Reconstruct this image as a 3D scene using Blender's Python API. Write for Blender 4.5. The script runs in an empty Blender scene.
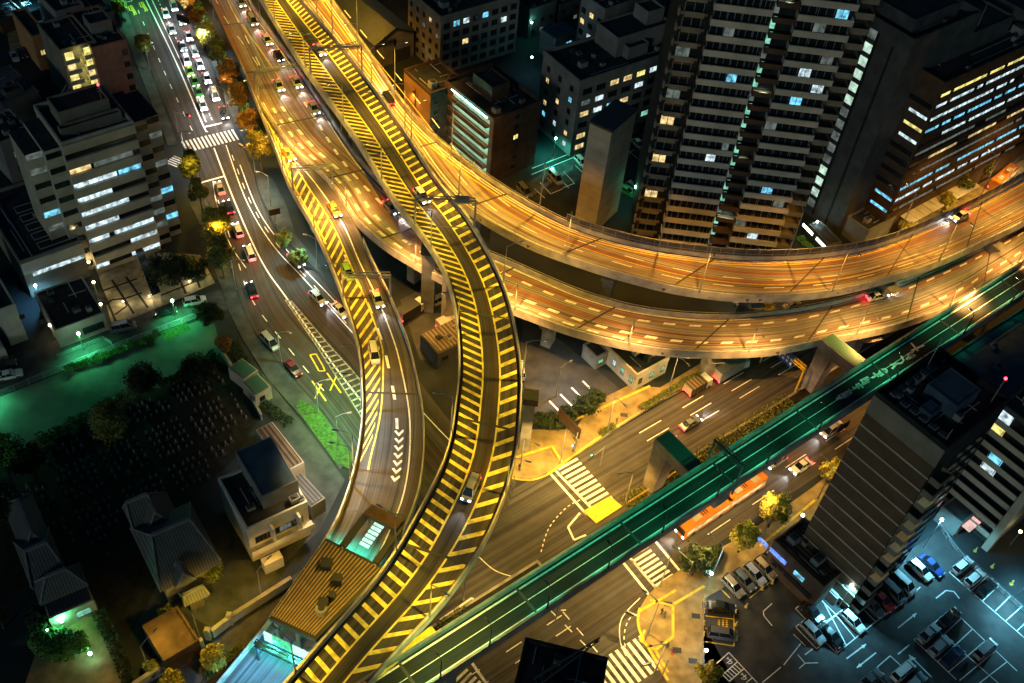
import bpy, math, random
from mathutils import Vector, Matrix
random.seed(11)
SC = bpy.context.scene
COL = SC.collection
R = math.radians
# ------------------------------------------------------------------ camera
FPX, CAM_H = 1050.0, 150.0
_u = Vector((112.0, 988.0, FPX)).normalized()           # world up seen from the camera
_f = (Vector((0, 0, -1)) + _u * _u.z).normalized()
_x = _f.cross(_u)
ROT = Matrix((_x, _f, _u))                               # camera axes -> world axes
cam = bpy.data.cameras.new('Camera')
cam.sensor_width = 36.0
cam.lens = 36.0 * FPX / 1024.0
cam.clip_start, cam.clip_end = 1.0, 5000.0
camo = bpy.data.objects.new('Camera', cam)
camo.matrix_world = Matrix.Translation((0, 0, CAM_H)) @ ROT.to_4x4()
COL.objects.link(camo)
SC.camera = camo
# ------------------------------------------------------------------ night sky, city glow, exposure
SUN_EL, SUN_AZ = R(14), R(200)
w = bpy.data.worlds.new('World'); SC.world = w; w.use_nodes = True
nt = w.node_tree; bg = nt.nodes['Background']
sky = nt.nodes.new('ShaderNodeTexSky'); sky.sky_type = 'NISHITA'; sky.sun_disc = False
sky.sun_elevation = SUN_EL; sky.sun_rotation = SUN_AZ
tint = nt.nodes.new('ShaderNodeMix'); tint.data_type = 'RGBA'; tint.blend_type = 'MULTIPLY'
tint.inputs[0].default_value = 1.0
tint.inputs[7].default_value = (0.12, 0.64, 0.92, 1)
nt.links.new(sky.outputs[0], tint.inputs[6]); nt.links.new(tint.outputs[2], bg.inputs[0])
bg.inputs[1].default_value = 0.0105
sl = bpy.data.lights.new('CityGlow', 'SUN'); sl.energy = 0.19; sl.angle = R(8); sl.color = (0.96, 0.95, 0.86)  # sun lamp added low behind the view to stand in for city glow
so = bpy.data.objects.new('CityGlow', sl)
_d = Vector((math.sin(SUN_AZ) * math.cos(SUN_EL), math.cos(SUN_AZ) * math.cos(SUN_EL), math.sin(SUN_EL)))
so.rotation_euler = _d.to_track_quat('Z', 'Y').to_euler(); so.location = _d * 300
COL.objects.link(so)
SC.view_settings.view_transform = 'Standard'; SC.view_settings.look = 'None'
SC.view_settings.exposure = 0.75; SC.view_settings.gamma = 1.0
cy = SC.cycles
cy.max_bounces = 4; cy.diffuse_bounces = 2; cy.glossy_bounces = 2; cy.transmission_bounces = 2; cy.transparent_max_bounces = 4
cy.sample_clamp_indirect = 4.0; cy.sample_clamp_direct = 0.0; cy.use_light_tree = True
cy.caustics_reflective = False; cy.caustics_refractive = False

def P(px, py, z=0.0):
    """the world point at height z seen at photo pixel (px, py)"""
    d = ROT @ Vector((px - 512.0, -(py - 341.5), -FPX))
    t = (z - CAM_H) / d.z
    return Vector((d.x * t, d.y * t, z))
def Q(p):
    c = ROT.transposed() @ (Vector(p) - Vector((0, 0, CAM_H)))
    return 512.0 - c.x / c.z * FPX, 341.5 + c.y / c.z * FPX
GA = R(41.5)                                             # heading of the street grid
GX, GY = Vector((math.cos(GA), math.sin(GA), 0)), Vector((-math.sin(GA), math.cos(GA), 0))

# ------------------------------------------------------------------ materials
MATS = {}
def _mat(name):
    m = bpy.data.materials.new(name); m.use_nodes = True
    return m, m.node_tree, m.node_tree.nodes['Principled BSDF']
def noisy(name, c1, c2, scale=1.0, rough=0.8, metal=0.0, detail=4, coord='Object', stretch=(1, 1, 1), lo=0.35, hi=0.65, spec=0.3, bump=0.0):
    if name in MATS: return MATS[name]
    m, t, b = _mat(name)
    tc = t.nodes.new('ShaderNodeTexCoord'); mp = t.nodes.new('ShaderNodeMapping')
    mp.inputs['Scale'].default_value = stretch
    n = t.nodes.new('ShaderNodeTexNoise'); n.inputs['Scale'].default_value = scale; n.inputs['Detail'].default_value = detail
    r = t.nodes.new('ShaderNodeValToRGB')
    r.color_ramp.elements[0].position = lo; r.color_ramp.elements[0].color = (*c1, 1)
    r.color_ramp.elements[1].position = hi; r.color_ramp.elements[1].color = (*c2, 1)
    t.links.new(tc.outputs[coord], mp.inputs[0]); t.links.new(mp.outputs[0], n.inputs[0])
    t.links.new(n.outputs[0], r.inputs[0]); t.links.new(r.outputs[0], b.inputs['Base Color'])
    b.inputs['Roughness'].default_value = rough; b.inputs['Metallic'].default_value = metal
    b.inputs['Specular IOR Level'].default_value = spec
    if bump:
        bp = t.nodes.new('ShaderNodeBump'); bp.inputs['Strength'].default_value = bump
        t.links.new(n.outputs[0], bp.inputs['Height']); t.links.new(bp.outputs[0], b.inputs['Normal'])
    MATS[name] = m; return m
def striped(name, c1, c2, period, axis=0, duty=0.5, rough=0.7, metal=0.0, coord='Object'):
    """ribbed or boarded surface: stripes of one period along a local axis, plus grime"""
    if name in MATS: return MATS[name]
    m, t, b = _mat(name)
    tc = t.nodes.new('ShaderNodeTexCoord'); sp = t.nodes.new('ShaderNodeSeparateXYZ')
    t.links.new(tc.outputs[coord], sp.inputs[0])
    mo = t.nodes.new('ShaderNodeMath'); mo.operation = 'FLOORED_MODULO'; mo.inputs[1].default_value = period
    t.links.new(sp.outputs[axis], mo.inputs[0])
    lt = t.nodes.new('ShaderNodeMath'); lt.operation = 'LESS_THAN'; lt.inputs[1].default_value = period * duty
    t.links.new(mo.outputs[0], lt.inputs[0])
    n = t.nodes.new('ShaderNodeTexNoise'); n.inputs['Scale'].default_value = 0.6; n.inputs['Detail'].default_value = 5
    t.links.new(tc.outputs[coord], n.inputs[0])
    mx = t.nodes.new('ShaderNodeMix'); mx.data_type = 'RGBA'
    mx.inputs[6].default_value = (*c1, 1); mx.inputs[7].default_value = (*c2, 1)
    t.links.new(lt.outputs[0], mx.inputs[0])
    m2 = t.nodes.new('ShaderNodeMix'); m2.data_type = 'RGBA'; m2.blend_type = 'MULTIPLY'; m2.inputs[0].default_value = 0.6
    t.links.new(mx.outputs[2], m2.inputs[6]); t.links.new(n.outputs[0], m2.inputs[7])
    t.links.new(m2.outputs[2], b.inputs['Base Color'])
    b.inputs['Roughness'].default_value = rough; b.inputs['Metallic'].default_value = metal
    MATS[name] = m; return m
def lit(name, c, strength, vary=0.6, scale=0.9):
    """window or lamp that gives off light; the noise is the furniture and blinds behind the glass"""
    if name in MATS: return MATS[name]
    m, t, b = _mat(name)
    b.inputs['Base Color'].default_value = (0.05, 0.05, 0.05, 1); b.inputs['Roughness'].default_value = 0.3
    b.inputs['Emission Color'].default_value = (*c, 1); b.inputs['Emission Strength'].default_value = strength
    if vary:
        tc = t.nodes.new('ShaderNodeTexCoord'); n = t.nodes.new('ShaderNodeTexNoise'); n.inputs['Scale'].default_value = scale
        n.inputs['Detail'].default_value = 1.5
        g = t.nodes.new('ShaderNodeNewGeometry'); ad = t.nodes.new('ShaderNodeVectorMath'); ad.operation = 'ADD'
        oi = t.nodes.new('ShaderNodeObjectInfo')
        t.links.new(g.outputs['Position'], ad.inputs[0]); t.links.new(oi.outputs['Random'], ad.inputs[1])
        t.links.new(ad.outputs[0], n.inputs[0])
        mr = t.nodes.new('ShaderNodeMapRange'); mr.inputs[1].default_value = 0.3; mr.inputs[2].default_value = 0.7
        mr.inputs[3].default_value = strength * (1 - vary); mr.inputs[4].default_value = strength * (1 + vary)
        t.links.new(n.outputs[0], mr.inputs[0]); t.links.new(mr.outputs[0], b.inputs['Emission Strength'])
    MATS[name] = m; return m
def flat(name, c, rough=0.6, metal=0.0, spec=0.4, coat=0.0):
    if name in MATS: return MATS[name]
    m, t, b = _mat(name)
    n = t.nodes.new('ShaderNodeTexNoise'); n.inputs['Scale'].default_value = 2.0; n.inputs['Detail'].default_value = 3
    tc = t.nodes.new('ShaderNodeTexCoord'); t.links.new(tc.outputs['Object'], n.inputs[0])
    mx = t.nodes.new('ShaderNodeMix'); mx.data_type = 'RGBA'
    mx.inputs[6].default_value = (*[k * 0.82 for k in c], 1); mx.inputs[7].default_value = (*[min(1, k * 1.12) for k in c], 1)
    t.links.new(n.outputs[0], mx.inputs[0]); t.links.new(mx.outputs[2], b.inputs['Base Color'])
    b.inputs['Roughness'].default_value = rough; b.inputs['Metallic'].default_value = metal
    b.inputs['Specular IOR Level'].default_value = spec; b.inputs['Coat Weight'].default_value = coat
    MATS[name] = m; return m
def trail_streak_road(name, dark, pale, red, redmix=0.5, fine=1.3):
    """worn carriageway; pale and reddish colour streaks stand in for car light trails; u = metres across, v = metres along"""
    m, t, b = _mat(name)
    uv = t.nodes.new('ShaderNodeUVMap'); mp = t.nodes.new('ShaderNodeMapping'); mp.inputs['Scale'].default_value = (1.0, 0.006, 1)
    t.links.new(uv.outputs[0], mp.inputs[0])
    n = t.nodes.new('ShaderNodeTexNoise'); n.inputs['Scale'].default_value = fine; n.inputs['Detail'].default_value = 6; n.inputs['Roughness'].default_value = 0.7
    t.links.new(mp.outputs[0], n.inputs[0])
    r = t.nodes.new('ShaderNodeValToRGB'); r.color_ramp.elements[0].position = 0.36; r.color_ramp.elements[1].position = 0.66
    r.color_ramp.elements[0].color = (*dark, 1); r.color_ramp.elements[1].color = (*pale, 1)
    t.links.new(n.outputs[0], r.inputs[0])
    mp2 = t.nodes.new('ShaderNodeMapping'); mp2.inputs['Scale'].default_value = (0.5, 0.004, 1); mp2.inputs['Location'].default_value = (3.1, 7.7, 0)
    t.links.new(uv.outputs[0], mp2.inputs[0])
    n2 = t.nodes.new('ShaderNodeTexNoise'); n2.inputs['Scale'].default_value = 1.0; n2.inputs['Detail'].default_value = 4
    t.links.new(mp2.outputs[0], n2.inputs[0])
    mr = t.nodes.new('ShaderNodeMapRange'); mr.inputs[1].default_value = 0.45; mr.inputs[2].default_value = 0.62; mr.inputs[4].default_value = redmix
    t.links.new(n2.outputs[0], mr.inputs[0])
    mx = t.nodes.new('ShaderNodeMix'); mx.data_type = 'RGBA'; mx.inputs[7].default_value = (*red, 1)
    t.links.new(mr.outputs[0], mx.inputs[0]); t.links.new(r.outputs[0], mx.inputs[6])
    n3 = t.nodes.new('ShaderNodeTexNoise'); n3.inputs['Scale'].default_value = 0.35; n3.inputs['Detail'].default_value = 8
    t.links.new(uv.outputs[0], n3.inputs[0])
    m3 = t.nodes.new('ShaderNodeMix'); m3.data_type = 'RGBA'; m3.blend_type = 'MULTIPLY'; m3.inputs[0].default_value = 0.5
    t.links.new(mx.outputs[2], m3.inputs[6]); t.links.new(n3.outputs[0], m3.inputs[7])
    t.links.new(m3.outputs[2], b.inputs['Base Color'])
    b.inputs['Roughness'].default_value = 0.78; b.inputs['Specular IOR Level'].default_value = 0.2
    MATS[name] = m; return m
M = dict(
    worn_white=noisy('worn_white_paint', (.10, .10, .095), (.42, .41, .38), 1.2, detail=9, lo=.3, hi=.62),
    tower_band=noisy('tower_band', (.34, .325, .28), (.46, .44, .385), .2, detail=8),
    ground=noisy('ground_dark', (.010, .014, .016), (.024, .031, .034), .12),
    asphalt=noisy('asphalt', (.030, .030, .032), (.065, .063, .06), .5, rough=.75, detail=8),
    asphalt_lot=noisy('asphalt_lot', (.03, .032, .034), (.06, .06, .06), .35, rough=.6, detail=8),
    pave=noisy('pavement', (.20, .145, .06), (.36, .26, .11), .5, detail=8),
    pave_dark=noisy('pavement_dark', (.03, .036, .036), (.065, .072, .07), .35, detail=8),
    soil=noisy('soil', (.006, .007, .005), (.02, .019, .012), .8, detail=8),
    grass=noisy('short_grass', (.02, .06, .012), (.06, .14, .03), 2.0, detail=8, rough=.9),
    court=noisy('court_surface', (.05, .06, .05), (.13, .14, .12), .14, detail=8),
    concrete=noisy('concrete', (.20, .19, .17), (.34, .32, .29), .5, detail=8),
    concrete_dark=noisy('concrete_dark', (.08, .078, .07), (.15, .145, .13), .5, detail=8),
    white=noisy('road_white', (.46, .46, .44), (.86, .86, .84), 1.6, detail=6, lo=.25, hi=.55),
    hatch=noisy('hatch_paint', (.40, .34, .08), (.84, .74, .16), .9, detail=9, lo=.3, hi=.56),
    parapet=noisy('parapet_render', (.34, .32, .28), (.56, .53, .47), .5, detail=8),
    yellow=noisy('road_yellow', (.46, .30, .03), (.80, .54, .06), 1.6, detail=6, lo=.25, hi=.55),
    steel=flat('galvanised_steel', (.32, .33, .33), .5, .3), steel_dark=flat('dark_steel', (.045, .05, .052), .5, .2),
    green_steel=flat('green_steel', (.05, .16, .12), .5, .1),
    roof=noisy('roof_membrane', (.012, .016, .02), (.03, .036, .042), .4, detail=8),
    roof_blue=noisy('roof_blue', (.03, .06, .09), (.06, .10, .14), .4, detail=8),
    roof_grey=noisy('roof_grey', (.06, .066, .07), (.12, .125, .13), .4, detail=8),
    beige=noisy('beige_render', (.33, .30, .23), (.46, .42, .34), .25, detail=8),
    beige_dark=noisy('beige_tile', (.15, .135, .105), (.22, .20, .16), .3, detail=8),
    grey=noisy('grey_render', (.14, .145, .14), (.21, .215, .21), .3, detail=8),
    grey_dark=noisy('grey_cladding', (.045, .05, .052), (.08, .085, .088), .3, detail=8),
    brown=noisy('brown_tile', (.05, .03, .02), (.09, .055, .036), .5, detail=8),
    pink=noisy('pink_brick', (.22, .11, .08), (.30, .155, .115), .6, detail=8),
    rust=noisy('orange_render', (.30, .15, .06), (.38, .20, .09), .4, detail=8),
    black=noisy('black_cladding', (.008, .009, .011), (.02, .022, .026), .5, detail=6),
    whitewall=noisy('white_render', (.42, .40, .36), (.55, .53, .48), .4, detail=8),
    glass=flat('dark_glass', (.012, .016, .02), .12, 0, .6), tyre=flat('tyre_rubber', (.02, .02, .02), .8),
    rim=flat('wheel_rim', (.4, .4, .42), .35, .8),
    w_white=lit('window_white', (.72, .93, 1.0), .52, .8, 1.0), w_cyan=lit('window_cyan', (.20, .70, 1.0), .55, .8, 1.0),
    w_warm=lit('window_warm', (1.0, .72, .30), .5, .7, 1.0), w_green=lit('window_green', (.35, 1.0, .7), .35, .5, 1.0),
    w_yel=lit('window_yellow', (1.0, .85, .25), .6, .6, 1.0), w_dim=lit('window_dim', (.45, .55, .5), .12),
    head=lit('headlamp_on', (.9, .96, 1.0), 14, 0), tail=lit('tail_lamp_on', (1.0, .03, .04), 7, 0),
    head_off=flat('headlamp_off', (.5, .52, .54), .2), tail_off=flat('tail_lamp_off', (.25, .015, .012), .3),
    red_lamp=lit('red_beacon', (1, .03, .05), 8, 0), globe=lit('lamp_globe', (.55, 1.0, .75), 30, 0),
    globe_w=lit('lamp_globe_warm', (1.0, .72, .3), 14, 0), globe_c=lit('lamp_globe_cool', (.7, .95, 1.0), 16, 0),
    bark=noisy('bark', (.05, .04, .03), (.10, .08, .055), 3.0),
    tile=striped('grey_roof_tile', (.03, .036, .038), (.06, .068, .07), .5, 0, .5),
    corrug=striped('corrugated_brown', (.07, .05, .03), (.26, .19, .11), .8, 0, .5, .5, .2),
    corrug_grey=striped('corrugated_grey', (.06, .06, .06), (.16, .16, .15), .6, 0, .5, .5, .2),
)
M['road_a'] = trail_streak_road('trail_streak_carriageway', (.045, .04, .036), (.62, .58, .52), (.30, .10, .04), .9, 2.4)  # strongest streaks: light trails of traffic painted into the deck colour
M['road_ramp'] = trail_streak_road('ramp_carriageway', (.05, .045, .04), (.20, .19, .18), (.105, .07, .055), .6, 1.5)
M['road_green'] = trail_streak_road('green_ramp_carriageway', (.016, .018, .018), (.055, .058, .056), (.02, .03, .03), .8, .8)
M['road_dark'] = trail_streak_road('dark_carriageway', (.025, .025, .025), (.11, .108, .11), (.10, .06, .04), .5)
M['road_f'] = trail_streak_road('avenue_carriageway', (.034, .033, .033), (.15, .147, .143), (.085, .06, .045), .5)
LEAF = {}
def leafmat(key, c1, c2, c3):
    m, t, b = _mat('leaves_' + key)
    g = t.nodes.new('ShaderNodeNewGeometry'); r = t.nodes.new('ShaderNodeValToRGB')
    r.color_ramp.elements[0].color = (*c1, 1); r.color_ramp.elements[1].color = (*c3, 1)
    e = r.color_ramp.elements.new(.5); e.color = (*c2, 1)
    t.links.new(g.outputs['Random Per Island'], r.inputs[0]); t.links.new(r.outputs[0], b.inputs['Base Color'])
    b.inputs['Roughness'].default_value = .6; b.inputs['Specular IOR Level'].default_value = .2
    LEAF[key] = m
leafmat('gold', (.15, .13, .018), (.27, .235, .03), (.42, .36, .05))
leafmat('rust', (.12, .065, .014), (.24, .13, .025), (.36, .21, .05))
leafmat('olive', (.06, .075, .014), (.11, .13, .025), (.2, .2, .045))
leafmat('dark', (.012, .022, .008), (.025, .04, .014), (.045, .07, .022))
leafmat('green', (.03, .10, .016), (.07, .2, .035), (.12, .3, .06))
# ------------------------------------------------------------------ mesh builder and object helpers
class MB:
    def __init__(s): s.v, s.f, s.m, s.uv = [], [], [], {}
    def face(s, pts, m=0, uv=None):
        i = len(s.v); s.v += [tuple(p) for p in pts]
        s.f.append(tuple(range(i, i + len(pts)))); s.m.append(m)
        if uv: s.uv[len(s.f) - 1] = uv
    def box(s, x0, y0, z0, x1, y1, z1, m=0, mt=None):
        i = len(s.v)
        s.v += [(x0, y0, z0), (x1, y0, z0), (x1, y1, z0), (x0, y1, z0), (x0, y0, z1), (x1, y0, z1), (x1, y1, z1), (x0, y1, z1)]
        for k, f in enumerate(((3, 2, 1, 0), (4, 5, 6, 7), (0, 1, 5, 4), (1, 2, 6, 5), (2, 3, 7, 6), (3, 0, 4, 7))):
            s.f.append(tuple(i + j for j in f)); s.m.append(mt if (k == 1 and mt is not None) else m)
    def prism(s, poly, z0, z1, m=0, mt=None, top=None):
        n = len(poly); i = len(s.v); tp = top or poly
        s.v += [(p[0], p[1], z0) for p in poly] + [(p[0], p[1], z1) for p in tp]
        s.f.append(tuple(i + k for k in reversed(range(n)))); s.m.append(m)
        s.f.append(tuple(i + n + k for k in range(n))); s.m.append(m if mt is None else mt)
        for k in range(n):
            j = (k + 1) % n; s.f.append((i + k, i + j, i + n + j, i + n + k)); s.m.append(m)
    def tube(s, a, b, r0, r1=None, n=8, m=0, caps=True):
        a, b = Vector(a), Vector(b); r1 = r0 if r1 is None else r1
        d = (b - a).normalized(); x = d.orthogonal().normalized(); y = d.cross(x); i = len(s.v)
        for p, r in ((a, r0), (b, r1)):
            for k in range(n):
                t = 2 * math.pi * k / n; s.v.append(tuple(p + x * math.cos(t) * r + y * math.sin(t) * r))
        for k in range(n):
            j = (k + 1) % n; s.f.append((i + k, i + j, i + n + j, i + n + k)); s.m.append(m)
        if caps:
            s.f.append(tuple(i + k for k in reversed(range(n)))); s.m.append(m)
            s.f.append(tuple(i + n + k for k in range(n))); s.m.append(m)
    def bar(s, a, b, wd, ht, m=0):
        """rectangular bar from a to b, wd across, ht up (a, b on its lower centre line)"""
        a, b = Vector(a), Vector(b); d = (b - a); d.z = 0
        n = Vector((-d.y, d.x, 0)).normalized() * wd / 2 if d.length > 1e-6 else Vector((wd / 2, 0, 0))
        h = Vector((0, 0, ht)); q = [a - n, b - n, b + n, a + n]; i = len(s.v)
        s.v += [tuple(p) for p in q] + [tuple(p + h) for p in q]
        for f in ((3, 2, 1, 0), (4, 5, 6, 7), (0, 1, 5, 4), (1, 2, 6, 5), (2, 3, 7, 6), (3, 0, 4, 7)):
            s.f.append(tuple(i + j for j in f)); s.m.append(m)
    def ball(s, c, r, m=0, n=8, rings=5, sz=1.0):
        i = len(s.v); c = Vector(c)
        for a in range(1, rings):
            t = math.pi * a / rings
            for k in range(n):
                p = 2 * math.pi * k / n
                s.v.append((c.x + r * math.sin(t) * math.cos(p), c.y + r * math.sin(t) * math.sin(p), c.z + r * sz * math.cos(t)))
        tp = len(s.v); s.v.append((c.x, c.y, c.z + r * sz)); bt = len(s.v); s.v.append((c.x, c.y, c.z - r * sz))
        for a in range(rings - 2):
            for k in range(n):
                j = (k + 1) % n; s.f.append((i + a * n + k, i + (a + 1) * n + k, i + (a + 1) * n + j, i + a * n + j)); s.m.append(m)
        for k in range(n):
            j = (k + 1) % n; s.f.append((tp, i + k, i + j)); s.m.append(m)
            o = i + (rings - 2) * n; s.f.append((bt, o + j, o + k)); s.m.append(m)
    def mesh(s, name, mats, origin=None, smooth=False):
        me = bpy.data.meshes.new(name)
        v = s.v if origin is None else [(p[0] - origin[0], p[1] - origin[1], p[2] - origin[2]) for p in s.v]
        me.from_pydata(v, [], s.f)
        for m in (mats if isinstance(mats, (list, tuple)) else [mats]): me.materials.append(m)
        me.polygons.foreach_set('material_index', s.m)
        if smooth: me.polygons.foreach_set('use_smooth', [True] * len(s.f))
        if s.uv:
            l = me.uv_layers.new(name='UVMap')
            for fi, uv in s.uv.items():
                for k, li in enumerate(me.polygons[fi].loop_indices): l.data[li].uv = uv[k]
        me.update(); return me
    def build(s, name, mats, parent=None, origin=None, smooth=False, loc=None):
        return link(name, s.mesh(name, mats, origin, smooth), parent, loc)
def link(name, data, parent=None, loc=None, rz=0.0):
    o = bpy.data.objects.new(name, data); COL.objects.link(o)
    if parent: o.parent = parent
    if loc is not None: o.location = loc
    if rz: o.rotation_euler = (0, 0, rz)
    return o
def tag(o, label=None, cat=None, group=None, kind=None):
    if label: o['label'] = label
    if cat: o['category'] = cat
    if group: o['group'] = group
    if kind: o['kind'] = kind
    return o
def thing(name, label, cat, loc=(0, 0, 0), rz=0.0, group=None):
    o = link(name, None, None, loc, rz); o.empty_display_size = .5
    return tag(o, label, cat, group)
def struct(o): o['kind'] = 'structure'; return o
def dup(root, loc, rz=None, label=None, group=None):
    r = root.copy(); COL.objects.link(r); r.location = loc
    if rz is not None: r.rotation_euler = (0, 0, rz)
    if label: r['label'] = label
    if group: r['group'] = group
    for ch in root.children:
        c = ch.copy(); COL.objects.link(c); c.parent = r
        for g in ch.children:
            d = g.copy(); COL.objects.link(d); d.parent = c
    return r
def setmat(o, slot, m):
    o.material_slots[slot].link = 'OBJECT'; o.material_slots[slot].material = m
ORD = 'first second third fourth fifth sixth seventh eighth ninth tenth eleventh twelfth thirteenth fourteenth fifteenth sixteenth seventeenth eighteenth nineteenth twentieth'.split()
def spot(power, color, parent=None, loc=(0, 0, 0), size=155, blend=.6, rot=(0, 0, 0), radius=.25):
    key = 'L%d_%s_%d' % (power, '_'.join('%d' % (c * 99) for c in color), size)
    l = bpy.data.lights.get(key)
    if not l:
        l = bpy.data.lights.new(key, 'SPOT'); l.energy = power; l.color = color; l.spot_size = R(size); l.spot_blend = blend
        l.shadow_soft_size = radius
    o = bpy.data.objects.new('lamp_light', l); COL.objects.link(o); o.location = loc; o.rotation_euler = rot
    if parent: o.parent = parent
    return o
def point(power, color, loc, radius=.3, parent=None):
    l = bpy.data.lights.new('point_light', 'POINT'); l.energy = power; l.color = color; l.shadow_soft_size = radius
    o = bpy.data.objects.new('lamp_light', l); COL.objects.link(o); o.location = loc
    if parent: o.parent = parent
    return o
SOD, ORANGE, GRN, TEAL, CYAN, WHT, WARM = (1, .62, .055), (1, .46, .05), (.06, 1, .40), (.06, .9, .62), (.22, .75, 1.0), (.8, .95, 1), (1, .8, .35)

# polylines --------------------------------------------------------
def crom(pts, per=10):
    out = []
    for i in range(len(pts) - 1):
        p0 = pts[max(0, i - 1)]; p1 = pts[i]; p2 = pts[i + 1]; p3 = pts[min(len(pts) - 1, i + 2)]
        for k in range(per):
            t = k / per
            out.append(.5 * ((2 * p1) + (p2 - p0) * t + (2 * p0 - 5 * p1 + 4 * p2 - p3) * t * t + (3 * p1 - p0 - 3 * p2 + p3) * t ** 3))
    out.append(pts[-1]); return out
def cum(pts):
    c = [0.0]
    for a, b in zip(pts, pts[1:]): c.append(c[-1] + (b - a).length)
    return c
def at_len(pts, c, s):
    if s <= 0: return pts[0]
    if s >= c[-1]: return pts[-1]
    lo, hi = 0, len(c) - 1
    while hi - lo > 1:
        mid = (lo + hi) // 2
        if c[mid] <= s: lo = mid
        else: hi = mid
    t = (s - c[lo]) / max(1e-9, c[hi] - c[lo]); return pts[lo].lerp(pts[hi], t)
def resample(pts, n):
    c = cum(pts); return [at_len(pts, c, c[-1] * k / (n - 1)) for k in range(n)]
def pxpoly(pxs, z=0.0): return [P(x, y, z) for x, y in pxs]
def ccw(poly):
    a = sum(p[0] * q[1] - q[0] * p[1] for p, q in zip(poly, poly[1:] + poly[:1]))
    return poly if a > 0 else list(reversed(poly))
def sheet(name, poly, z, mat, thick=None, label=None):
    b = MB(); poly = ccw(poly)
    if thick: b.prism(poly, z - thick, z)
    else: b.face([(p[0], p[1], z) for p in poly], 0, [(p[0] * GX.y * -1 + p[1] * GX.x, p[0] * GX.x + p[1] * GX.y) for p in poly])
    return struct(b.build(name, mat))
MZ = .02
def paint(mb, a, b, wd, z=MZ, m=0, dash=None, gap=None):
    """painted line from a to b (points), optionally dashed"""
    a, b = Vector(a), Vector(b); d = b - a; L = math.hypot(d.x, d.y)
    if L < .05: return
    d = d / L; n = Vector((-d.y, d.x, 0)).normalized() * wd / 2
    segs = [(0, L)]
    if dash:
        segs = []; s = 0
        while s < L: segs.append((s, min(L, s + dash))); s += dash + gap
    for s0, s1 in segs:
        p, q = a + d * s0, a + d * s1
        mb.face([(p.x - n.x, p.y - n.y, p.z + z), (q.x - n.x, q.y - n.y, q.z + z), (q.x + n.x, q.y + n.y, q.z + z), (p.x + n.x, p.y + n.y, p.z + z)], m)
def pxline(mb, a, b, wd, z=MZ, m=0, dash=None, gap=None): paint(mb, P(*a), P(*b), wd, z, m, dash, gap)
def crosswalk(name, c0, c1, half, n, mat='white', fill=.5, z=MZ):
    """zebra across a road: c0->c1 is its centre line in photo pixels, half its half length along the road in metres"""
    a, b = P(*c0), P(*c1); d = b - a; L = d.length; d /= L; nn = Vector((-d.y, d.x, 0)); mb = MB(); st = L / n
    for k in range(n):
        p, q = a + d * (k * st), a + d * (k * st + st * fill)
        mb.face([tuple(p - nn * half + Vector((0, 0, z))), tuple(q - nn * half + Vector((0, 0, z))), tuple(q + nn * half + Vector((0, 0, z))), tuple(p + nn * half + Vector((0, 0, z)))])
    return struct(mb.build(name, M[mat]))

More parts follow.
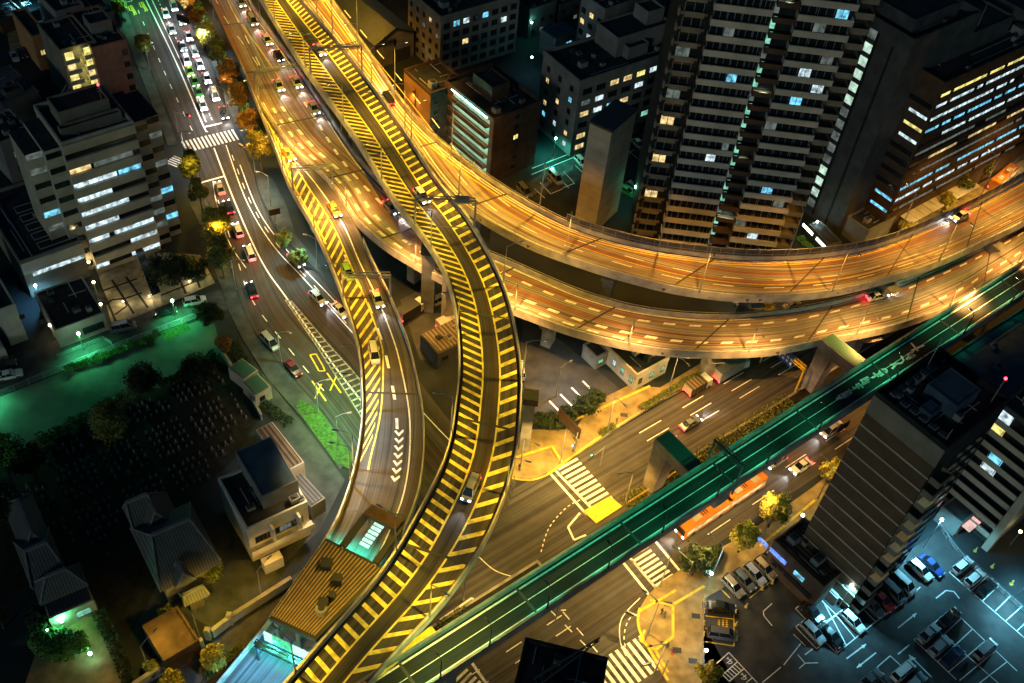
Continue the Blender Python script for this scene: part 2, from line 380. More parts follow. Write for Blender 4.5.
# viaducts ---------------------------------------------------------
class Viaduct:
    def __init__(s, name, label, Lpx, Rpx, zs, road, n=90, girder=2.6, smooth=True):
        def zat(t):
            for (t0, z0), (t1, z1) in zip(zs, zs[1:]):
                if t <= t1: return z0 + (z1 - z0) * max(0, (t - t0)) / (t1 - t0)
            return zs[-1][1]
        def lift(px):
            pc = cum([Vector((x, y)) for x, y in px])
            pts = [P(x, y, zat(c / pc[-1])) for (x, y), c in zip(px, pc)]
            return resample(crom(pts) if smooth else pts, n)
        s.n = n; s.L, s.Rr = lift(Lpx), lift(Rpx)
        s.C = [(a + b) / 2 for a, b in zip(s.L, s.Rr)]; s.c = cum(s.C); s.len = s.c[-1]
        m = s.C[n // 2]; s.e = thing(name, label, 'viaduct', (m.x, m.y, 0)); s.o = (m.x, m.y, 0)
        b = MB()
        for i in range(n - 1):
            a0, a1, b0, b1 = s.L[i], s.L[i + 1], s.Rr[i], s.Rr[i + 1]
            w0, w1 = (b0 - a0).length, (b1 - a1).length
            b.face([a0, b0, b1, a1], 0, [(0, s.c[i]), (w0, s.c[i]), (w1, s.c[i + 1]), (0, s.c[i + 1])])
            def off(p, q, u, dz): r = p.lerp(q, u); return (r.x, r.y, r.z + dz)
            prof = [(0, 0), (0, -.8), (.2, -girder), (.8, -girder), (1, -.8), (1, 0)]
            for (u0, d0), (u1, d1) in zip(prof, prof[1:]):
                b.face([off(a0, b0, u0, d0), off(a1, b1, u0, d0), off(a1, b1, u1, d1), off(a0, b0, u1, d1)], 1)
        for i, flip in ((0, 0), (n - 1, 1)):
            q = [s.L[i], s.Rr[i]]
            b.face([tuple(q[0]), tuple(q[1]), (q[1].x, q[1].y, q[1].z - .8), (q[0].lerp(q[1], .8).x, q[0].lerp(q[1], .8).y, q[0].z - girder), (q[0].lerp(q[1], .2).x, q[0].lerp(q[1], .2).y, q[0].z - girder), (q[0].x, q[0].y, q[0].z - .8)], 1)
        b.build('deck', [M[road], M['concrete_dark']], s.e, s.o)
    def at(s, d, lat, dz=0.0, right=False):
        """point d metres along the centre line, lat metres from the left edge (or right edge)"""
        t = max(0, min(s.n - 1.001, s._idx(d))); i = int(t); u = t - i
        a = s.L[i].lerp(s.L[i + 1], u); b = s.Rr[i].lerp(s.Rr[i + 1], u); w = (b - a); wl = w.length
        p = (b - w / wl * lat) if right else (a + w / wl * lat)
        return Vector((p.x, p.y, p.z + dz))
    def _idx(s, d):
        lo, hi = 0, s.n - 1
        if d <= 0: return 0
        if d >= s.len: return s.n - 1
        while hi - lo > 1:
            m = (lo + hi) // 2
            if s.c[m] <= d: lo = m
            else: hi = m
        return lo + (d - s.c[lo]) / (s.c[hi] - s.c[lo])
    def width(s, d):
        i = int(min(s.n - 1, s._idx(d))); return (s.Rr[i] - s.L[i]).length
    def az(s, d):
        a, b = s.at(d - 1.5, 0), s.at(d + 1.5, 0); a2, b2 = s.at(d - 1.5, 0, 0, True), s.at(d + 1.5, 0, 0, True)
        v = (b - a) + (b2 - a2); return math.atan2(v.y, v.x)
    def band(s, mb, d0, d1, prof, right=False, step=3.0, m=0):
        """sweep a lateral profile [(lat, dz)...] (closed) from d0 to d1"""
        k = max(1, int((d1 - d0) / step)); prev = None
        for i in range(k + 1):
            d = d0 + (d1 - d0) * i / k
            ring = [s.at(d, la, dz, right) for la, dz in prof]
            if prev:
                for j in range(len(prof)):
                    q = (j + 1) % len(prof); mb.face([prev[j], prev[q], ring[q], ring[j]], m)
            else: mb.face(ring, m)
            prev = ring
        mb.face(list(reversed(prev)), m)
    def parapet(s, d0=0, d1=None, right=False, h=1.0, t=.32, name='parapet', mat='parapet', rail=True, railmat='steel'):
        d1 = s.len if d1 is None else d1; mb = MB()
        s.band(mb, d0, d1, [(-.06, -.95), (t, -.95), (t * .75, h), (-.02, h)], right)
        s.part(mb, name, mat)
        if rail:
            mb = MB(); s.band(mb, d0, d1, [(.06, h + .42), (.16, h + .42), (.16, h + .54), (.06, h + .54)], right)
            k = int((d1 - d0) / 2.2)
            for i in range(k):
                p = s.at(d0 + (d1 - d0) * i / max(1, k), .11, h, right); mb.tube(p, p + Vector((0, 0, .42)), .045, n=4, caps=False)
            s.part(mb, 'handrail', railmat)
    def barrier(s, d0, d1, right, h=2.4):
        mb = MB(); k = int((d1 - d0) / 2.5)
        s.band(mb, d0, d1, [(-.28, 0), (-.2, 0), (-.2, h), (-.28, h)], right)
        for i in range(k + 1):
            p = s.at(d0 + (d1 - d0) * i / k, -.15, -.6, right); mb.bar(p + Vector((-.08, 0, 0)), p + Vector((.08, 0, 0)), .16, h + .8, 1)
        s.band(mb, d0, d1, [(-.32, h), (-.14, h), (-.14, h + .12), (-.32, h + .12)], right, m=1)
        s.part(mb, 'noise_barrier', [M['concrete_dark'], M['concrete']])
    def line(s, lat, d0=0, d1=None, wd=.22, right=False, dash=None, gap=None, mat='white', step=2.0, name='lane_marking'):
        d1 = s.len if d1 is None else d1; mb = MB(); d = d0; st = dash or step
        while d < d1 - .2:
            e = min(d1, d + st); q = max(1, int((e - d) / 2.2))
            for j in range(q):
                x, y = d + (e - d) * j / q, d + (e - d) * (j + 1) / q
                mb.face([s.at(x, lat - wd / 2, .025, right), s.at(y, lat - wd / 2, .025, right), s.at(y, lat + wd / 2, .025, right), s.at(x, lat + wd / 2, .025, right)])
            d = e + (gap or 0)
        s.part(mb, name, mat)
    def hatch(s, d0, d1, w0, w1, right=False, pitch=5.5, bar=1.7, slant=3.0, mat='hatch', edge=.3, lat0=.75):
        """diagonal bars between the parapet and the lane; the strip is w0 wide at d0 and w1 at d1"""
        mb = MB(); d = d0 + abs(slant)
        while d < d1 - (bar if not isinstance(pitch, tuple) else 2):
            u = (d - d0) / (d1 - d0); w = (w0 + (w1 - w0) * u) if not callable(w0) else w0(u)
            if w > lat0 + .6:
                k = 4
                for j in range(k):
                    f0, f1 = j / k, (j + 1) / k
                    l0, l1 = lat0 + (w - lat0) * f0, lat0 + (w - lat0) * f1
                    bar_ = bar if not isinstance(pitch, tuple) else bar * (pitch[0] + (pitch[1] - pitch[0]) * u)
                    mb.face([s.at(d - slant * f0, l0, .027, right), s.at(d - slant * f0 + bar_, l0, .027, right), s.at(d - slant * f1 + bar_, l1, .027, right), s.at(d - slant * f1, l1, .027, right)])
            d += pitch if not isinstance(pitch, tuple) else pitch[0] + (pitch[1] - pitch[0]) * u
        if edge:
            k = int((d1 - d0) / 2)
            for i in range(k):
                x, y = d0 + (d1 - d0) * i / k, d0 + (d1 - d0) * (i + 1) / k
                def ww(dd):
                    u = (dd - d0) / (d1 - d0); return (w0 + (w1 - w0) * u) if not callable(w0) else w0(u)
                mb.face([s.at(x, ww(x), .031, right), s.at(y, ww(y), .031, right), s.at(y, ww(y) + edge, .031, right), s.at(x, ww(x) + edge, .031, right)])
        s.part(mb, 'hatching', mat)
    def part(s, mb, name, mat):
        return mb.build(name, [M[mat]] if isinstance(mat, str) else mat, s.e, s.o)
    def pier(s, d, wd=2.2, cap=True, base=0.0, u=.5, girder=2.6):
        a, b = s.at(d, .6), s.at(d, .6, 0, True); m = a.lerp(b, u); mb = MB(); az = s.az(d)
        ax = Vector((math.cos(az), math.sin(az), 0)); ay = Vector((-ax.y, ax.x, 0))
        def q(p, w, l): return [p + ax * w + ay * l, p - ax * w + ay * l, p - ax * w - ay * l, p + ax * w - ay * l]
        zt = m.z - girder
        mb.prism(ccw(q(m, wd / 2, wd * .7)), base, zt - 1.9)
        if cap:
            W = (b - a).length / 2 * .94
            mb.prism(ccw(q(a.lerp(b, .5), wd / 2 + .12, W * .55)), zt - 1.9, zt + .05, top=ccw(q(a.lerp(b, .5), wd / 2 + .12, W * .8)))
        s.part(mb, 'pier', 'concrete')

# street furniture -------------------------------------------------
_lampcache = {}
def lamp(p, az, label, group, h=9.0, reach=2.2, color=SOD, power=3000, mat='steel', name='street_lamp', lens='globe_w', head=True, size=142, tilt=0):
    """pole lamp; the arm reaches along az"""
    key = (h, reach, mat, lens)
    if key not in _lampcache:
        pm = MB(); pm.tube((0, 0, 0), (0, 0, h), .13, .07, 8); pm.tube((0, 0, 0), (0, 0, .5), .2, .18, 8)
        am = MB(); am.tube((0, 0, h - .1), (reach * .55, 0, h + .45), .06, .05, 6); am.tube((reach * .55, 0, h + .45), (reach, 0, h + .5), .05, .045, 6)
        hm = MB(); hm.prism([(reach - .15, -.16), (reach + .75, -.12), (reach + .75, .12), (reach - .15, .16)], h + .42, h + .6, top=[(reach, -.1), (reach + .6, -.07), (reach + .6, .07), (reach, .1)])
        lm = MB(); lm.box(reach, -.1, h + .38, reach + .6, .1, h + .418)
        _lampcache[key] = [q.mesh(n, M[x]) for q, n, x in ((pm, 'pole', mat), (am, 'arm', mat), (hm, 'lamp_head', mat), (lm, 'lens', lens))]
    e = thing(name, label, 'street lamp', p, az, group); ms = _lampcache[key]
    link('pole', ms[0], e); link('arm', ms[1], e); hd = link('lamp_head', ms[2], e); link('lens', ms[3], hd)
    spot(power, color, e, (reach + .3, 0, h + .3), size, rot=(0, R(-tilt), 0))
    return e
def globe_lamp(p, label, group=None, h=4.0, color=GRN, power=900, mat='globe', r=.28, name='globe_lamp', aim=None):
    e = thing(name, label, 'lamp', p, 0, group)
    b = MB(); b.tube((0, 0, 0), (0, 0, h), .07, .05, 6); b.build('pole', M['steel'], e)
    b = MB(); b.ball((0, 0, h + r * .8), r); b.build('globe', M[mat], e, smooth=True)
    if aim is None: point(power, color, (0, 0, h + r * .8 + .02), r + .05, e)
    else: spot(power, color, e, (0, 0, h - .12), 142, .7, (-R(aim) * math.sin(GA + R(90)) * -1 if False else 0, 0, 0) if aim == 0 else Vector((GY * -math.sin(R(aim)) + Vector((0, 0, -math.cos(R(aim)))))).to_track_quat('-Z', 'Y').to_euler())
    return e
# ------------------------------------------------------------------ ground, roads, pavements
g = MB(); g.face([(-900, -200, -.02), (900, -200, -.02), (900, 1600, -.02), (-900, 1600, -.02)])
struct(g.build('ground', M['ground']))
# the avenue under the green ramp: one straight ribbon along the street grid
def frame(px, py):                                      # (along, across) of a photo pixel in street axes
    p = P(px, py); return p.dot(GX), p.dot(GY)
def grid(s, t, z=0.0): q = GX * s + GY * t; return Vector((q.x, q.y, z))
U_T = (frame(660, 402)[1] + frame(570, 460)[1]) / 2      # upper kerb
L_T = (frame(683, 567)[1] + frame(812, 480)[1]) / 2      # lower kerb
S_W, S_E = frame(520, 490)[0], frame(640, 600)[0]
struct(sheet('avenue', [grid(-40, U_T), grid(330, U_T), grid(330, L_T), grid(-40, L_T)], .004, M['road_f']))
# north-south street on the left
GL = [(122, -10), (140, 40), (160, 90), (181, 142), (203, 190), (226, 240), (242, 303), (257, 335), (283, 367), (320, 407), (356, 455), (400, 510), (450, 570), (470, 620)]
GR = [(172, -10), (183, 13), (201, 44), (214, 75), (222, 100), (235, 130), (252, 169), (257, 190), (268, 216), (278, 236), (300, 258), (323, 281), (360, 318), (410, 370), (450, 420), (490, 455), (520, 470)]
gl, gr = resample(crom(pxpoly(GL)), 60), resample(crom(pxpoly(GR)), 60)
b = MB(); c = 0
for i in range(59):
    e = (gl[i + 1] - gl[i]).length; w0, w1 = (gr[i] - gl[i]).length, (gr[i + 1] - gl[i + 1]).length
    b.face([(*gl[i][:2], .008), (*gr[i][:2], .008), (*gr[i + 1][:2], .008), (*gl[i + 1][:2], .008)], 0, [(0, c), (w0, c), (w1, c + e), (0, c + e)]); c += e
struct(b.build('street', M['road_dark']))
sheet('crossing_mouth', pxpoly([(470, 540), (556, 468), (575, 520), (520, 590), (440, 660), (430, 620)]), .012, M['road_f'])
sheet('side_road', pxpoly([(560, 640), (655, 560), (700, 620), (780, 760), (640, 800)]), .012, M['road_f'])
sheet('lane_street', pxpoly([(-30, 372), (0, 358), (120, 320), (225, 288), (243, 306), (215, 312), (100, 352), (0, 392), (-30, 402)]), .006, M['asphalt'])
sheet('lane_street', pxpoly([(120, 690), (215, 640), (300, 570), (330, 575), (260, 640), (180, 700)]), .006, M['asphalt'])
sheet('lane_street', pxpoly([(490, 205), (545, 172), (600, 145), (660, 112), (690, 122), (640, 152), (560, 188), (505, 216)]), .006, M['asphalt'])
# pavements: real kerb steps
def pavement(pxs, mat='pave', h=.14, name='pavement'): return sheet(name, pxpoly(pxs), h, M[mat], h)
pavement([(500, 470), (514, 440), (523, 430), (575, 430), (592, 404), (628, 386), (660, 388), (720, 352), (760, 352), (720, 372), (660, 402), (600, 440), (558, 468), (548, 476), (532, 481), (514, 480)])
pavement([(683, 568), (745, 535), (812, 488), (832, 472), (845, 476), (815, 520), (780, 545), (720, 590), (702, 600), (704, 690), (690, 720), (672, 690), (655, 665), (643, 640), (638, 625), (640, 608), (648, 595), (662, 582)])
PVD=0
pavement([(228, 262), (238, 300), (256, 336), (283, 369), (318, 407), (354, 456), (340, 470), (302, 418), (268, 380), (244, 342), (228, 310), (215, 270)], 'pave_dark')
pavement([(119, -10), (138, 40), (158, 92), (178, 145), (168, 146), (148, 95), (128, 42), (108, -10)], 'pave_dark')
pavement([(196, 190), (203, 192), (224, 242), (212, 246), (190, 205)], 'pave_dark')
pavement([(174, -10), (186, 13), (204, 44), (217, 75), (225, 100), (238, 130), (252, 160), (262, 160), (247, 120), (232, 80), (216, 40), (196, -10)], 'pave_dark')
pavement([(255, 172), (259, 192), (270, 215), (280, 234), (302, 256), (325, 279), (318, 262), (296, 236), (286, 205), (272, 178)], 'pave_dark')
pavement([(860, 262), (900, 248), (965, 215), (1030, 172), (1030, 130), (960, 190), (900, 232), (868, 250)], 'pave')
# central reserve of the avenue under the ramp: planted, kerbed
m0, m1 = frame(606, 497)[0], 330
mt = [frame(690, 470)[1], frame(715, 478)[1]]
MID = (frame(600, 548)[1])
def strip(name, s0, s1, t0, t1, z, mat, th): return sheet(name, [grid(s0, t0), grid(s1, t0), grid(s1, t1), grid(s0, t1)], z, M[mat], th)
RT = frame(650, 487)[1] + 1.0
strip('median_kerb', S_W + 18, 330, MID - 1.5, RT, .16, 'concrete', .16)
strip('median_soil', S_W + 19, 330, MID - 1.0, RT - .5, .20, 'soil', .08)
sheet('median_nose', pxpoly([(583, 512), (610, 497), (622, 507), (596, 524)]), .24, M['yellow'], .08)
strip('median_kerb', S_W - 40, S_W - 6, MID - 1.0, RT - 1.5, .16, 'concrete', .16)
strip('median_soil', S_W - 39.5, S_W - 6.5, MID - .5, RT - 2, .20, 'soil', .08)
# painted marks -----------------------------------------------------
crosswalk('crosswalk', (567, 463), (605, 506), 2.2, 10)
crosswalk('crosswalk', (634, 547), (670, 588), 2.1, 10)
crosswalk('crosswalk', (602, 682), (656, 648), 3.0, 9)
crosswalk('crosswalk', (184, 147), (238, 134), 2.2, 14)
crosswalk('crosswalk', (171, 165), (181, 157), 1.6, 5)
crosswalk('crosswalk', (246, 142), (262, 142), 1.8, 6)
crosswalk('crosswalk', (446, 672), (476, 700), 2.6, 7)
mk = MB()
for a, b_ in (((549, 472), (587, 515)), ((555, 470), (594, 511)), ((618, 556), (654, 601)), ((625, 552), (661, 594)), ((651, 536), (684, 576)), ((467, 656), (486, 683))):
    pxline(mk, a, b_, .45)
for t in (.24, .42, .6):                                  # lane lines of the upper carriageway
    tt = U_T + (RT - U_T) * t
    paint(mk, grid(S_W + 26, tt), grid(300, tt), .18, MZ, 0, 5.5, 5.5)
for t in (.25, .5, .75):
    tt = MID - 1.5 + (L_T - MID + 1.5) * t
    paint(mk, grid(S_E + 18, tt), grid(300, tt), .18, MZ, 0, 5.5, 5.5); paint(mk, grid(S_W - 60, tt), grid(S_E - 8, tt), .18, MZ, 0, 3, 5)
for a, b_ in (((550, 610), (590, 650)), ((563, 612), (600, 655)), ((540, 612), (566, 610))): pxline(mk, a, b_, .2, MZ, 0, 1.6, 1.8)
struct(mk.build('lane_marking', M['white']))
mk = MB()                                                 # turning guide lines through the crossing
def pxcurve(mb, pts, wd, z=MZ, m=0, dash=None, gap=None):
    q = resample(crom(pxpoly(pts)), 26)
    for i, (a, b_) in enumerate(zip(q, q[1:])):
        if dash and i % 2: continue
        paint(mb, a, b_, wd, z, m)
pxcurve(mk, [(478, 556), (498, 572), (530, 578), (560, 568)], .16)
pxcurve(mk, [(541, 552), (549, 528), (566, 508), (580, 500)], .16, dash=1)
pxcurve(mk, [(667, 600), (648, 612), (630, 618), (624, 640), (632, 660)], .16, dash=1)
pxcurve(mk, [(640, 598), (622, 618), (620, 640), (626, 656)], .16)
struct(mk.build('lane_marking', M['white'])) 
# median nose outlines (white frames)
mk = MB()
for q in ([(568, 527), (574, 540), (586, 535)], [(568, 527), (580, 513)], [(440, 620), (472, 598), (482, 610)], [(446, 628), (460, 622)]):
    for a, b_ in zip(q, q[1:]): pxline(mk, a, b_, .35, .03)
struct(mk.build('lane_marking', M['white']))
# street marks
def lanecurve(pts, wd, mat, dash=False, name='lane_marking', n=60, d=(1, 1)):
    q = resample(crom(pxpoly(pts)), n); mb = MB(); k = 0
    for i, (a, b_) in enumerate(zip(q, q[1:])):
        if dash and i % (d[0] + d[1]) >= d[0]: continue
        paint(mb, a, b_, wd, .018)
    return struct(mb.build(name, M[mat]))
lanecurve([(146, 0), (176, 62), (203, 125), (208, 132)], .3, 'white')
lanecurve([(214, 148), (236, 205), (262, 262), (288, 300), (330, 360), (362, 402)], .3, 'white')
lanecurve([(152, 0), (180, 60), (206, 122)], .22, 'white'); lanecurve([(158, 0), (186, 60), (212, 120)], .16, 'white', True)
lanecurve([(138, 10), (168, 80), (196, 138)], .18, 'white', True, d=(2, 4))
lanecurve([(218, 200), (238, 262), (252, 300), (290, 350), (330, 398)], .18, 'white', True, d=(2, 3))
lanecurve([(226, 145), (246, 200), (272, 244), (305, 280), (350, 330), (430, 420), (480, 470)], .2, 'white')
lanecurve([(240, 165), (258, 210), (285, 248), (330, 296), (420, 390)], .2, 'white')
lanecurve([(232, 155), (252, 205), (280, 248), (318, 290), (352, 330)], .16, 'white', True, d=(2, 3))
lanecurve([(213, 181), (216, 200), (228, 240), (246, 268)], .2, 'white')
mk = MB()
pxline(mk, (205, 127), (222, 123), .5); pxline(mk, (200, 183), (225, 176), .5)
q0, q1 = resample(crom(pxpoly([(285, 300), (318, 348), (352, 402), (362, 418)])), 24), resample(crom(pxpoly([(292, 302), (330, 346), (360, 380), (376, 410)])), 24)
wm = MB()
for i in range(23):
    paint(wm, q0[i], q1[i], .4, .022)
    for q in (q0, q1): paint(wm, q[i], q[i + 1], .24, .026)
struct(wm.build('lane_marking', M['worn_white']))
for a, b_ in (((312, 382), (325, 400)), ((319, 380), (317, 401)), ((329, 374), (337, 390)), ((338, 390), (326, 374))): pass
for i, t in enumerate((.12, .3, .5)): pass
pxline(mk, (120, 3), (132, 1), .25); pxline(mk, (132, 1), (129, -8), .25)
struct(mk.build('lane_marking', M['white']))
mk = MB()                                                 # yellow words and crosses on the street surface
def cross(c, s, t): pxline(mk, (c[0] - s, c[1] - t), (c[0] + s, c[1] + t), .3, .024); pxline(mk, (c[0] - s * .55, c[1] + t * .75), (c[0] + s * .35, c[1] - t * .7), .3, .028)
cross((319, 391), 7, 10); cross((334, 383), 7, 10)
for a, b_ in (((310, 355), (316, 354)), ((316, 354), (323, 366)), ((310, 355), (319, 371)), ((323, 366), (325, 371)), ((319, 371), (325, 371))): pxline(mk, a, b_, .28, .024)
def stretchword(x0, y0):                                  # a lengthwise word: a small box over a long ladder of strokes
    d, r = Vector((.46, .88)), Vector((.95, -.30))
    def q(u, v): return (x0 + d.x * u + r.x * v, y0 + d.y * u + r.y * v)
    for a, b_ in ((q(0, 0), q(5, 0)), (q(5, 0), q(5, 2)), (q(0, 0), q(.3, 2)), (q(0, 2.2), q(10, 2.4)), (q(0, 3.6), q(10, 4.2)), (q(0, 2.2), q(0, 3.6)), (q(3, 2.2), q(3, 3.8)), (q(6, 2.2), q(6, 4)), (q(10, 1), q(10, 2.4)), (q(10, 3.4), q(10, 4.4)), (q(8, 2.4), q(8, 4))):
        pxline(mk, a, b_, .32, .024)
stretchword(128, 6.5); stretchword(139, 3)
struct(mk.build('road_lettering', M['yellow']))
# tactile paving and painted strips on the corner pavement
mk = MB()
for q in ([(638, 612), (666, 596), (676, 590)], [(650, 600), (673, 606), (673, 637), (655, 650)], [(655, 650), (640, 640), (645, 630)], [(674, 604), (704, 586)], [(655, 650), (668, 672)]):
    for a, b_ in zip(q, q[1:]): paint(mk, P(*a, .14), P(*b_, .14), .42, .012)
for q in ([(512, 478), (530, 480), (548, 474), (570, 458), (600, 437), (660, 400)], [(640, 608), (638, 622), (644, 640), (668, 680)], [(760, 546), (815, 500)]):
    cc = resample(crom(pxpoly(q, .14)), 24)
    for a, b_ in zip(cc, cc[1:]): paint(mk, a, b_, .4, .008)
for q in ([(514, 458), (552, 446)], [(552, 446), (562, 462)], [(566, 424), (650, 386)]):
    for a, b_ in zip(q, q[1:]): paint(mk, P(*a, .14), P(*b_, .14), .5, .012)
struct(mk.build('tactile_paving', M['yellow']))
# ------------------------------------------------------------------ viaducts
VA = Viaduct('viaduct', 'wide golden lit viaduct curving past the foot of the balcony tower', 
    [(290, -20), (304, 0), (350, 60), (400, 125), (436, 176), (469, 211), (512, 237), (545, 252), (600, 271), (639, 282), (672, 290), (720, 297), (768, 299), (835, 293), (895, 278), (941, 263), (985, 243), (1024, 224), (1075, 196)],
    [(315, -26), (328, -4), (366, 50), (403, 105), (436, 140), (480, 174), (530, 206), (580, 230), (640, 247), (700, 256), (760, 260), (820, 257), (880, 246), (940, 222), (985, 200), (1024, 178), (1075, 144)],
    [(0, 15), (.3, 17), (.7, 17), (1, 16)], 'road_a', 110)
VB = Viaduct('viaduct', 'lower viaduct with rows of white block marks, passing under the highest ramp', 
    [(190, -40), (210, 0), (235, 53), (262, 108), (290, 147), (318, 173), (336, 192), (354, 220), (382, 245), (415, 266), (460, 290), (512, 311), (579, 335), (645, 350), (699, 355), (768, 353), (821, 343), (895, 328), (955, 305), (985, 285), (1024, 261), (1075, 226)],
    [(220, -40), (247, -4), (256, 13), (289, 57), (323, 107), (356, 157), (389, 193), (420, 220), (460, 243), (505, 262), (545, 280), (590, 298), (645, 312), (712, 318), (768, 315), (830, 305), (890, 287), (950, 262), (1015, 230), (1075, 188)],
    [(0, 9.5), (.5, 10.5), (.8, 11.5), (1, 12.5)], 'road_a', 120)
VD = Viaduct('viaduct', 'slip ramp hatched on one side that drops to the toll canopy', 
    [(240, 65), (258, 107), (275, 150), (290, 188), (313, 228), (332, 270), (346, 308), (356, 340), (360, 361), (362, 410), (357, 455), (346, 498), (330, 534), (303, 575), (268, 625), (215, 690), (190, 720)],
    [(243, 66), (264, 109), (293, 149), (320, 174), (353, 220), (372, 262), (390, 298), (405, 335), (413, 361), (423, 411), (424, 456), (418, 497), (404, 534), (382, 578), (335, 645), (290, 705), (265, 735)],
    [(0, 9.7), (.45, 10.2), (.62, 9), (.75, 7), (.87, 4), (1, 1.2)], 'road_ramp', 90, 2.0)
VC = Viaduct('viaduct', 'highest single lane ramp with broad yellow hatching down both sides', 
    [(243, -30), (261, 0), (298, 60), (351, 133), (393, 200), (421, 236), (443, 271), (455, 311), (459, 361), (456, 400), (446, 456), (416, 518), (383, 572), (323, 642), (260, 715)],
    [(280, -34), (297, -4), (342, 48), (394, 118), (437, 183), (466, 218), (490, 258), (508, 300), (520, 358), (521, 405), (514, 466), (489, 535), (448, 598), (385, 668), (325, 745)],
    [(0, 19), (.3, 21), (.6, 20.5), (.85, 17), (1, 16)], 'road_dark', 100)
_e0, _e1 = P(318, 711, 16), P(1090, 221, 16); _ed = (_e1 - _e0).normalized(); _en = Vector((_ed.y, -_ed.x, 0)); EW = 5.7
VE = Viaduct('viaduct', 'straight narrow ramp over the avenue washed in green light, with road writing',
    [Q(_e0.lerp(_e1, k / 8)) for k in range(9)], [Q(_e0.lerp(_e1, k / 8) + _en * EW) for k in range(9)], [(0, 16), (1, 16)], 'road_green', 80, 2.2, False)
#print(, (P(600, 529.5, 16) - _e0).dot(_en), (P(512, 622, 16) - _e0).dot(_en), (P(885, 388, 16) - _e0).dot(_en), (P(725, 455, 16) - _e0).dot(_en))
# parapets, rails, barriers
VA.parapet(); VA.parapet(right=True); VA.barrier(VA.len * .46, VA.len * .97, True)
VB.parapet(d0=VB.len * .235); VB.parapet(right=True); VB.parapet(0, VB.len * .075)
VD.parapet(); VD.parapet(VD.len * .40, right=True)
VC.parapet(); VC.parapet(right=True)
VE.parapet(mat='concrete'); VE.parapet(mat='concrete', right=True)
# lines
for lat in (.9,): VA.line(lat); VA.line(lat, right=True); VB.line(.9, right=True); VB.line(.9, VB.len * .24); VE.line(.75, wd=.28); VE.line(.75, right=True, wd=.28)
for d0, d1 in ((0, VA.len),):
    VA.line(4.3, d0, d1, .25, dash=4, gap=6); VA.line(7.4, d0, d1, .25, dash=4, gap=6)
VA.line(2.3, wd=.35, right=True, mat='yellow'); VA.line(1.5, wd=.2, right=True); VA.line(1.45, wd=.22); VA.line(5.6, wd=.2, mat='yellow')  # extra solid lines added for the streaked look of car light trails
VB.line(4.3, VB.len * .25, None, .75, dash=2.2, gap=2.6, name='lane_marking'); VB.line(3.2, VB.len * .25, None, .6, True, dash=2.2, gap=2.6, name='lane_marking')
VB.line(2.2, VB.len * .25, VB.len * .62, .6, dash=2.2, gap=2.6, name='lane_marking')
VB.line(5.2, 0, VB.len * .22, .3, True, mat='yellow'); VB.line(4.2, 0, VB.len * .2, .3, dash=4, gap=6)
VB.line(8.0, 0, VB.len * .2, .22, True, dash=4, gap=6)
VE.line(2.85, 0, None, .12)
VD.line(2.4, VD.len * .2, None, .25, True); VD.line(1.0, VD.len * .14, VD.len * .4, .3, False, mat='yellow')
VD.line(4.6, VD.len * .42, VD.len * .68, .5, True, dash=3, gap=4)
# hatching
def wC(fr): return lambda u: fr * VC.width(4 + u * (VC.len - 6))
VC.hatch(4, VC.len - 2, wC(.37), 0, False, (1.35, 2.0), .34, -1.2, edge=.28)
VC.hatch(4, VC.len - 2, wC(.33), 0, True, (1.5, 3.2), .30, -2.0, edge=.28)
def wD(u): return .46 * VD.width(VD.len * (.1 + .63 * u)) * min(1, u / .15 + .2) * (1 if u < .75 else max(.42, 1 - (u - .75) * 2.6))
VD.hatch(VD.len * .1, VD.len * .73, wD, 0, False, 2.5, .85, 5.0, edge=.28)
for V_, st_ in ((VA, 22), (VB, 22), (VC, 24), (VD, 24), (VE, 20)):
    mb = MB(); d = 12
    while d < V_.len - 3:
        mb.face([V_.at(d, .4, .034), V_.at(d + .45, .4, .034), V_.at(d + .45, .4, .034, True), V_.at(d, .4, .034, True)]); d += st_
    V_.part(mb, 'joint_marking', 'steel_dark')
# arrow chevrons down the slip ramp's split
mb = MB()
for k in range(7):
    d = VD.len * .685 + k * 1.5; c = VD.at(d, 4.3, .03, True); a = VD.az(d); ax = Vector((math.cos(a), math.sin(a), 0)); ay = Vector((-ax.y, ax.x, 0))
    for sgn in (-1, 1): mb.face([c, c + ax * .7, c - ax * .3 + ay * sgn * .75, c - ax * 1.0 + ay * sgn * .75][::sgn])
VD.part(mb, 'chevron', 'white')
# road writing on the green ramp: strokes traced on the deck (five characters)
mb = MB()
STROKES = [((911, 343), (918, 351)), ((911, 351), (924, 345)), ((907, 354), (914, 357)), ((908, 359), (915, 355)), ((910, 352), (913, 356)), ((906, 360), (913, 351)),
    ((901, 356), (904, 361)), ((904, 361), (902, 363)), ((902, 363), (890, 365)), ((897, 363), (892, 369)),
    ((880, 370), (886, 369)), ((886, 369), (887, 372)), ((887, 372), (880, 376)), ((880, 370), (879, 375)), ((873, 373), (879, 377)), ((872, 378), (880, 373)), ((881, 374), (885, 372)),
    ((860, 381), (868, 377)), ((861, 386), (869, 381)), ((862, 381), (864, 385)), ((865, 380), (867, 383)), ((855, 388), (861, 385)), ((856, 384), (859, 389)), ((858, 383), (863, 388)), ((866, 378), (868, 383)), ((852, 387), (856, 389)),
    ((845, 393), (851, 390)), ((838, 397), (843, 394)), ((840, 394), (843, 398)), ((843, 393), (848, 397)), ((846, 392), (850, 395)), ((836, 399), (842, 398)), ((843, 398), (850, 394)), ((849, 389), (851, 394))]
for a, b_ in STROKES: paint(mb, P(*a, 16), P(*b_, 16), .42, .03)
VE.part(mb, 'road_lettering', 'white')
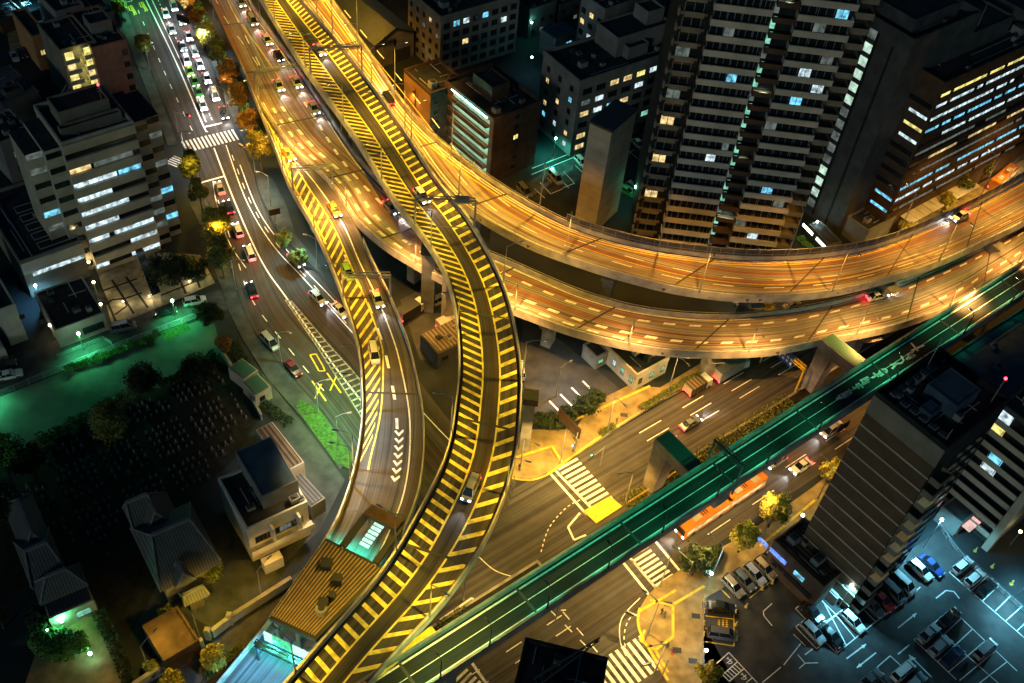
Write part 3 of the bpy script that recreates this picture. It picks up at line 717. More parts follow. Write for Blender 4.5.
# piers
for f in (.05, .16, .28, .4, .52, .63, .74, .86): VA.pier(VA.len * f)
for f in (.04, .12, .2, .315, .44, .55, .66, .77, .88): VB.pier(VB.len * f, 2.0)
for f in (.08, .2, .3, .42, .535, .66, .78, .9): VC.pier(VC.len * f, 2.0, u=.5)
for f in (.3, .42, .54, .66): VD.pier(VD.len * f, 1.6, girder=2.0)
# ------------------------------------------------------------------ lamps along the viaducts (all lights are the place's own lamps)
def via_lamps(V, name, d0, step, n, right, color, power, h=8.5, reach=2.4, group='', mat='steel'):
    for i in range(n):
        d = d0 + i * step
        if d > V.len - 2: break
        p = V.at(d, -.02, .9, right); a = V.az(d) + (R(90) if right else R(-90))
        lamp(p, a, '%s lamp from the top on the %s' % (ORD[i].capitalize(), name), group, h, reach, color, int(power * 1.45), mat, size=118)
via_lamps(VA, 'outer parapet of the golden curving viaduct', 8, 25, 16, True, (1, .45, .05), 7200, h=11, group='lamps along the golden viaduct')
via_lamps(VA, 'inner parapet of the golden curving viaduct', 20, 26, 16, False, (1, .50, .07), 5600, h=11, group='lamps along the golden viaduct')
via_lamps(VB, 'inner parapet of the lower viaduct', 6, 27, 5, True, (1, .52, .12), 6600, h=8.5, group='lamps along the lower viaduct')
via_lamps(VB, 'outer parapet of the lower viaduct', VB.len * .31, 22, 12, False, (1, .48, .11), 7600, h=6.5, group='lamps along the lower viaduct')
via_lamps(VC, 'west parapet of the highest hatched ramp', 6, 22, 16, False, SOD, 4600, group='lamps along the highest ramp')
via_lamps(VC, 'east parapet of the highest hatched ramp', 14, 22, 16, True, SOD, 4600, group='lamps along the highest ramp')
via_lamps(VD, 'west parapet of the hatched slip ramp', 22, 21, 6, False, (1, .52, .05), 5200, group='lamps along the slip ramp')
via_lamps(VD, 'lower west parapet of the slip ramp', VD.len * .66, 12, 2, False, (.7, .9, 1), 4200, group='cool lamps at the toll end of the slip ramp')
for i, (px, py) in enumerate(((432, 670), (482, 640), (540, 603), (600, 563), (655, 529), (708, 492), (760, 462), (812, 427), (888, 377), (955, 332), (1005, 303))):
    d = (P(px, py, 16) - VE.C[0]).length; p = VE.at(d, -.02, .9, True)
    lamp(p, VE.az(d) + R(90), '%s short lamp from the bottom on the green ramp parapet' % ORD[i].capitalize(), 'lamps along the green ramp', 5.0, .9, GRN, 850, 'steel_dark', lens='globe_c', size=118, tilt=24)
# avenue, crossing and street lamps at ground level
for i, (px, py, az_, col, pw, h, lab) in enumerate((
    (560, 463, -60, (1, .62, .17), 4875, 10, 'tall lamp on the corner pavement by the upper zebra crossing'),
    (607, 432, -50, (1, .62, .17), 4875, 10, 'lamp beside the round hedge on the upper pavement'),
    (668, 392, -50, (1, .62, .17), 3900, 10, 'lamp by the planter next to the two halted lorries'),
    (735, 356, -50, ORANGE, 2600, 9, 'lamp under the edge of the lower viaduct by the avenue'),
    (520, 470, -30, (1, .62, .17), 4500, 9, 'lamp at the foot of the highest ramp on the corner pavement'),
    (648, 634, 150, (1, .62, .17), 4875, 10, 'lamp on the rounded corner pavement with yellow lines'),
    (660, 586, 140, (1, .62, .17), 3750, 10, 'lamp at the lower end of the long zebra crossing'),
    (712, 576, 140, (1, .62, .17), 3900, 9, 'lamp between the dark tree and the yellow parking row'),
    (762, 536, 130, (1, .62, .17), 3900, 9, 'lamp between the two golden trees on the avenue'),
    (818, 498, 130, (1, .62, .17), 2625, 9, 'lamp by the golden tree at the striped tower'),
    (655, 672, 200, (1, .62, .17), 3375, 9, 'lamp near the lower zebra crossing at the bottom edge'),
    (463, 600, 60, (1, .62, .17), 3150, 9, 'lamp on the small island below the highest ramp'),
    (626, 500, 200, ORANGE, 3600, 8, 'lamp on the yellow nose of the central reserve'),
    (232, 268, 150, SOD, 2600, 10, 'lamp at the kerb beside the largest pointed tree on the left pavement'),
    (205, 205, 150, SOD, 1800, 10, 'lamp at the kerb beside the upper pointed trees on the left pavement'),
    (960, 225, -40, (1, .62, .17), 4500, 9, 'lamp on the pavement by the ribbon window office'),
    (1000, 196, -40, (1, .62, .17), 4500, 9, 'lamp at the far right end of the office pavement'),
    (905, 250, -40, (1, .62, .17), 2850, 9, 'lamp by the golden bush at the office corner'),
    (200, 640, 60, SOD, 1900, 8, 'lamp between the two golden trees by the temple wall'),
    (150, 672, 60, SOD, 1300, 8, 'lamp at the bottom end of the temple wall'),
    (262, 598, 60, ORANGE, 900, 8, 'lamp by the toll canopy on the temple street'),
    (215, 20, 200, ORANGE, 3200, 8, 'lamp among the rust coloured trees at the top'),
    (240, 108, 200, ORANGE, 3200, 8, 'lamp among the rust coloured trees near the zebra'),
    (258, 160, 200, (1, .62, .17), 1950, 8, 'lamp beside the tree at the end of the zebra crossing'),
)):
    lamp(P(px, py, .14), R(az_), lab, 'sodium street lamps at ground level', h, 2.4, col, pw, size=166)
for i, (px, py, az_, col, pw, lab) in enumerate((
    (128, 12, -20, (.2, 1, .5), 3900, 'green lit lamp at the top left end of the street'),
    (150, 70, -20, (.6, 1, .8), 1200, 'lamp beside the round yellow tree on the left pavement'),
    (214, 60, 180, WHT, 5400, 'white lamp over the queue of taxis'),
    (228, 118, 180, WHT, 4800, 'white lamp over the head of the queue at the zebra'),
    (192, 28, 180, WHT, 3900, 'white lamp near the dark sign board over the queue'),
    (186, 160, -20, WHT, 2100, 'white lamp at the left end of the upper zebra crossing'),
    (271, 205, 170, (.5, .95, .9), 3900, 'pale lamp on the triangular island with the brown sign'),
    (318, 268, 170, (.35, .9, .95), 3900, 'cyan lamp tucked beside the slip ramp'),
    (236, 290, 0, (.4, .9, .7), 1350, 'dim lamp on the left pavement below the pointed trees'),
    (281, 362, 0, (.45, 1, .6), 2250, 'bent lamp beside the dark red parked car'),
    (318, 412, 20, (.25, 1, .3), 3900, 'lamp on the bright green verge by the street'),
    (338, 445, 20, (.25, 1, .3), 3000, 'lamp at the lower end of the bright green verge'),
    (432, 296, -60, WHT, 3900, 'white lamp beside the tall pier in the service yard'),
    (556, 396, 40, WHT, 2200, 'white lamp at the back of the painted bays under the lower viaduct'),
    (470, 310, -120, (.6, .9, 1), 2250, 'lamp at the back of the service yard'),
)):
    lamp(P(px, py, .14), R(az_), lab, 'cool street lamps at ground level', 8, 2.0, col, pw, lens='globe_c')
for px, py, lab, h, c, pw, mt in (
    (84, 351, 'brilliant green globe lamp on the fence left of the parked van', 4.5, (.08, 1, .36), 3600, 'globe'),
    (176, 318, 'brilliant green globe lamp on the fence beside the white car', 4.5, (.08, 1, .34), 3200, 'globe'),
    (-14, 405, 'green lamp at the left edge of the court', 4.5, (.08, 1, .4), 2400, 'globe'),
    (52, 640, 'left of two bright green lamps in the temple garden bushes', 2.6, (.05, 1, .34), 900, 'globe'),
    (66, 630, 'right of two bright green lamps in the temple garden bushes', 2.6, (.05, 1, .34), 900, 'globe'),
    (92, 658, 'small teal lamp on the garden path', 1.2, (.1, 1, .6), 200, 'globe_c'),
    (104, 316, 'warm globe lamp at the upper corner of the dark hall', 3, WARM, 120, 'globe_w'),
    (105, 325, 'lower warm globe lamp at the corner of the dark hall', 3, WARM, 120, 'globe_w'),
    (54, 337, 'warm globe lamp on the front corner of the dark hall', 3, WARM, 120, 'globe_w'),
    (97, 294, 'warm globe lamp on the forecourt side of the dark hall', 3, WARM, 160, 'globe_w'),
    (92, 274, 'warm globe lamp at the foot of the stepped tower', 3, WARM, 160, 'globe_w'),
    (50, 322, 'small warm globe lamp at the back corner of the dark hall', 3, WARM, 60, 'globe_w'),
    (838, 608, 'cyan lamp at the corner of the car park by the shop', 7, CYAN, 5600, 'globe_c'),
    (923, 548, 'cyan lamp at the top of the car park by the booth', 8.5, CYAN, 9500, 'globe_c'),
    (1014, 600, 'cyan lamp at the right fence of the car park', 8.5, CYAN, 9500, 'globe_c'),
    (706, 587, 'cool white lamp at the corner of the yellow marked parking row', 4, (.5, .85, 1), 1500, 'globe_c'),
    (702, 660, 'cool lamp by the parking ticket machine', 3, (.6, .85, 1), 700, 'globe_c'),
    (955, 510, 'warm lamp under the slatted building by the pink canopy', 4, WARM, 300, 'globe_w'),
    (1010, 545, 'yellow lamp in the yard of the slatted building', 4, WARM, 420, 'globe_w'),
    (796, 529, 'cyan lamp by the shop beside the striped tower', 4, CYAN, 350, 'globe_c'),
    (812, 236, 'white green lamp in the yard beside the balcony tower', 4, (.6, 1, .8), 500, 'globe_c'),
    (563, 148, 'green lamp at the foot of the lit window block', 3.5, (.3, 1, .3), 500, 'globe'),
    (553, 160, 'teal lamp on the back street by the car row', 6, TEAL, 3000, 'globe_c'),
    (648, 122, 'teal lamp on the back street by the stone pillar', 6, TEAL, 3200, 'globe_c'),
    (632, 205, 'green lamp over the cars beside the stone pillar', 5, (.2, 1, .6), 1600, 'globe_c'),
    (762, 305, 'brilliant lamp between the two big viaducts by the golden bush', 4, (1, .9, .6), 500, 'globe_w'),
    (735, 312, 'teal lamp over the little parking bays between the viaducts', 4, TEAL, 260, 'globe_c'),
    (562, 10, 'yellow lamp among the bushes at the top', 4, WARM, 700, 'globe_w'),
    (25, 18, 'cyan lamp over the little yard with three cars', 6, CYAN, 5000, 'globe_c'),
    (42, 305, 'blue lamp in the passage beside the dark hall', 5, (.2, .6, 1), 2200, 'globe_c'),
    (530, 40, 'teal lamp behind the brick gallery block', 5, TEAL, 500, 'globe_c'),
    (530, 75, 'cyan lamp in the lane behind the brick gallery block', 5, CYAN, 500, 'globe_c'),
):
    globe_lamp(P(px, py, .02), lab, None, h, c, pw, mt, aim=30 if 'fence' in lab or 'court' in lab else 25 if 'car park' in lab else 1 if 'back street' in lab or 'dark hall' in lab or 'little yard' in lab else None)
# ------------------------------------------------------------------ buildings
ALLB = []
class Bld:
    """rectangular block from three roof corners in the photo (A nearest, B to its right, C to its left) and its height"""
    def __init__(s, name, label, A, B, C, h, wall, roof='roof', cat='building', az=None, w=None, d=None, par=.9, base=0.0, roofname='roof', group=None, walls=True, back=None):
        a, b, c = P(*A, h), P(*B, h), P(*C, h)
        az = math.atan2((b - a).y, (b - a).x) if az is None else R(az)
        x = Vector((math.cos(az), math.sin(az), 0)); y = Vector((-x.y, x.x, 0))
        s.w = (b - a).dot(x) if w is None else w; s.d = (c - a).dot(y) if d is None else d
        s.h, s.az, s.x, s.y, s.o = h, az, x, y, Vector((a.x, a.y, 0)); ALLB.append(s); s.walls = walls; s.cat = cat
        s.e = thing(name, label, cat, (a.x, a.y, 0), az, group); s.cache = {}
        if walls:
            m = MB(); m.box(0, 0, base, s.w, s.d, h - .35); m.build('wall', M[wall], s.e)
            m = MB(); m.box(.25, .25, h - .35, s.w - .25, s.d - .25, h - .1); s.roof = m.build(roofname, M[roof], s.e)
            if par:
                m = MB(); t = .28
                for q in ((-.06, -.06, s.w + .06, t), (-.06, s.d - t, s.w + .06, s.d + .06), (-.06, t, t, s.d - t), (s.w - t, t, s.w + .06, s.d - t)):
                    m.box(q[0], q[1], h - .5, q[2], q[3], h + par)
                m.build('parapet', M[wall], s.e)
    def uv(s, face, u, z, out=0.0):
        """local point: face f (A-B), l (A-C), r (B side), k (C side)"""
        return {'f': (u, -out, z), 'l': (-out, u, z), 'r': (s.w + out, u, z), 'k': (u, s.d + out, z)}[face]
    def fbox(s, mb, face, u0, u1, z0, z1, o0, o1, m=0):
        if face == 'f': mb.box(u0, -o1, z0, u1, -o0, z1, m)
        elif face == 'l': mb.box(-o1, u0, z0, -o0, u1, z1, m)
        elif face == 'r': mb.box(s.w + o0, u0, z0, s.w + o1, u1, z1, m)
        else: mb.box(u0, s.d + o0, z0, u1, s.d + o1, z1, m)
    def win(s, face, u, z, w, h, pane=None, mull=1, name='window', frame='steel_dark', depth=.06):
        key = (face in 'fk', round(w, 2), round(h, 2), mull, frame)
        if key not in s.cache:
            m = MB(); fr = .07
            for q in ((0, 0, w, fr), (0, h - fr, w, h), (0, fr, fr, h - fr), (w - fr, fr, w, h - fr)): m.box(q[0], -depth, q[1], q[2], .02, q[3], 0)
            for k in range(1, mull + 1): x = w * k / (mull + 1); m.box(x - .03, -depth * .8, fr, x + .03, .02, h - fr, 0)
            m.box(fr, -depth * .45, fr, w - fr, .01, h - fr, 1)
            m.box(-.05, -depth - .06, -.08, w + .05, .02, 0, 0)
            s.cache[key] = m.mesh(name, [M[frame], M['glass']])
        o = link(name, s.cache[key], s.e, s.uv(face, u, z, .004))
        o.rotation_euler = (0, 0, {'f': 0, 'l': R(-90), 'r': R(90), 'k': R(180)}[face])
        if face == 'l': o.location = s.uv('l', u + w, z, .004)
        if face == 'k': o.location = s.uv('k', u + w, z, .004)
        if pane: setmat(o, 1, M[pane])
        return o
    def grid(s, face, u0, u1, nu, z0, dz, nz, w, h, lits=(), panes=('w_warm', 'w_white', 'w_cyan'), mull=1, p=.2, **k):
        rr = random.Random(hash(face) % 7 + nu * 31 + nz)
        for i in range(nu):
            for j in range(nz):
                pane = None
                if (i, j) in lits: pane = lits[(i, j)] if isinstance(lits, dict) else rr.choice(panes)
                elif not isinstance(lits, dict) and rr.random() < p: pane = rr.choice(panes)
                s.win(face, u0 + (u1 - u0 - w) * (i / max(1, nu - 1)), z0 + dz * j, w, h, pane, mull, **k)
    def unit(s, x, y, w, d, h, z=None, mat='steel', name='rooftop_unit'):
        z = s.h - .1 if z is None else z
        m = MB(); m.box(x, y, z, x + w, y + d, z + h, 0); m.box(x + w * .12, y + d * .12, z + h, x + w * .88, y + d * .88, z + h + .12, 1)
        if min(w, d) < 3.5: m.tube((x + w / 2, y + d / 2, z + h + .1), (x + w / 2, y + d / 2, z + h + .3), min(w, d) * .3, n=10, m=1)
        return m.build(name, [M[mat], M['steel_dark']], s.e)
    def block(s, x0, y0, x1, y1, h, wall, roof='roof', z=None, name='roof_house', par=.5):
        z = s.h - .1 if z is None else z; m = MB(); m.box(x0, y0, z, x1, y1, z + h, 0, 1)
        if par:
            for q in ((x0, y0, x1, y0 + .2), (x0, y1 - .2, x1, y1), (x0, y0 + .2, x0 + .2, y1 - .2), (x1 - .2, y0 + .2, x1, y1 - .2)): m.box(q[0], q[1], z + h, q[2], q[3], z + h + par, 0)
        return m.build(name, [M[wall], M[roof]], s.e)
    def pipes(s, n=4, seed=1):
        rr = random.Random(seed); m = MB()
        for _ in range(n):
            x, y = rr.uniform(.1, .9) * s.w, rr.uniform(.1, .9) * s.d
            l = rr.uniform(.2, .5); z = s.h + .15
            if rr.random() < .5: m.tube((x, y, z), (min(s.w - .4, x + l * s.w), y, z), .09, n=6)
            else: m.tube((x, y, z), (x, min(s.d - .4, y + l * s.d), z), .09, n=6)
        return m.build('roof_pipework', M['steel'], s.e)
    def mast(s, x, y, h, z=None, beacon=False):
        z = s.h if z is None else z; m = MB(); m.tube((x, y, z - .15), (x, y, z + h), .09, .04, 6)
        for k in (.6, .8): m.bar((x - .5, y, z + h * k), (x + .5, y, z + h * k), .05, .05)
        o = m.build('mast', M['steel'], s.e)
        if beacon: q = MB(); q.ball((x, y, z + h + .15), .22); q.build('beacon', M['red_lamp'], o)

# --- balcony tower -------------------------------------------------
a0 = P(660, 246, 4); TW = 40.0
tw = Bld('apartment_tower', 'tall apartment tower with beige balcony bands on every floor beside the golden viaduct', (0, 0), (0, 0), (0, 0), 100, 'black', walls=False, az=-1, w=38, d=26)
q = P(658, 243, 3.2); tw.e.location = (q.x - 5.4, q.y + .3, 0)
NF, FH = 31, 3.05
m = MB(); m.box(5.2, 1.2, 0, 30, 24, NF * FH + 4); m.box(0, 3.2, 0, 5.2, 23, NF * FH + 4); m.build('wall', M['black'], tw.e)
bl = {}
def band(key, x0, x1, y0, hh, mat):
    if key not in bl:
        m = MB(); m.box(x0, y0, 0, x1, y0 + .16, hh); m.box(x0, y0 + .16, -.02, x1, 1.25 if x0 > 6 else 3.3, .18)
        m.box(x0, y0 + .16, .18, x0 + .14, 1.2 if x0 > 6 else 3.2, hh); m.box(x1 - .14, y0 + .16, .18, x1, 1.2 if x0 > 6 else 3.2, hh)
        m.box(x0, y0 - .05, hh, x1, y0 + .22, hh + .07)
        bl[key] = m.mesh('balcony', M[mat])
    return bl[key]
rr = random.Random(5)
gap = MB(); dw = MB(); post = MB(); gap2 = MB()
LIT = {(19, 1): 'w_cyan', (20, 1): 'w_cyan', (22, 1): 'w_cyan', (23, 3): 'w_white', (13, 3): 'w_cyan', (19, 0): 'w_cyan', (20, 0): 'w_white', (21, 0): 'w_cyan', (23, 0): 'w_cyan', (12, 6): 'w_cyan', (17, 6): 'w_dim', (5, 6): 'w_cyan', (24, 6): 'w_cyan', (25, 6): 'w_white', (18, 0): 'w_white', (25, 1): 'w_cyan', (26, 1): 'w_cyan', (27, 1): 'w_white', (1, 6): 'w_white', (9, 0): 'w_warm', (6, 0): 'w_warm', (3, 0): 'w_warm', (8, 4): 'w_dim', (11, 0): 'w_dim', (14, 0): 'w_dim', (15, 7): 'w_dim', (21, 7): 'w_cyan', (16, 2): 'w_dim', (10, 5): 'w_dim', (7, 3): 'w_white', (14, 6): 'w_white', (4, 7): 'w_dim', (20, 5): 'w_dim', (24, 2): 'w_cyan', (18, 7): 'w_cyan', (22, 0): 'w_cyan', (2, 5): 'w_dim', (13, 7): 'w_white'}
for k in range(NF):
    z = 3.2 + k * FH
    for key, x0, x1, y0, hh, mt in (('a', 5.4, 15.8, -.35, 1.2, 'tower_band'), ('c', 20.1, 30.0, -.55, 1.2, 'tower_band')):
        link('balcony', band(key, x0, x1, y0, hh, mt), tw.e, (0, 0, z))
    if k % 1 == 0: link('balcony', band('b', 16.0, 19.9, -.9, 1.0, 'brown'), tw.e, (0, 0, z - .75))
    for i in range(8):                                        # window bays behind the balconies
        x = (.8, 5.8, 8.4, 11.0, 13.6, 20.6, 23.8, 27.0)[i]; w_ = (3.4, 2.4, 2.4, 2.4, 1.6, 2.8, 2.8, 2.8)[i]; y = 3.16 if i == 0 else 1.16
        key = (k, i)
        if key in LIT:
            q = MB(); q.box(x, y - .04, z + .3, x + w_ * .75, y + .02, z + 2.35, 1); q.box(x + w_ * .36, y - .09, z + .3, x + w_ * .40, y - .05, z + 2.35, 0); q.box(x - .05, y - .1, z + 2.35, x + w_ * .75 + .05, y, z + 2.45, 0)
            q.build('window', [M['steel'], M[LIT[key]]], tw.e)
        else:
            dw.box(x, y - .04, z + .2, x + w_, y + .02, z + 2.35, 0)
            for j in (0, .5, 1): dw.box(x + w_ * j - .04, y - .1, z + .2, x + w_ * j + .04, y - .045, z + 2.35, 1)
    if k % 2 == 0 or True:
        q = MB(); q.box(15.9, 1.1, z + .1, 17.0, 1.19, z + 2.5)
        q.build('stairwell_light', M['w_green'] if k % 3 else M['w_dim'], tw.e)
    gap.box(0, 2.9, z - .15, 5.1, 3.4, z + .35); gap.box(-.4, 2.2, z - .15, .0, 3.4, z + 1.3)
    gap.box(.8, 1.9, z - .1, 4.4, 3.2, z + .1); gap.box(.8, 1.9, z + .1, 4.4, 2.0, z + 1.0)
    gap2.box(30, 3.0, z - .15, 34, 9, z + .2); gap2.box(30.2, 2.8, z + .2, 34, 2.98, z + 1.2); gap2.box(34, 2.8, z - .15, 34.15, 9, z + 1.2)
    post.box(15.86, .5, z - .4, 15.95, 1.2, z + 2.6); post.box(19.96, .5, z - .4, 20.06, 1.2, z + 2.6)
m = MB(); m.box(30, 9, 0, 34.5, 22, NF * FH + 2); m.build('side_wing', M['black'], tw.e)
tag(dw.build('dark_window', [M['glass'], M['steel']], tw.e), kind='stuff')
gap.build('side_loggia', M['beige_dark'], tw.e); gap2.build('side_loggia', M['beige_dark'], tw.e); post.build('screen', M['steel'], tw.e)
for i, z in enumerate((2, 16, 32, 50, 66, 82)):
    spot(500, (.75, 1, .7), tw.e, (18, -.2, z + 12), 120)

# --- stone pillar ---------------------------------------------------
pb = Bld('pillar_building', 'windowless beige stone shaft rising beside the golden viaduct left of the balcony tower', (612, 132), (637, 110), (590, 122), 27, 'beige', 'roof', par=0)
m = MB(); m.box(-.12, -.12, 26.9, pb.w + .12, pb.d + .12, 27.3); m.build('coping', M['steel_dark'], pb.e)
m = MB()
for k in range(1, 9): m.box(-.02, -.02, k * 3, pb.w + .02, pb.d + .02, k * 3 + .05)
m.build('joint', M['beige_dark'], pb.e)

# --- brick gallery block ----------------------------------------------
b3 = Bld('apartment_block', 'brown brick block with cyan lit access galleries down one side', (494, 122), (541, 103), (452, 80), 17, 'brown', 'roof', par=.7)
gal = 6; fl = 2.75
for k in range(gal):
    z = 1.2 + k * fl
    m = MB(); m.box(-1.3, 1.2, z, 0, b3.d * .85, z + .16); m.box(-1.3, 1.2, z + .16, -1.2, b3.d * .85, z + 1.1); m.build('gallery', M['brown'], b3.e)
    m = MB(); m.box(-.03, 1.4, z + .5, -.005, b3.d * .82, z + 2.45); m.build('gallery_wall', M['whitewall'], b3.e)
    m = MB(); m.box(-.9, 1.5, z + 2.5, -.7, b3.d * .8, z + 2.6); m.build('gallery_light', lit('gallery_tube', (.25, 1, .8), 22, .1), b3.e)
    b3.win('f', 6, z + .4, 1.4, 1.3, 'w_yel' if k == 3 else None)
b3.block(4, 6, 9, 13, 3.5, 'brown'); b3.unit(2, 2, 1.5, 1.5, 1.2); b3.pipes(5, 3); b3.mast(8, 12, 4)
b3b = Bld('apartment_block', 'brick block with an orange lit end wall, joined to the cyan gallery block', (431, 96), (466, 84), (401, 73), 15.5, 'brown', 'roof', par=.8)
m = MB(); m.box(-.08, .1, 0, -.01, b3b.d - .1, 15.4); m.build('end_wall', M['rust'], b3b.e)
m = MB(); m.tube((-.2, b3b.d * .55, 1), (-.2, b3b.d * .55, 14), .09, n=6); m.bar((-.5, b3b.d * .6, 12.8), (0, b3b.d * .6, 12.8), .3, .2); m.build('downpipe', M['steel_dark'], b3b.e)
spot(900, (1, .5, .08), b3b.e, (-1.0, b3b.d * .6, 12.4), 120, rot=(0, R(-14), 0)); spot(420, (1, .5, .08), b3b.e, (-1.2, b3b.d * .3, 8), 120, rot=(0, R(-14), 0))
b3b.grid('f', .8, b3b.w - .6, 3, 2, 2.7, 5, 1.2, 1.2, {(1, 1): 'w_warm', (2, 2): 'w_warm'}); b3b.unit(1.5, 2, 1.6, 1.6, 1.6); b3b.pipes(3, 8)
for k in range(6):
    q = MB(); q.box(b3b.w + .02, .5, 1.0 + k * 2.6, b3b.w + 1.4, 1.8, 1.18 + k * 2.6); q.tube((b3b.w + .1, .6, 1.18 + k * 2.6), (b3b.w + 1.3, .6, 3.6 + k * 2.6), .08, n=5); q.build('stair', M['steel'], b3b.e)
    point(55, (.3, 1, .85), (b3b.w + .8, -.1, 2.8 + k * 2.6), .2, b3b.e)

# --- lit window block (middle) ----------------------------------------
b4 = Bld('office_block', 'grey block with scattered lit windows behind the stone pillar', (580, 84), (690, 48), (545, 53), 20, 'grey', 'roof', par=.8)
ls = {(0, 4): 'w_dim', (0, 3): 'w_warm', (1, 3): 'w_white', (2, 3): 'w_cyan', (1, 4): 'w_white', (2, 5): 'w_warm', (3, 3): 'w_warm', (3, 5): 'w_warm', (4, 4): 'w_white', (4, 5): 'w_yel', (0, 1): 'w_warm', (0, 0): 'w_warm', (5, 5): 'w_white', (6, 4): 'w_cyan', (7, 5): 'w_white', (5, 1): 'w_green', (6, 1): 'w_white', (7, 0): 'w_green'}
b4.grid('f', 1.2, b4.w - 1.5, 8, 1.4, 3.05, 6, 2.6, 1.5, ls, mull=2)
b4.grid('l', 2, b4.d - 2, 3, 1.4, 3.05, 6, 1.2, 1.4, {(0, 4): 'w_cyan', (1, 3): 'w_warm', (0, 1): 'w_warm', (2, 4): 'w_warm', (2, 2): 'w_warm', (1, 1): 'w_white', (2, 1): 'w_cyan', (0, 0): 'w_white'}, mull=1)
b4.block(14, 5, 30, 13, 4.6, 'grey'); b4.block(16, 3, 22, 6, 2.6, 'grey'); b4.pipes(6, 2); b4.unit(4, 5, 2, 1.4, 1.2); b4.block(24, 7, 29, 12, 3, 'grey', z=b4.h + 4.5, name='tank_house')
q = MB(); q.box(b4.w * .4, -.6, 2.9, b4.w, -.05, 3.1); q.build('canopy', M['green_steel'], b4.e)
# --- upper middle blocks ----------------------------------------------
b2 = Bld('apartment_block', 'pale grey block with dark loggias at the top beside the gable roofed warehouse', (441, 19), (520, -4), (420, -12), 16, 'beige_dark', 'roof', par=.6)
b2.grid('f', .8, b2.w - .8, 8, 1.2, 2.9, 5, 1.9, 1.6, {(2, 4): 'w_white', (1, 4): 'w_cyan', (2, 2): 'w_warm', (4, 4): 'w_cyan', (6, 3): 'w_white'}, mull=1)
b2.grid('l', 1, b2.d - 1, 5, 1.2, 2.9, 5, 1.2, 1.3, {(1, 4): 'w_warm', (2, 3): 'w_dim', (0, 3): 'w_dim'}); b2.pipes(3, 5); b2.unit(3, 4, 2, 2, 1.3)
wh = Bld('warehouse', 'warehouse with a dull green gable roof above the golden viaduct', (375, 45), (414, 32), (338, -5), 7, 'beige_dark', par=0, walls=False)
m = MB(); m.box(0, 0, 0, wh.w, wh.d, 7); m.build('wall', M['beige_dark'], wh.e)
m = MB(); ov = .5; rz = 10
m.prism([(-ov, -ov), (wh.w / 2, -ov), (wh.w / 2, wh.d + ov), (-ov, wh.d + ov)], 7.01, 7.2)
for x0, x1, z0, z1 in ((-ov, wh.w / 2, 7.0, rz), (wh.w / 2, wh.w + ov, rz, 7.0)):
    m.face([(x0, -ov, z0), (x1, -ov, z1), (x1, wh.d + ov, z1), (x0, wh.d + ov, z0)]); m.face([(x0, -ov, z0 + .2), (x1, -ov, z1 + .2), (x1, wh.d + ov, z1 + .2), (x0, wh.d + ov, z0 + .2)])
m.build('roof', striped('green_sheet_roof', (.03, .045, .035), (.06, .085, .065), .7, 1, .5, .5, .2), wh.e)
m = MB(); m.face([(0, -.01, 7), (wh.w, -.01, 7), (wh.w / 2, -.01, rz - .1)]); m.face([(0, wh.d + .01, 7), (wh.w / 2, wh.d + .01, rz - .1), (wh.w, wh.d + .01, 7)]); m.build('gable', M['beige_dark'], wh.e)
wh.win('f', wh.w / 2 - .4, 4.5, .8, 2, None); m = MB(); m.box(wh.w * .45, -.06, 0, wh.w * .9, -.01, 3.6); m.build('shutter_door', M['steel_dark'], wh.e)
wh.grid('l', 1, wh.d - 1, 6, 3.2, 0, 1, 2.4, 1.4, {})
sh = Bld('shed', 'small shed with a blue grey sheet roof behind the lit window block', (556, 38), (578, 29), (543, 27), 7, 'grey', 'roof_blue', par=0); sh.win('f', 4, 3, 2, 1.5, 'w_cyan'); sh.win('f', 1, 3, 1.4, 1.2, None)
u8 = Bld('office_block', 'narrow block with a stack of warm lit windows at the top edge', (605, 12), (640, 0), (588, -6), 18, 'grey', 'roof', par=.8)
u8.grid('l', .6, u8.d - .6, 3, 2, 3, 5, 1.6, 1.5, {(1, 4): 'w_warm', (2, 3): 'w_warm', (1, 2): 'w_white', (0, 3): 'w_cyan', (1, 1): 'w_warm'}); u8.grid('f', .6, u8.w - .6, 4, 2, 3, 5, 1.6, 1.5, {(0, 4): 'w_cyan'}); u8.pipes(3, 9)
for i, (A, h, w_, d_, lab) in enumerate((((560, 8), 6, 12, 9, 'low dark house among bushes at the top edge'), ((300, 4), 5, 9, 12, 'low dark house beside the viaducts at the top edge'), ((530, 12), 8, 9, 9, 'low dark house behind the pale grey block'), ((668, -6), 24, 14, 12, 'dark block at the top edge left of the balcony tower'))):
    q = Bld('house', lab, A, A, A, h, 'grey_dark', 'roof', az=41.5, w=w_, d=d_); q.grid('f', .8, q.w - .8, 3, 1.2, 2.8, max(1, int(h / 3)), 1.3, 1.2, {(1, 0): 'w_dim'}); q.unit(2, 2, 1.2, 1, .9)
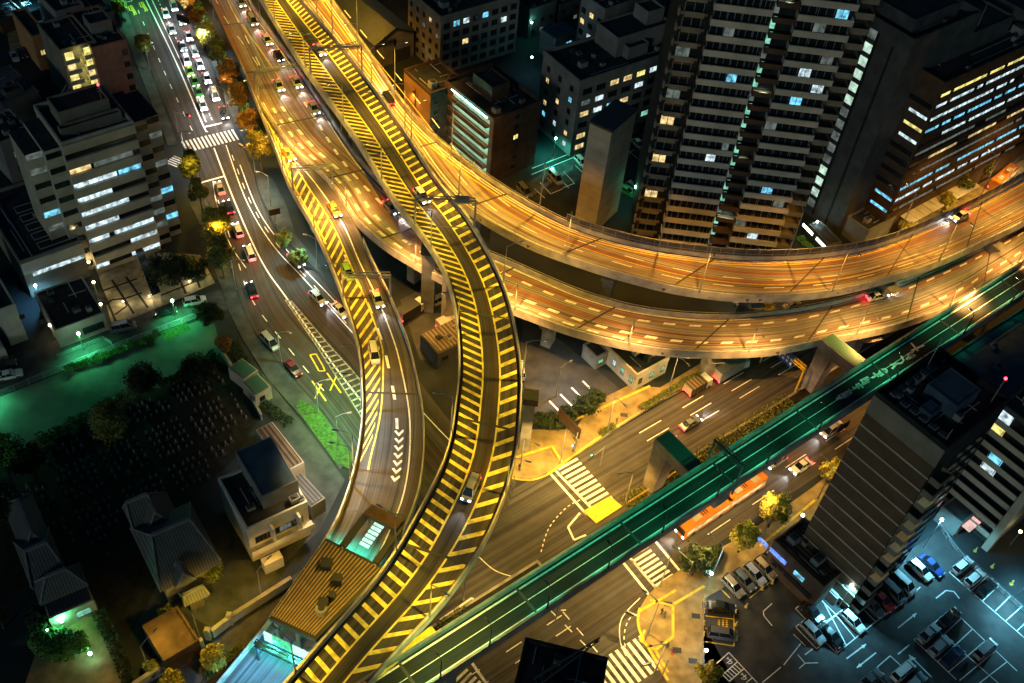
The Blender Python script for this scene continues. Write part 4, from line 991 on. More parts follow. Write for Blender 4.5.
# --- dark slab with lit stair windows and ribbon window office ------------
r1 = Bld('office_slab', 'windowless dark slab with a column of pale lit stair windows right of the balcony tower', (912, 47), (960, 5), (868, 10), 48, 'grey_dark', 'roof', par=1.6, az=41.5, d=16, w=22)
for k in range(15):
    z = 2.5 + k * 3.05
    q = MB(); q.box(-.12, r1.d * .50, z, -.01, r1.d * .50 + 1.9, z + 1.9, 0); q.build('stair_window', M['w_dim'] if k not in (1, 2, 3, 9, 10, 11, 12, 13) else lit('stair_pane', (.7, 1, .8), .42, .4), r1.e)
m = MB(); m.box(-.1, r1.d * .46, 1, -.004, r1.d * .50, 47); m.box(-.1, r1.d * .50 + 1.95, 1, -.004, r1.d * .50 + 2.3, 47); m.box(-.16, r1.d * .22, 0, -.004, r1.d * .25, 46); m.build('groove', M['black'], r1.e)
r1.block(3, 3, 18, 13, 3.0, 'grey_dark'); r1.mast(12, 14, 7); r1.pipes(4, 4)
r2 = Bld('office_building', 'long brown office with ribbon windows lit blue white along every floor', (943, 88), (1024, 40), (912, 66), 40, 'brown', 'roof', par=1.2, az=41.5, w=62)
ribs = [(8, .05, .98, 'w_dim'), (11.2, 0, .95, 'w_white'), (14.3, .0, .98, 'w_cyan'), (17.5, .08, .95, 'w_dim'), (20.5, .1, .9, 'w_warm'), (23.4, .0, .9, 'w_dim'), (26.3, .12, .95, 'w_white'), (29.3, .0, .97, 'w_cyan'), (32.3, .0, .97, 'w_white'), (35.4, .0, .97, 'w_white'), (38.0, .0, .95, 'w_yel')]
for z, f0, f1, mt in ribs:
    q = MB(); q.box(.3, -.05, z - .55, r2.w - .3, -.01, z + .45, 0); q.build('ribbon_glass', M['glass'], r2.e)
    x = r2.w * f0 + .4; i = 0
    while x < r2.w * f1 - 2 and x < 46:                       # lit offices behind the ribbon
        l = rr.uniform(1.2, 4.0)
        if rr.random() < .93: q = MB(); q.box(x, -.12, z - .35, x + l, -.06, z + .3, 0); q.box(x - .06, -.16, z - .35, x, -.05, z + .3, 1); q.build('window', [M[mt], M['steel_dark']], r2.e)
        x += l + rr.choice((.15, .15, .15, 1.2))
    m = MB(); m.box(0, -.32, z - 1.05, r2.w, -.02, z - .78); m.build('spandrel_ledge', M['brown'], r2.e)
for z in (8, 11.2, 26.3, 29.3, 32.3): q = MB(); q.box(-.1, .5, z - .35, -.02, 5, z + .3); q.build('window', M['w_white' if z > 12 else 'w_cyan'] if z != 29.3 else M['w_yel'], r2.e)
for z in (14.3, 17.5, 20.5, 23.4, 35): q = MB(); q.box(-.1, .5, z - .6, -.02, 6, z + .5); q.build('window', M['glass'], r2.e)
r2.block(4, 6, 30, 20, 4, 'grey_dark'); r2.block(36, 5, 52, 18, 3, 'grey_dark'); r2.pipes(8, 6); r2.mast(20, 8, 9); r2.unit(32, 4, 2.4, 2.4, 1.6)
for i in range(10): q = MB(); q.box(6 + i * 2.6, -3.2, 4.4, 8.4 + i * 2.6, -.05, 4.6); q.build('canopy', M['whitewall'], r2.e)
c3 = Bld('stair_tower', 'small cyan lit glass stair tower at the right edge', (1016, 122), (1032, 108), (1006, 116), 16, 'grey_dark', 'roof', az=41.5, par=.4)
for k in range(6): q = MB(); q.box(-.12, .3, 1.5 + k * 2.4, -.02, c3.d - .3, 2.6 + k * 2.4); q.build('window', lit('stair_cyan', (.15, .85, .8), .8, .3), c3.e)
lp = Bld('podium_building', 'low pale annexe with a curved entrance between the dark slab and the golden viaduct', (868, 232), (890, 214), (846, 218), 5, 'grey', 'roof', az=41.5, par=.4); lp.pipes(4, 7); lp.unit(2, 2, 1.4, 1.2, 1)
en = Bld('entrance_hall', 'low glazed entrance with bright light bars at the foot of the balcony tower', (829, 246), (838, 240), (803, 226), 3.6, 'grey_dark', 'roof', az=30, par=.2, w=3.4)
for k in range(2): q = MB(); q.box(-.12, .4 + k * 5, 2.2, -.02, 4 + k * 5, 2.9); q.build('light_bar', lit('light_bar', (.85, 1, .7), 4, .1), en.e)
# --- striped tower bottom right ---------------------------------------------
s1 = Bld('striped_tower', 'dark tower whose blank face is crossed by thin pale lines, beside the green ramp', (945, 452), (1007, 403), (888, 386), 43, 'black', 'roof', par=1.0, az=43)
face = MB(); face.box(-.1, .1, 1, -.012, s1.d - .1, 42.4); face.build('cladding', noisy('dark_brown_panel', (.075, .047, .026), (.105, .068, .04), .3), s1.e)
for k in range(13):
    m = MB(); m.box(-.18, 0, 2.0 + k * 2.9, -.105, s1.d, 2.28 + k * 2.9); m.build('pale_line', M['beige'], s1.e)
m = MB(); m.box(-.25, 0, 39.6, -.105, s1.d, 43.3); m.build('top_band', M['beige_dark'], s1.e)
for k in range(13):
    z = 1.2 + k * 2.9
    m = MB(); m.box(.4, -1.7, z, 3.4, 0, z + .2); m.box(.4, -1.7, z + .2, 3.4, -1.55, z + 1.15); m.box(.4, -1.55, z + .2, .55, 0, z + 1.15); m.box(3.25, -1.55, z + .2, 3.4, 0, z + 1.15); m.build('balcony', M['beige_dark'], s1.e)
    if k in (3, 5, 6, 7, 8, 10): point(26, (1, .95, .6) if k % 2 else (.7, 1, .8), (1.8, -.7, z + 2.3), .15, s1.e); q = MB(); q.box(1.6, -.8, z + 2.4, 2.0, -.5, z + 2.5); q.build('balcony_lamp', M['globe_w'], s1.e)
    q = MB(); q.box(6, -.12, z + .2, s1.w - 1, -.02, z + 1.9); q.build('window', M['glass'], s1.e)
s1.block(5.5, 3, 11, 8, 2.6, 'roof_blue', 'roof_blue', par=.15); s1.block(2.2, 4.5, 4.6, 6.4, 1.6, 'roof_blue', 'roof_blue', par=.1); s1.pipes(12, 12)
for i in range(6): s1.unit(1.5 + i * 1.7, s1.d - 2.2, 1.2, 1.0, .9); 
for i in range(5): s1.unit(1.2, 1.2 + i * 1.6, 1.0, 1.2, .9)
s1.mast(s1.w - 2, 1.5, 5, beacon=True); s1.mast(1.2, 1.0, 3); s1.mast(s1.w - 4, s1.d - 1, 6)
# --- slatted building at the right edge ---------------------------------------
s2 = Bld('slatted_building', 'building at the right edge with pale horizontal slat balconies', (1062, 452), (1090, 440), (998, 407), 27, 'grey_dark', 'roof', par=.6, az=42, w=20)
for k in range(9):
    z = 2.4 + k * 2.75
    m = MB(); m.box(-1.3, 1, z, -1.15, s2.d, z + 1.2); m.box(-1.15, 1, z - .04, 0, s2.d, z + .14); m.box(-1.3, s2.d, z - .04, 0, s2.d + .14, z + 1.2); m.build('balcony', M['beige'], s2.e)
    for i in range(4):
        q = MB(); y = 1.5 + i * (s2.d - 2) / 4; q.box(-.1, y, z + .2, -.02, y + 2.6, z + 2.2); q.build('window', M[{(8, 3): 'w_white', (7, 3): 'w_yel', (5, 2): 'w_cyan', (4, 2): 'w_white'}.get((k, i), 'glass')], s2.e)
m = MB(); m.box(-1.6, -.3, 0, -.02, .9, 27.2); m.build('pilaster', M['beige'], s2.e); s2.pipes(5, 14); s2.unit(4, 8, 2, 2, 1.4)
lb = Bld('flat_roofed_building', 'low wide building with a mottled dark blue roof at the right edge', (1030, 420), (1080, 380), (957, 352), 14, 'grey_dark', 'roof_blue', par=.5, az=41.5, w=40); lb.pipes(4, 15); lb.unit(5, 10, 1.4, 1.4, 1); lb.unit(9, 14, 1.4, 1.0, .8)
an = Bld('annexe', 'small annexe with a pink lit canopy below the slatted building', (962, 524), (985, 508), (944, 505), 4, 'grey', 'roof_grey', par=.3, az=42)
q = MB(); q.box(.5, -1.6, 3.0, an.w - .5, -.05, 3.2); q.build('canopy', lit('pink_canopy', (1, .62, .55), .55, .3), an.e)
# --- shop next to the striped tower -------------------------------------------
shp = Bld('shop', 'low shop with a ribbed roof and small blue lit signs beside the striped tower', (823, 588), (851, 562), (786, 532), 7, 'brown', 'corrug', par=.5, az=43)
for i, (y, l, mt) in enumerate(((3.2, 2.0, 'w_cyan'), (7, 3.4, 'sign_blue'), (11, 2.0, 'sign_blue'))):
    q = MB(); q.box(-.3, y, 4.6, -.06, y + l, 5.4); q.build('sign_panel', lit('sign_blue', (.12, .25, 1), .8, .7, 3) if mt == 'sign_blue' else M[mt], shp.e)
q = MB(); q.box(-.25, 1, 2.2, -.04, shp.d - 1, 3.4); q.build('shop_window', M['glass'], shp.e); shp.unit(2, 3, 2, 1.5, 1.2); shp.unit(2, 8, 1.5, 1.5, 1.2); shp.unit(5, 5, 1.4, 1.4, 1.0)
wl = Bld('boundary_wall', 'grey coping wall between the yellow parking row and the shop', (838, 598), (843, 595), (777, 537), 2.6, 'concrete', 'concrete', cat='wall', az=43, par=0, w=1.0)
# --- police box and little buildings by the crossing --------------------------
pbx = Bld('office_box', 'small white two sided office with green lit windows under the lower viaduct', (637, 376), (672, 361), (603, 344), 4.2, 'whitewall', 'roof', par=.35, az=41.5)
pbx.grid('l', .8, pbx.d - .8, 4, 1.4, 0, 1, .9, 1.5, {(0, 0): 'w_green', (1, 0): 'w_green', (2, 0): 'w_white', (3, 0): 'w_green'}); pbx.grid('f', .8, pbx.w - .8, 3, 1.4, 0, 1, .9, 1.4, {(1, 0): 'w_green', (2, 0): 'w_green'}); pbx.unit(3, 4, 1.2, 1, .7)
q = MB(); q.tube((-.02, .25, 3.2), (-.1, .25, 3.2), .28, n=14); q.build('emblem', M['steel'], pbx.e)
kb = Bld('hut', 'small concrete hut beside the office with green lit windows', (597, 358), (606, 349), (583, 345), 3.4, 'concrete', 'roof', par=.2, az=41.5); kb.win('f', .6, 1.2, 1.2, 1.2, 'w_green')
sv = Bld('shed', 'service yard shed with a dark red ribbed roof beside the highest ramp', (438, 353), (458, 337), (432, 339), 4.5, 'grey_dark', 'corrug', par=0, az=41.5, w=9, d=6); sv.win('f', 1, 1.5, 1.4, 1.2, None)
# ------------------------------------------------------------------ left side: stepped tower, hall, temple, sheds
def box_bldg(name, label, A, B, C, h, wall, roof='roof', **k): return Bld(name, label, A, B, C, h, wall, roof, **k)
l1 = Bld('office_tower', 'beige stepped office tower with long white lit window strips left of the street', (62, 147), (137, 129), (38, 108), 31, 'beige', 'roof', par=.9, az=41.5)
for i, (x0, x1, y0, hh) in enumerate(((-2.9, -.01, 1.6, 30), (-5.9, -2.91, 3.2, 29), (l1.w + .01, l1.w + 2.9, 1.4, 30.4), (l1.w + 2.91, l1.w + 5.8, 2.8, 29.6))):
    m = MB(); m.box(x0, y0, 0, x1, l1.d - 1.5, hh, 0, 1); m.build('side_bay', [M['beige'], M['roof']], l1.e)
PT = 3.35
rows = {1: [(0, .3, 'w_warm'), (.34, .9, 'w_dim')], 2: [(0, .62, 'w_white'), (.64, .98, 'w_cyan')], 3: [(0, .5, 'w_white')], 4: [(0, .7, 'w_white')], 5: [(0, .5, 'w_white')], 6: [(0, .3, 'w_white'), (.38, .99, 'w_white')], 7: [(.58, 1, 'w_white')], 8: [(0, .2, 'w_white'), (.55, 1, 'w_white')]}
for k in range(9):
    z = 31 - 2.2 - PT * k
    m = MB(); m.box(0, -.12, z - .75, l1.w, -.004, z + .65); m.build('window_recess', M['glass'], l1.e)
    m = MB(); m.box(-.05, -.55, z + .65, l1.w + .05, -.01, z + .65 + PT - 1.45); m.build('spandrel', M['beige'], l1.e)
    for u0, u1, mt in rows.get(k, []):
        q = MB(); q.box(l1.w * u0, -.2, z - .65, l1.w * u1, -.13, z + .5, 0)
        n = max(1, int(l1.w * (u1 - u0) / 2.2))
        for j in range(n + 1): x = l1.w * (u0 + (u1 - u0) * j / n); q.box(x - .05, -.24, z - .65, x + .05, -.12, z + .5, 1)
        q.build('window', [M[mt], M['steel']], l1.e)
    for x0, x1, y0 in ((-2.85, -.05, 1.6), (-5.85, -2.95, 3.2), (l1.w + .05, l1.w + 2.85, 1.4), (l1.w + 2.95, l1.w + 5.75, 2.8)):
        lt = rr.random(); q = MB(); q.box(x0, y0 - .1, z - .7, x1, y0 - .005, z + .5); q.build('window', M['w_cyan' if lt < .16 and k > 1 else ('w_dim' if lt < .3 else 'glass')], l1.e)
    for y0 in (0, 3.5, 7): q = MB(); q.box(l1.w + 5.82, 3.2 + y0, z - .7, l1.w + 5.9, 5.6 + y0, z + .5); q.build('window', M['glass'], l1.e)
l1.block(2, 5, l1.w - 2, l1.d - 3, 3.2, 'beige_dark', 'roof'); l1.block(1, 2.5, l1.w - 1, 4, 1.4, 'beige_dark', 'roof'); l1.pipes(7, 21); l1.mast(l1.w - 3, 6, 3, z=34, beacon=True)
q = MB(); q.tube((3, l1.d - 2, 31.6), (7, l1.d + 1.5, 33), .12, n=6); q.tube((3.8, l1.d - 2.3, 31.6), (7.8, l1.d + 1.2, 33), .12, n=6); q.build('window_crane', M['steel'], l1.e)
l2 = Bld('office_wing', 'low flat roofed wing with rooftop frames, joined to the stepped tower', (20, 264), (85, 248), (-2, 192), 9, 'beige_dark', 'roof', par=.6, az=41.5)
q = MB(); q.box(1.5, -.2, 5.2, l2.w - .2, -.05, 6.3, 0)
for j in range(5): q.box(1.5 + j * (l2.w - 1.8) / 4 - .06, -.26, 5.2, 1.5 + j * (l2.w - 1.8) / 4 + .06, -.04, 6.3, 1)
q.build('window', [M['w_white'], M['steel']], l2.e); m = MB(); m.box(-.05, -.5, 6.4, l2.w + .05, -.01, 9.2); m.build('spandrel', M['beige'], l2.e)
for i in range(5):
    m = MB(); x0, y0 = 4.5, 1.6 + i * 3.1
    for a, b_ in (((x0, y0), (x0 + 6, y0)), ((x0 + 6, y0), (x0 + 6, y0 + 2)), ((x0 + 6, y0 + 2), (x0, y0 + 2)), ((x0, y0 + 2), (x0, y0))): m.bar((*a, 9.3), (*b_, 9.3), .14, .14)
    m.build('rooftop_frame', M['steel'], l2.e)
q = MB(); q.box(2.5, .8, 8.9, 2.7, l2.d - 2, 9.1); q.box(12.2, .8, 8.9, 12.4, l2.d - 2, 9.1); q.build('roof_rail', M['steel'], l2.e)
hl = Bld('hall', 'dark roofed hall with warm globe lamps at its corners beside the paved forecourt', (55, 331), (104, 313), (38, 292), 4.6, 'beige', 'black', par=.15)
hl.win('f', hl.w * .5, 1.2, 4, 1.6, None, 2); hl.unit(2, hl.d - 2, 1.2, 1, .7)
sheet('forecourt', pxpoly([(98, 272), (150, 252), (200, 255), (215, 283), (165, 305), (112, 326)]), .05, noisy('pale_paving', (.20, .17, .12), (.34, .29, .20), .8, detail=8), .05)
mb = MB()
for a, b_ in (((100, 285), (116, 322)), ((112, 280), (134, 314)), ((126, 277), (148, 308)), ((100, 292), (137, 279)), ((106, 305), (112, 300)), ((112, 300), (124, 299)), ((124, 299), (127, 306)), ((127, 306), (115, 315)), ((124, 299), (142, 293)), ((160, 296), (205, 278)), ((180, 280), (186, 294)), ((195, 274), (200, 288))): pxline(mb, a, b_, .45, .075)
struct(mb.build('paving_joint', M['soil']))
esc = MB(); a = P(135, 250, 3.4); b_ = P(152, 296, 3.0); cc = P(142, 247, 3.4) - a
esc.prism(ccw([(a.x, a.y), (b_.x, b_.y), (b_.x + cc.x * 1.2, b_.y + cc.y * 1.2), (a.x + cc.x, a.y + cc.y)]), 3.0, 3.3)
ee = thing('stair_canopy', 'long dark canopy over the entrance stair in the paved forecourt', 'canopy', (a.x, a.y, 0))
esc.build('roof', striped('canopy_glazing', (.015, .02, .024), (.05, .06, .07), .9, 0, .12, .2), ee, (a.x, a.y, 0))
for t in (.02, .5, .98):
    for s_ in (0.05, 1.1):
        q = MB(); p = a.lerp(b_, t) + cc * s_; q.tube((p.x, p.y, 0), (p.x, p.y, 3.02), .1, n=6); q.build('post', M['steel'], ee, (a.x, a.y, 0))
globe_lamp(P(124, 305, .05), 'small warm lamp in the middle of the forecourt', None, .9, (1, .85, .45), 260, 'globe_w', .15)
globe_lamp(P(150, 300, .05), 'small warm lamp at the foot of the stair canopy', None, .9, (1, .85, .45), 260, 'globe_w', .15)
globe_lamp(P(190, 285, .05), 'small warm lamp at the right end of the forecourt', None, .9, (1, .85, .45), 200, 'globe_w', .15)
l3 = Bld('house', 'pale four windowed house at the left edge beside the stepped tower', (0, 144), (32, 132), (-14, 118), 10.5, 'grey', 'roof', par=.4)
l3.grid('f', 2, l3.w - 1.5, 2, 2.4, 3.6, 2, 1.6, 1.6, {(0, 1): 'w_dim', (1, 1): 'w_green'}, mull=1); l3.unit(2, 2, 1.4, 1.2, .9)
l4 = Bld('house', 'flat roofed grey house with a darker roof hatch at the left edge', (2, 104), (38, 91), (-14, 74), 9, 'grey_dark', 'roof_grey', par=.3); l4.block(2, 1.5, 6, 4, .8, 'grey_dark'); l4.pipes(3, 31)
l4b = Bld('lean_to', 'small cyan lit lean to between the grey house and the stepped terrace block', (29, 101), (41, 97), (25, 88), 5, 'grey', 'roof_blue', par=.2)
l7 = Bld('house', 'pale walled house with small dark windows at the left edge beside the blue passage', (-2, 312), (16, 306), (-40, 258), 9, 'whitewall', 'roof', par=.4, az=41.5); l7.win('f', 3, 5.5, .9, .9, None); l7.win('f', 6, 2.5, .9, .9, None); l7.win('r', 3, 5, 1.2, 1, None)
l8 = Bld('outbuilding', 'three stepped white panels of a small outbuilding at the far left edge', (-8, 352), (5, 348), (-20, 335), 3, 'whitewall', 'whitewall', par=0, az=41.5)
l5 = Bld('terrace_block', 'stepped terrace block with yellow lit balconies at the top left', (60, 52), (96, 42), (48, 22), 15, 'beige_dark', 'roof', par=.5)
for k in range(5):
    for x in (.3, 4.6):
        z = 1.5 + k * 2.7
        m = MB(); m.box(x, -1.7, z, x + 3.1, -.01, z + .16); m.box(x, -1.7, z + .16, x + 3.1, -1.58, z + 1.1); m.box(x, -1.58, z + .16, x + .12, -.01, z + 1.1); m.build('balcony', M['beige'], l5.e)
        q = MB(); q.box(x + .5, -.1, z + .2, x + 2.4, -.02, z + 2.1); q.build('window', M['w_yel'] if (k + int(x)) % 3 else M['w_warm'], l5.e)
    point(45, (1, .9, .25), (3.9, -1.0, 3.4 + k * 2.7), .2, l5.e)
for k in range(4): q = MB(); q.box(8.2, -.5, 2.8 + k * 2.7, 9.6, -.02, 4.2 + k * 2.7); q.build('awning', M['rust'], l5.e)
l6 = Bld('apartment_block', 'pink brick block with a row of dark corner windows near the street', (92, 50), (127, 41), (76, 12), 14.5, 'pink', 'roof', par=.6)
for k in range(4): l6.win('f', l6.w - 1.7, 1.6 + k * 3.2, 1.4, 1.5, None); l6.win('r', .5, 1.6 + k * 3.2, 1.4, 1.5, None); l6.win('r', 5, 1.6 + k * 3.2, 1.4, 1.5, 'w_dim' if k == 2 else None)
l6.block(2, 5, 7, 10, 3, 'grey', 'roof'); l6.pipes(4, 33)
l9 = Bld('house', 'orange brown house with one small lit window behind the cyan lit yard', (32, 38), (47, 34), (20, 10), 9, 'rust', 'roof', par=.4); l9.win('f', 1, 4, 1.1, 1.4, 'w_warm')
l10 = Bld('house', 'dark house with two roof lights at the top left corner', (0, 22), (25, 14), (-12, 2), 3.5, 'brown', 'roof', par=.5); l10.unit(3, 3, 2, 2, .5); l10.unit(8, 3, 2, 2, .5)
l11 = Bld('house', 'dark flat roofed block at the top edge left of the pink brick block', (56, 14), (84, 6), (46, -10), 10, 'grey', 'roof', par=.6); l11.grid('f', 1, l11.w - 1, 4, 1.5, 2.9, 3, 1.4, 1.3, {(2, 2): 'w_dim', (0, 1): 'w_dim'}); l11.unit(3, 3, 1.4, 1.4, 1)
l12 = Bld('house', 'grey house between the terrace block and the top edge', (98, 16), (114, 12), (90, -6), 9, 'grey', 'roof', par=.4); l12.unit(2, 2, 1.4, 1.2, .8)
# court, cemetery, verge --------------------------------------------------
sheet('court', pxpoly([(-20, 404), (0, 397), (90, 362), (205, 318), (214, 322), (222, 352), (160, 388), (137, 389), (40, 440), (-20, 470)]), .03, M['court'])
sheet('cemetery_ground', pxpoly([(-40, 472), (40, 446), (140, 396), (222, 358), (258, 420), (232, 462), (200, 490), (150, 600), (128, 640), (80, 560), (-40, 620)]), .02, M['soil'])
sheet('grass', pxpoly([(300, 400), (318, 409), (354, 458), (349, 470), (334, 462), (296, 408)]), .18, M['grass'], .18)
sheet('yard', pxpoly([(262, 372), (300, 420), (345, 480), (320, 530), (262, 585), (225, 590), (300, 540), (318, 500), (270, 415)]), 0.020, M['pave_dark'])
sheet('yard', pxpoly([(205, 560), (262, 560), (285, 580), (215, 630), (180, 610)]), 0.027, M['pave_dark'])
sheet('yard', pxpoly([(120, 700), (20, 700), (40, 640), (95, 600), (112, 640), (132, 690)]), 0.034, M['pave'])
sheet('yard', pxpoly([(523, 320), (560, 340), (640, 405), (585, 425), (530, 418), (520, 360)]), 0.041, M['asphalt_lot'])
sheet('yard', pxpoly([(400, 300), (440, 280), (465, 320), (455, 360), (420, 360)]), 0.048, M['asphalt_lot'])
sheet('yard', pxpoly([(5, 20), (28, 16), (40, 52), (12, 62)]), 0.055, M['pave'])
sheet('verge', pxpoly([(160, 333), (186, 322), (191, 330), (166, 341)]), .05, M['grass'], .05)
mb = MB()
for i in range(4): pxline(mb, (549 + i * 11.2, 401 - i * 6.6), (563 + i * 11.2, 415 - i * 6.6), .4, .085)
struct(mb.build('lane_marking', M['white']))
# gravestones -------------------------------------------------------------
gm = MB(); gm.box(-.5, -.45, 0, .5, .45, .3); gm.box(-.34, -.3, .3, .34, .3, .55); gs = MB(); gs.box(-.16, -.15, .55, .16, .15, 1.5)
gr_ = thing('gravestone', 'grey upright gravestone in the dark crowded cemetery', 'gravestone', (0, 0, 0), 0, 'gravestones in the cemetery')
gb = gm.build('plinth', M['grey_dark'], gr_); gt = gs.build('shaft', M['concrete'], gr_)
inside = pxpoly([(40, 452), (140, 402), (215, 368), (250, 420), (205, 484), (118, 512), (112, 560), (70, 540), (20, 500)])
def inpoly(x, y, poly):
    c = False
    for a, b_ in zip(poly, poly[1:] + poly[:1]):
        if (a[1] > y) != (b_[1] > y) and x < (b_[0] - a[0]) * (y - a[1]) / (b_[1] - a[1]) + a[0]: c = not c
    return c
xs, ys = [p[0] for p in inside], [p[1] for p in inside]; n = 0; rg = random.Random(4)
cand = []
u = -60
for i in range(-90, 90):
    for j in range(-70, 70):
        q = GX * (i * 1.15) + GY * (j * 1.6) + Vector((-70, 105, 0)); q += Vector((rg.uniform(-.2, .2), rg.uniform(-.2, .2), 0))
        if i % 7 and j % 6 and inpoly(q.x, q.y, inside) and rg.random() < .9: cand.append(q)
cand.sort(key=lambda q: q.length); first = True
for q in cand[:296]:
    o = gr_ if first else dup(gr_, q); o.location = q; o.rotation_euler = (0, 0, GA + rg.choice((0, R(90))) + rg.uniform(-.06, .06)); s_ = rg.uniform(.45, .8); o.scale = (s_, s_, s_ * rg.uniform(.8, 1.2)); first = False
mg = MB()
for q in cand[296:]:
    s_ = rg.uniform(.3, .55); h_ = rg.uniform(.6, 1.2); mg.box(q.x - s_, q.y - s_, .02, q.x + s_, q.y + s_, .22); mg.box(q.x - s_ * .4, q.y - s_ * .4, .22, q.x + s_ * .4, q.y + s_ * .4, h_)
print('graves', len(cand))
tag(mg.build('gravestones', M['grey']), 'dense rows of small gravestones in the far part of the dark cemetery', 'gravestones', None, 'stuff')
# roofs of the temple ------------------------------------------------------
def hip(name, label, A, B, C, he, hr, axis='x', inset=.35, wall='beige_dark', roof='tile', cat='temple hall', az=None, gable=False, ridge=True):
    a, b, c = P(*A, he), P(*B, he), P(*C, he); az = math.atan2((b - a).y, (b - a).x) if az is None else R(az)
    x = Vector((math.cos(az), math.sin(az), 0)); y = Vector((-x.y, x.x, 0)); w, d = (b - a).dot(x), (c - a).dot(y)
    e = thing(name, label, cat, (a.x, a.y, 0), az); m = MB(); m.box(.9, .9, 0, w - .9, d - .9, he + .05); m.build('wall', M[wall], e)
    m = MB()
    if axis == 'x': r0, r1 = (w * inset if not gable else 0, d / 2), (w * (1 - inset) if not gable else w, d / 2)
    else: r0, r1 = (w / 2, d * inset if not gable else 0), (w / 2, d * (1 - inset) if not gable else d)
    p, q = (*r0, hr), (*r1, hr); E_ = [(0, 0, he), (w, 0, he), (w, d, he), (0, d, he)]
    def f(*pts): m.face(pts)
    if axis == 'x': f(E_[0], E_[1], q, p); f(E_[1], E_[2], q); f(E_[2], E_[3], p, q); f(E_[3], E_[0], p)
    else: f(E_[0], E_[1], p); f(E_[1], E_[2], q, p); f(E_[2], E_[3], q); f(E_[3], E_[0], p, q)
    m.face([(0, 0, he - .18), (0, d, he - .18), (w, d, he - .18), (w, 0, he - .18)])
    for s0, s1 in zip(E_, E_[1:] + E_[:1]): m.face([(s0[0], s0[1], he - .18), (s1[0], s1[1], he - .18), s1, s0])
    m.build('roof', striped('tile_%s' % axis, (.07, .075, .072), (.15, .155, .15), .45, 0 if axis == 'x' else 1, .5), e)
    if ridge:
        m = MB(); m.bar((p[0], p[1], hr - .1), (q[0], q[1], hr - .1), .45, .5)
        for s0, t in ((0, p), (3, p if axis == 'x' else q), (1, q if axis == 'x' else p), (2, q)): 
            v = Vector(E_[s0]); tt = Vector(t); m.tube(v.lerp(tt, .05) + Vector((0, 0, .1)), tt + Vector((0, 0, .1)), .16, n=6)
        m.build('ridge', M['grey'], e)
    return e, w, d
hip('temple_hall', 'main temple hall with a broad grey tiled hip roof and pale ridges', (160, 592), (216, 550), (116, 534), 5.5, 10.5, 'x', .2, az=38)
hip('temple_hall', 'rear temple hall with a crossed tiled roof behind the main hall', (143, 548), (182, 522), (112, 516), 5, 9.5, 'y', .25, az=38)
hip('temple_hall', 'small bluish roofed hall at the left shoulder of the main temple hall', (133, 530), (158, 515), (114, 512), 6.5, 10.5, 'x', .1, az=38)
hip('temple_gate', 'small ribbed gate roof lit yellow in front of the main temple hall', (185, 607), (209, 593), (178, 594), 3.6, 4.6, 'x', .1, cat='gate', az=38)
hip('temple_porch', 'small triangular porch roof on the front of the main temple hall', (176, 589), (196, 578), (170, 575), 5.2, 8, 'y', .02, az=38)
hip('house', 'dark tiled house at the left edge below the cemetery', (32, 590), (66, 568), (6, 545), 4.5, 7.5, 'x', .2, cat='house', az=38)
hip('house', 'dark tiled house on the left edge under the trees', (24, 560), (52, 540), (0, 505), 4.5, 7, 'y', .2, cat='house', az=38)
hip('priest_house', 'house with a faceted dark roof edged green by the garden lamps', (40, 606), (88, 583), (16, 590), 4.2, 7.5, 'x', .3, cat='house', az=36)
gh = Bld('garden_hall', 'narrow hall with a pale green lit gable end in the temple garden', (48, 618), (91, 594), (38, 604), 4.2, 'beige', 'tile', par=0, az=36, cat='house'); gh.win('f', max(.6, gh.w * .55), 1, 2.2, 1.6, 'w_green'); 
br = Bld('storehouse', 'plain square brown roofed storehouse beside the street wall', (164, 661), (199, 640), (143, 626), 5, 'brown', noisy and 'corrug' and 'brown_roof' if False else 'brown', par=.12, cat='storehouse')
kk = Bld('house', 'two storey pale house with a flat dark roof and a taller blue grey upper floor', (247, 531), (309, 506), (200, 488), 9, 'whitewall', 'roof', par=.5, az=38)
kk.grid('f', 1, kk.w - 1, 4, 1.6, 3.2, 2, 2.0, 1.5, {(1, 0): 'w_dim', (2, 1): 'w_dim'}, mull=2)
m = MB(); m.box(-.3, -1.6, 3.9, kk.w + .3, -.01, 4.1); m.box(-.3, -1.6, 4.1, kk.w + .3, -1.48, 5.1); m.build('balcony', M['whitewall'], kk.e)
for x in (3.5, 8): m = MB(); m.box(x, -1.5, 5.2, x + .4, -.01, 8.4); m.build('pilaster', M['whitewall'], kk.e)
m = MB(); m.box(.8, -3.2, 0, 4, -1.7, 2.6); m.build('porch', M['whitewall'], kk.e)
kk.block(kk.w * .38, kk.d * .22, kk.w * .98, kk.d + 1.5, 3.4, 'grey', 'roof_blue', par=.1, name='upper_floor'); kk.unit(kk.w * .78, .9, 1.6, 1.1, 1.1); kk.unit(kk.w * .9, kk.d * .05, 1, .8, .8)
sd1 = Bld('shed', 'long shed with a brown ribbed roof above the pale house', (287, 470), (304, 461), (253, 430), 5, 'beige', 'corrug', par=0); sd2 = Bld('shed', 'lower shed with a grey ribbed roof beside the pale house', (311, 506), (325, 497), (290, 478), 4, 'grey', 'corrug_grey', par=0)
for nm, A, B, C in (('upper of two small green roofed sheds by the street', (244, 379), (258, 369), (229, 366)), ('lower of two small green roofed sheds by the street', (255, 395), (271, 386), (243, 380))):
    s_ = Bld('garden_shed', nm, A, B, C, 3.4, 'beige', noisy('green_roof', (.03, .07, .045), (.05, .1, .065), .6) and 'green_steel', par=0, cat='shed'); s_.win('f', .8, 1, 1.1, 1.1, None)
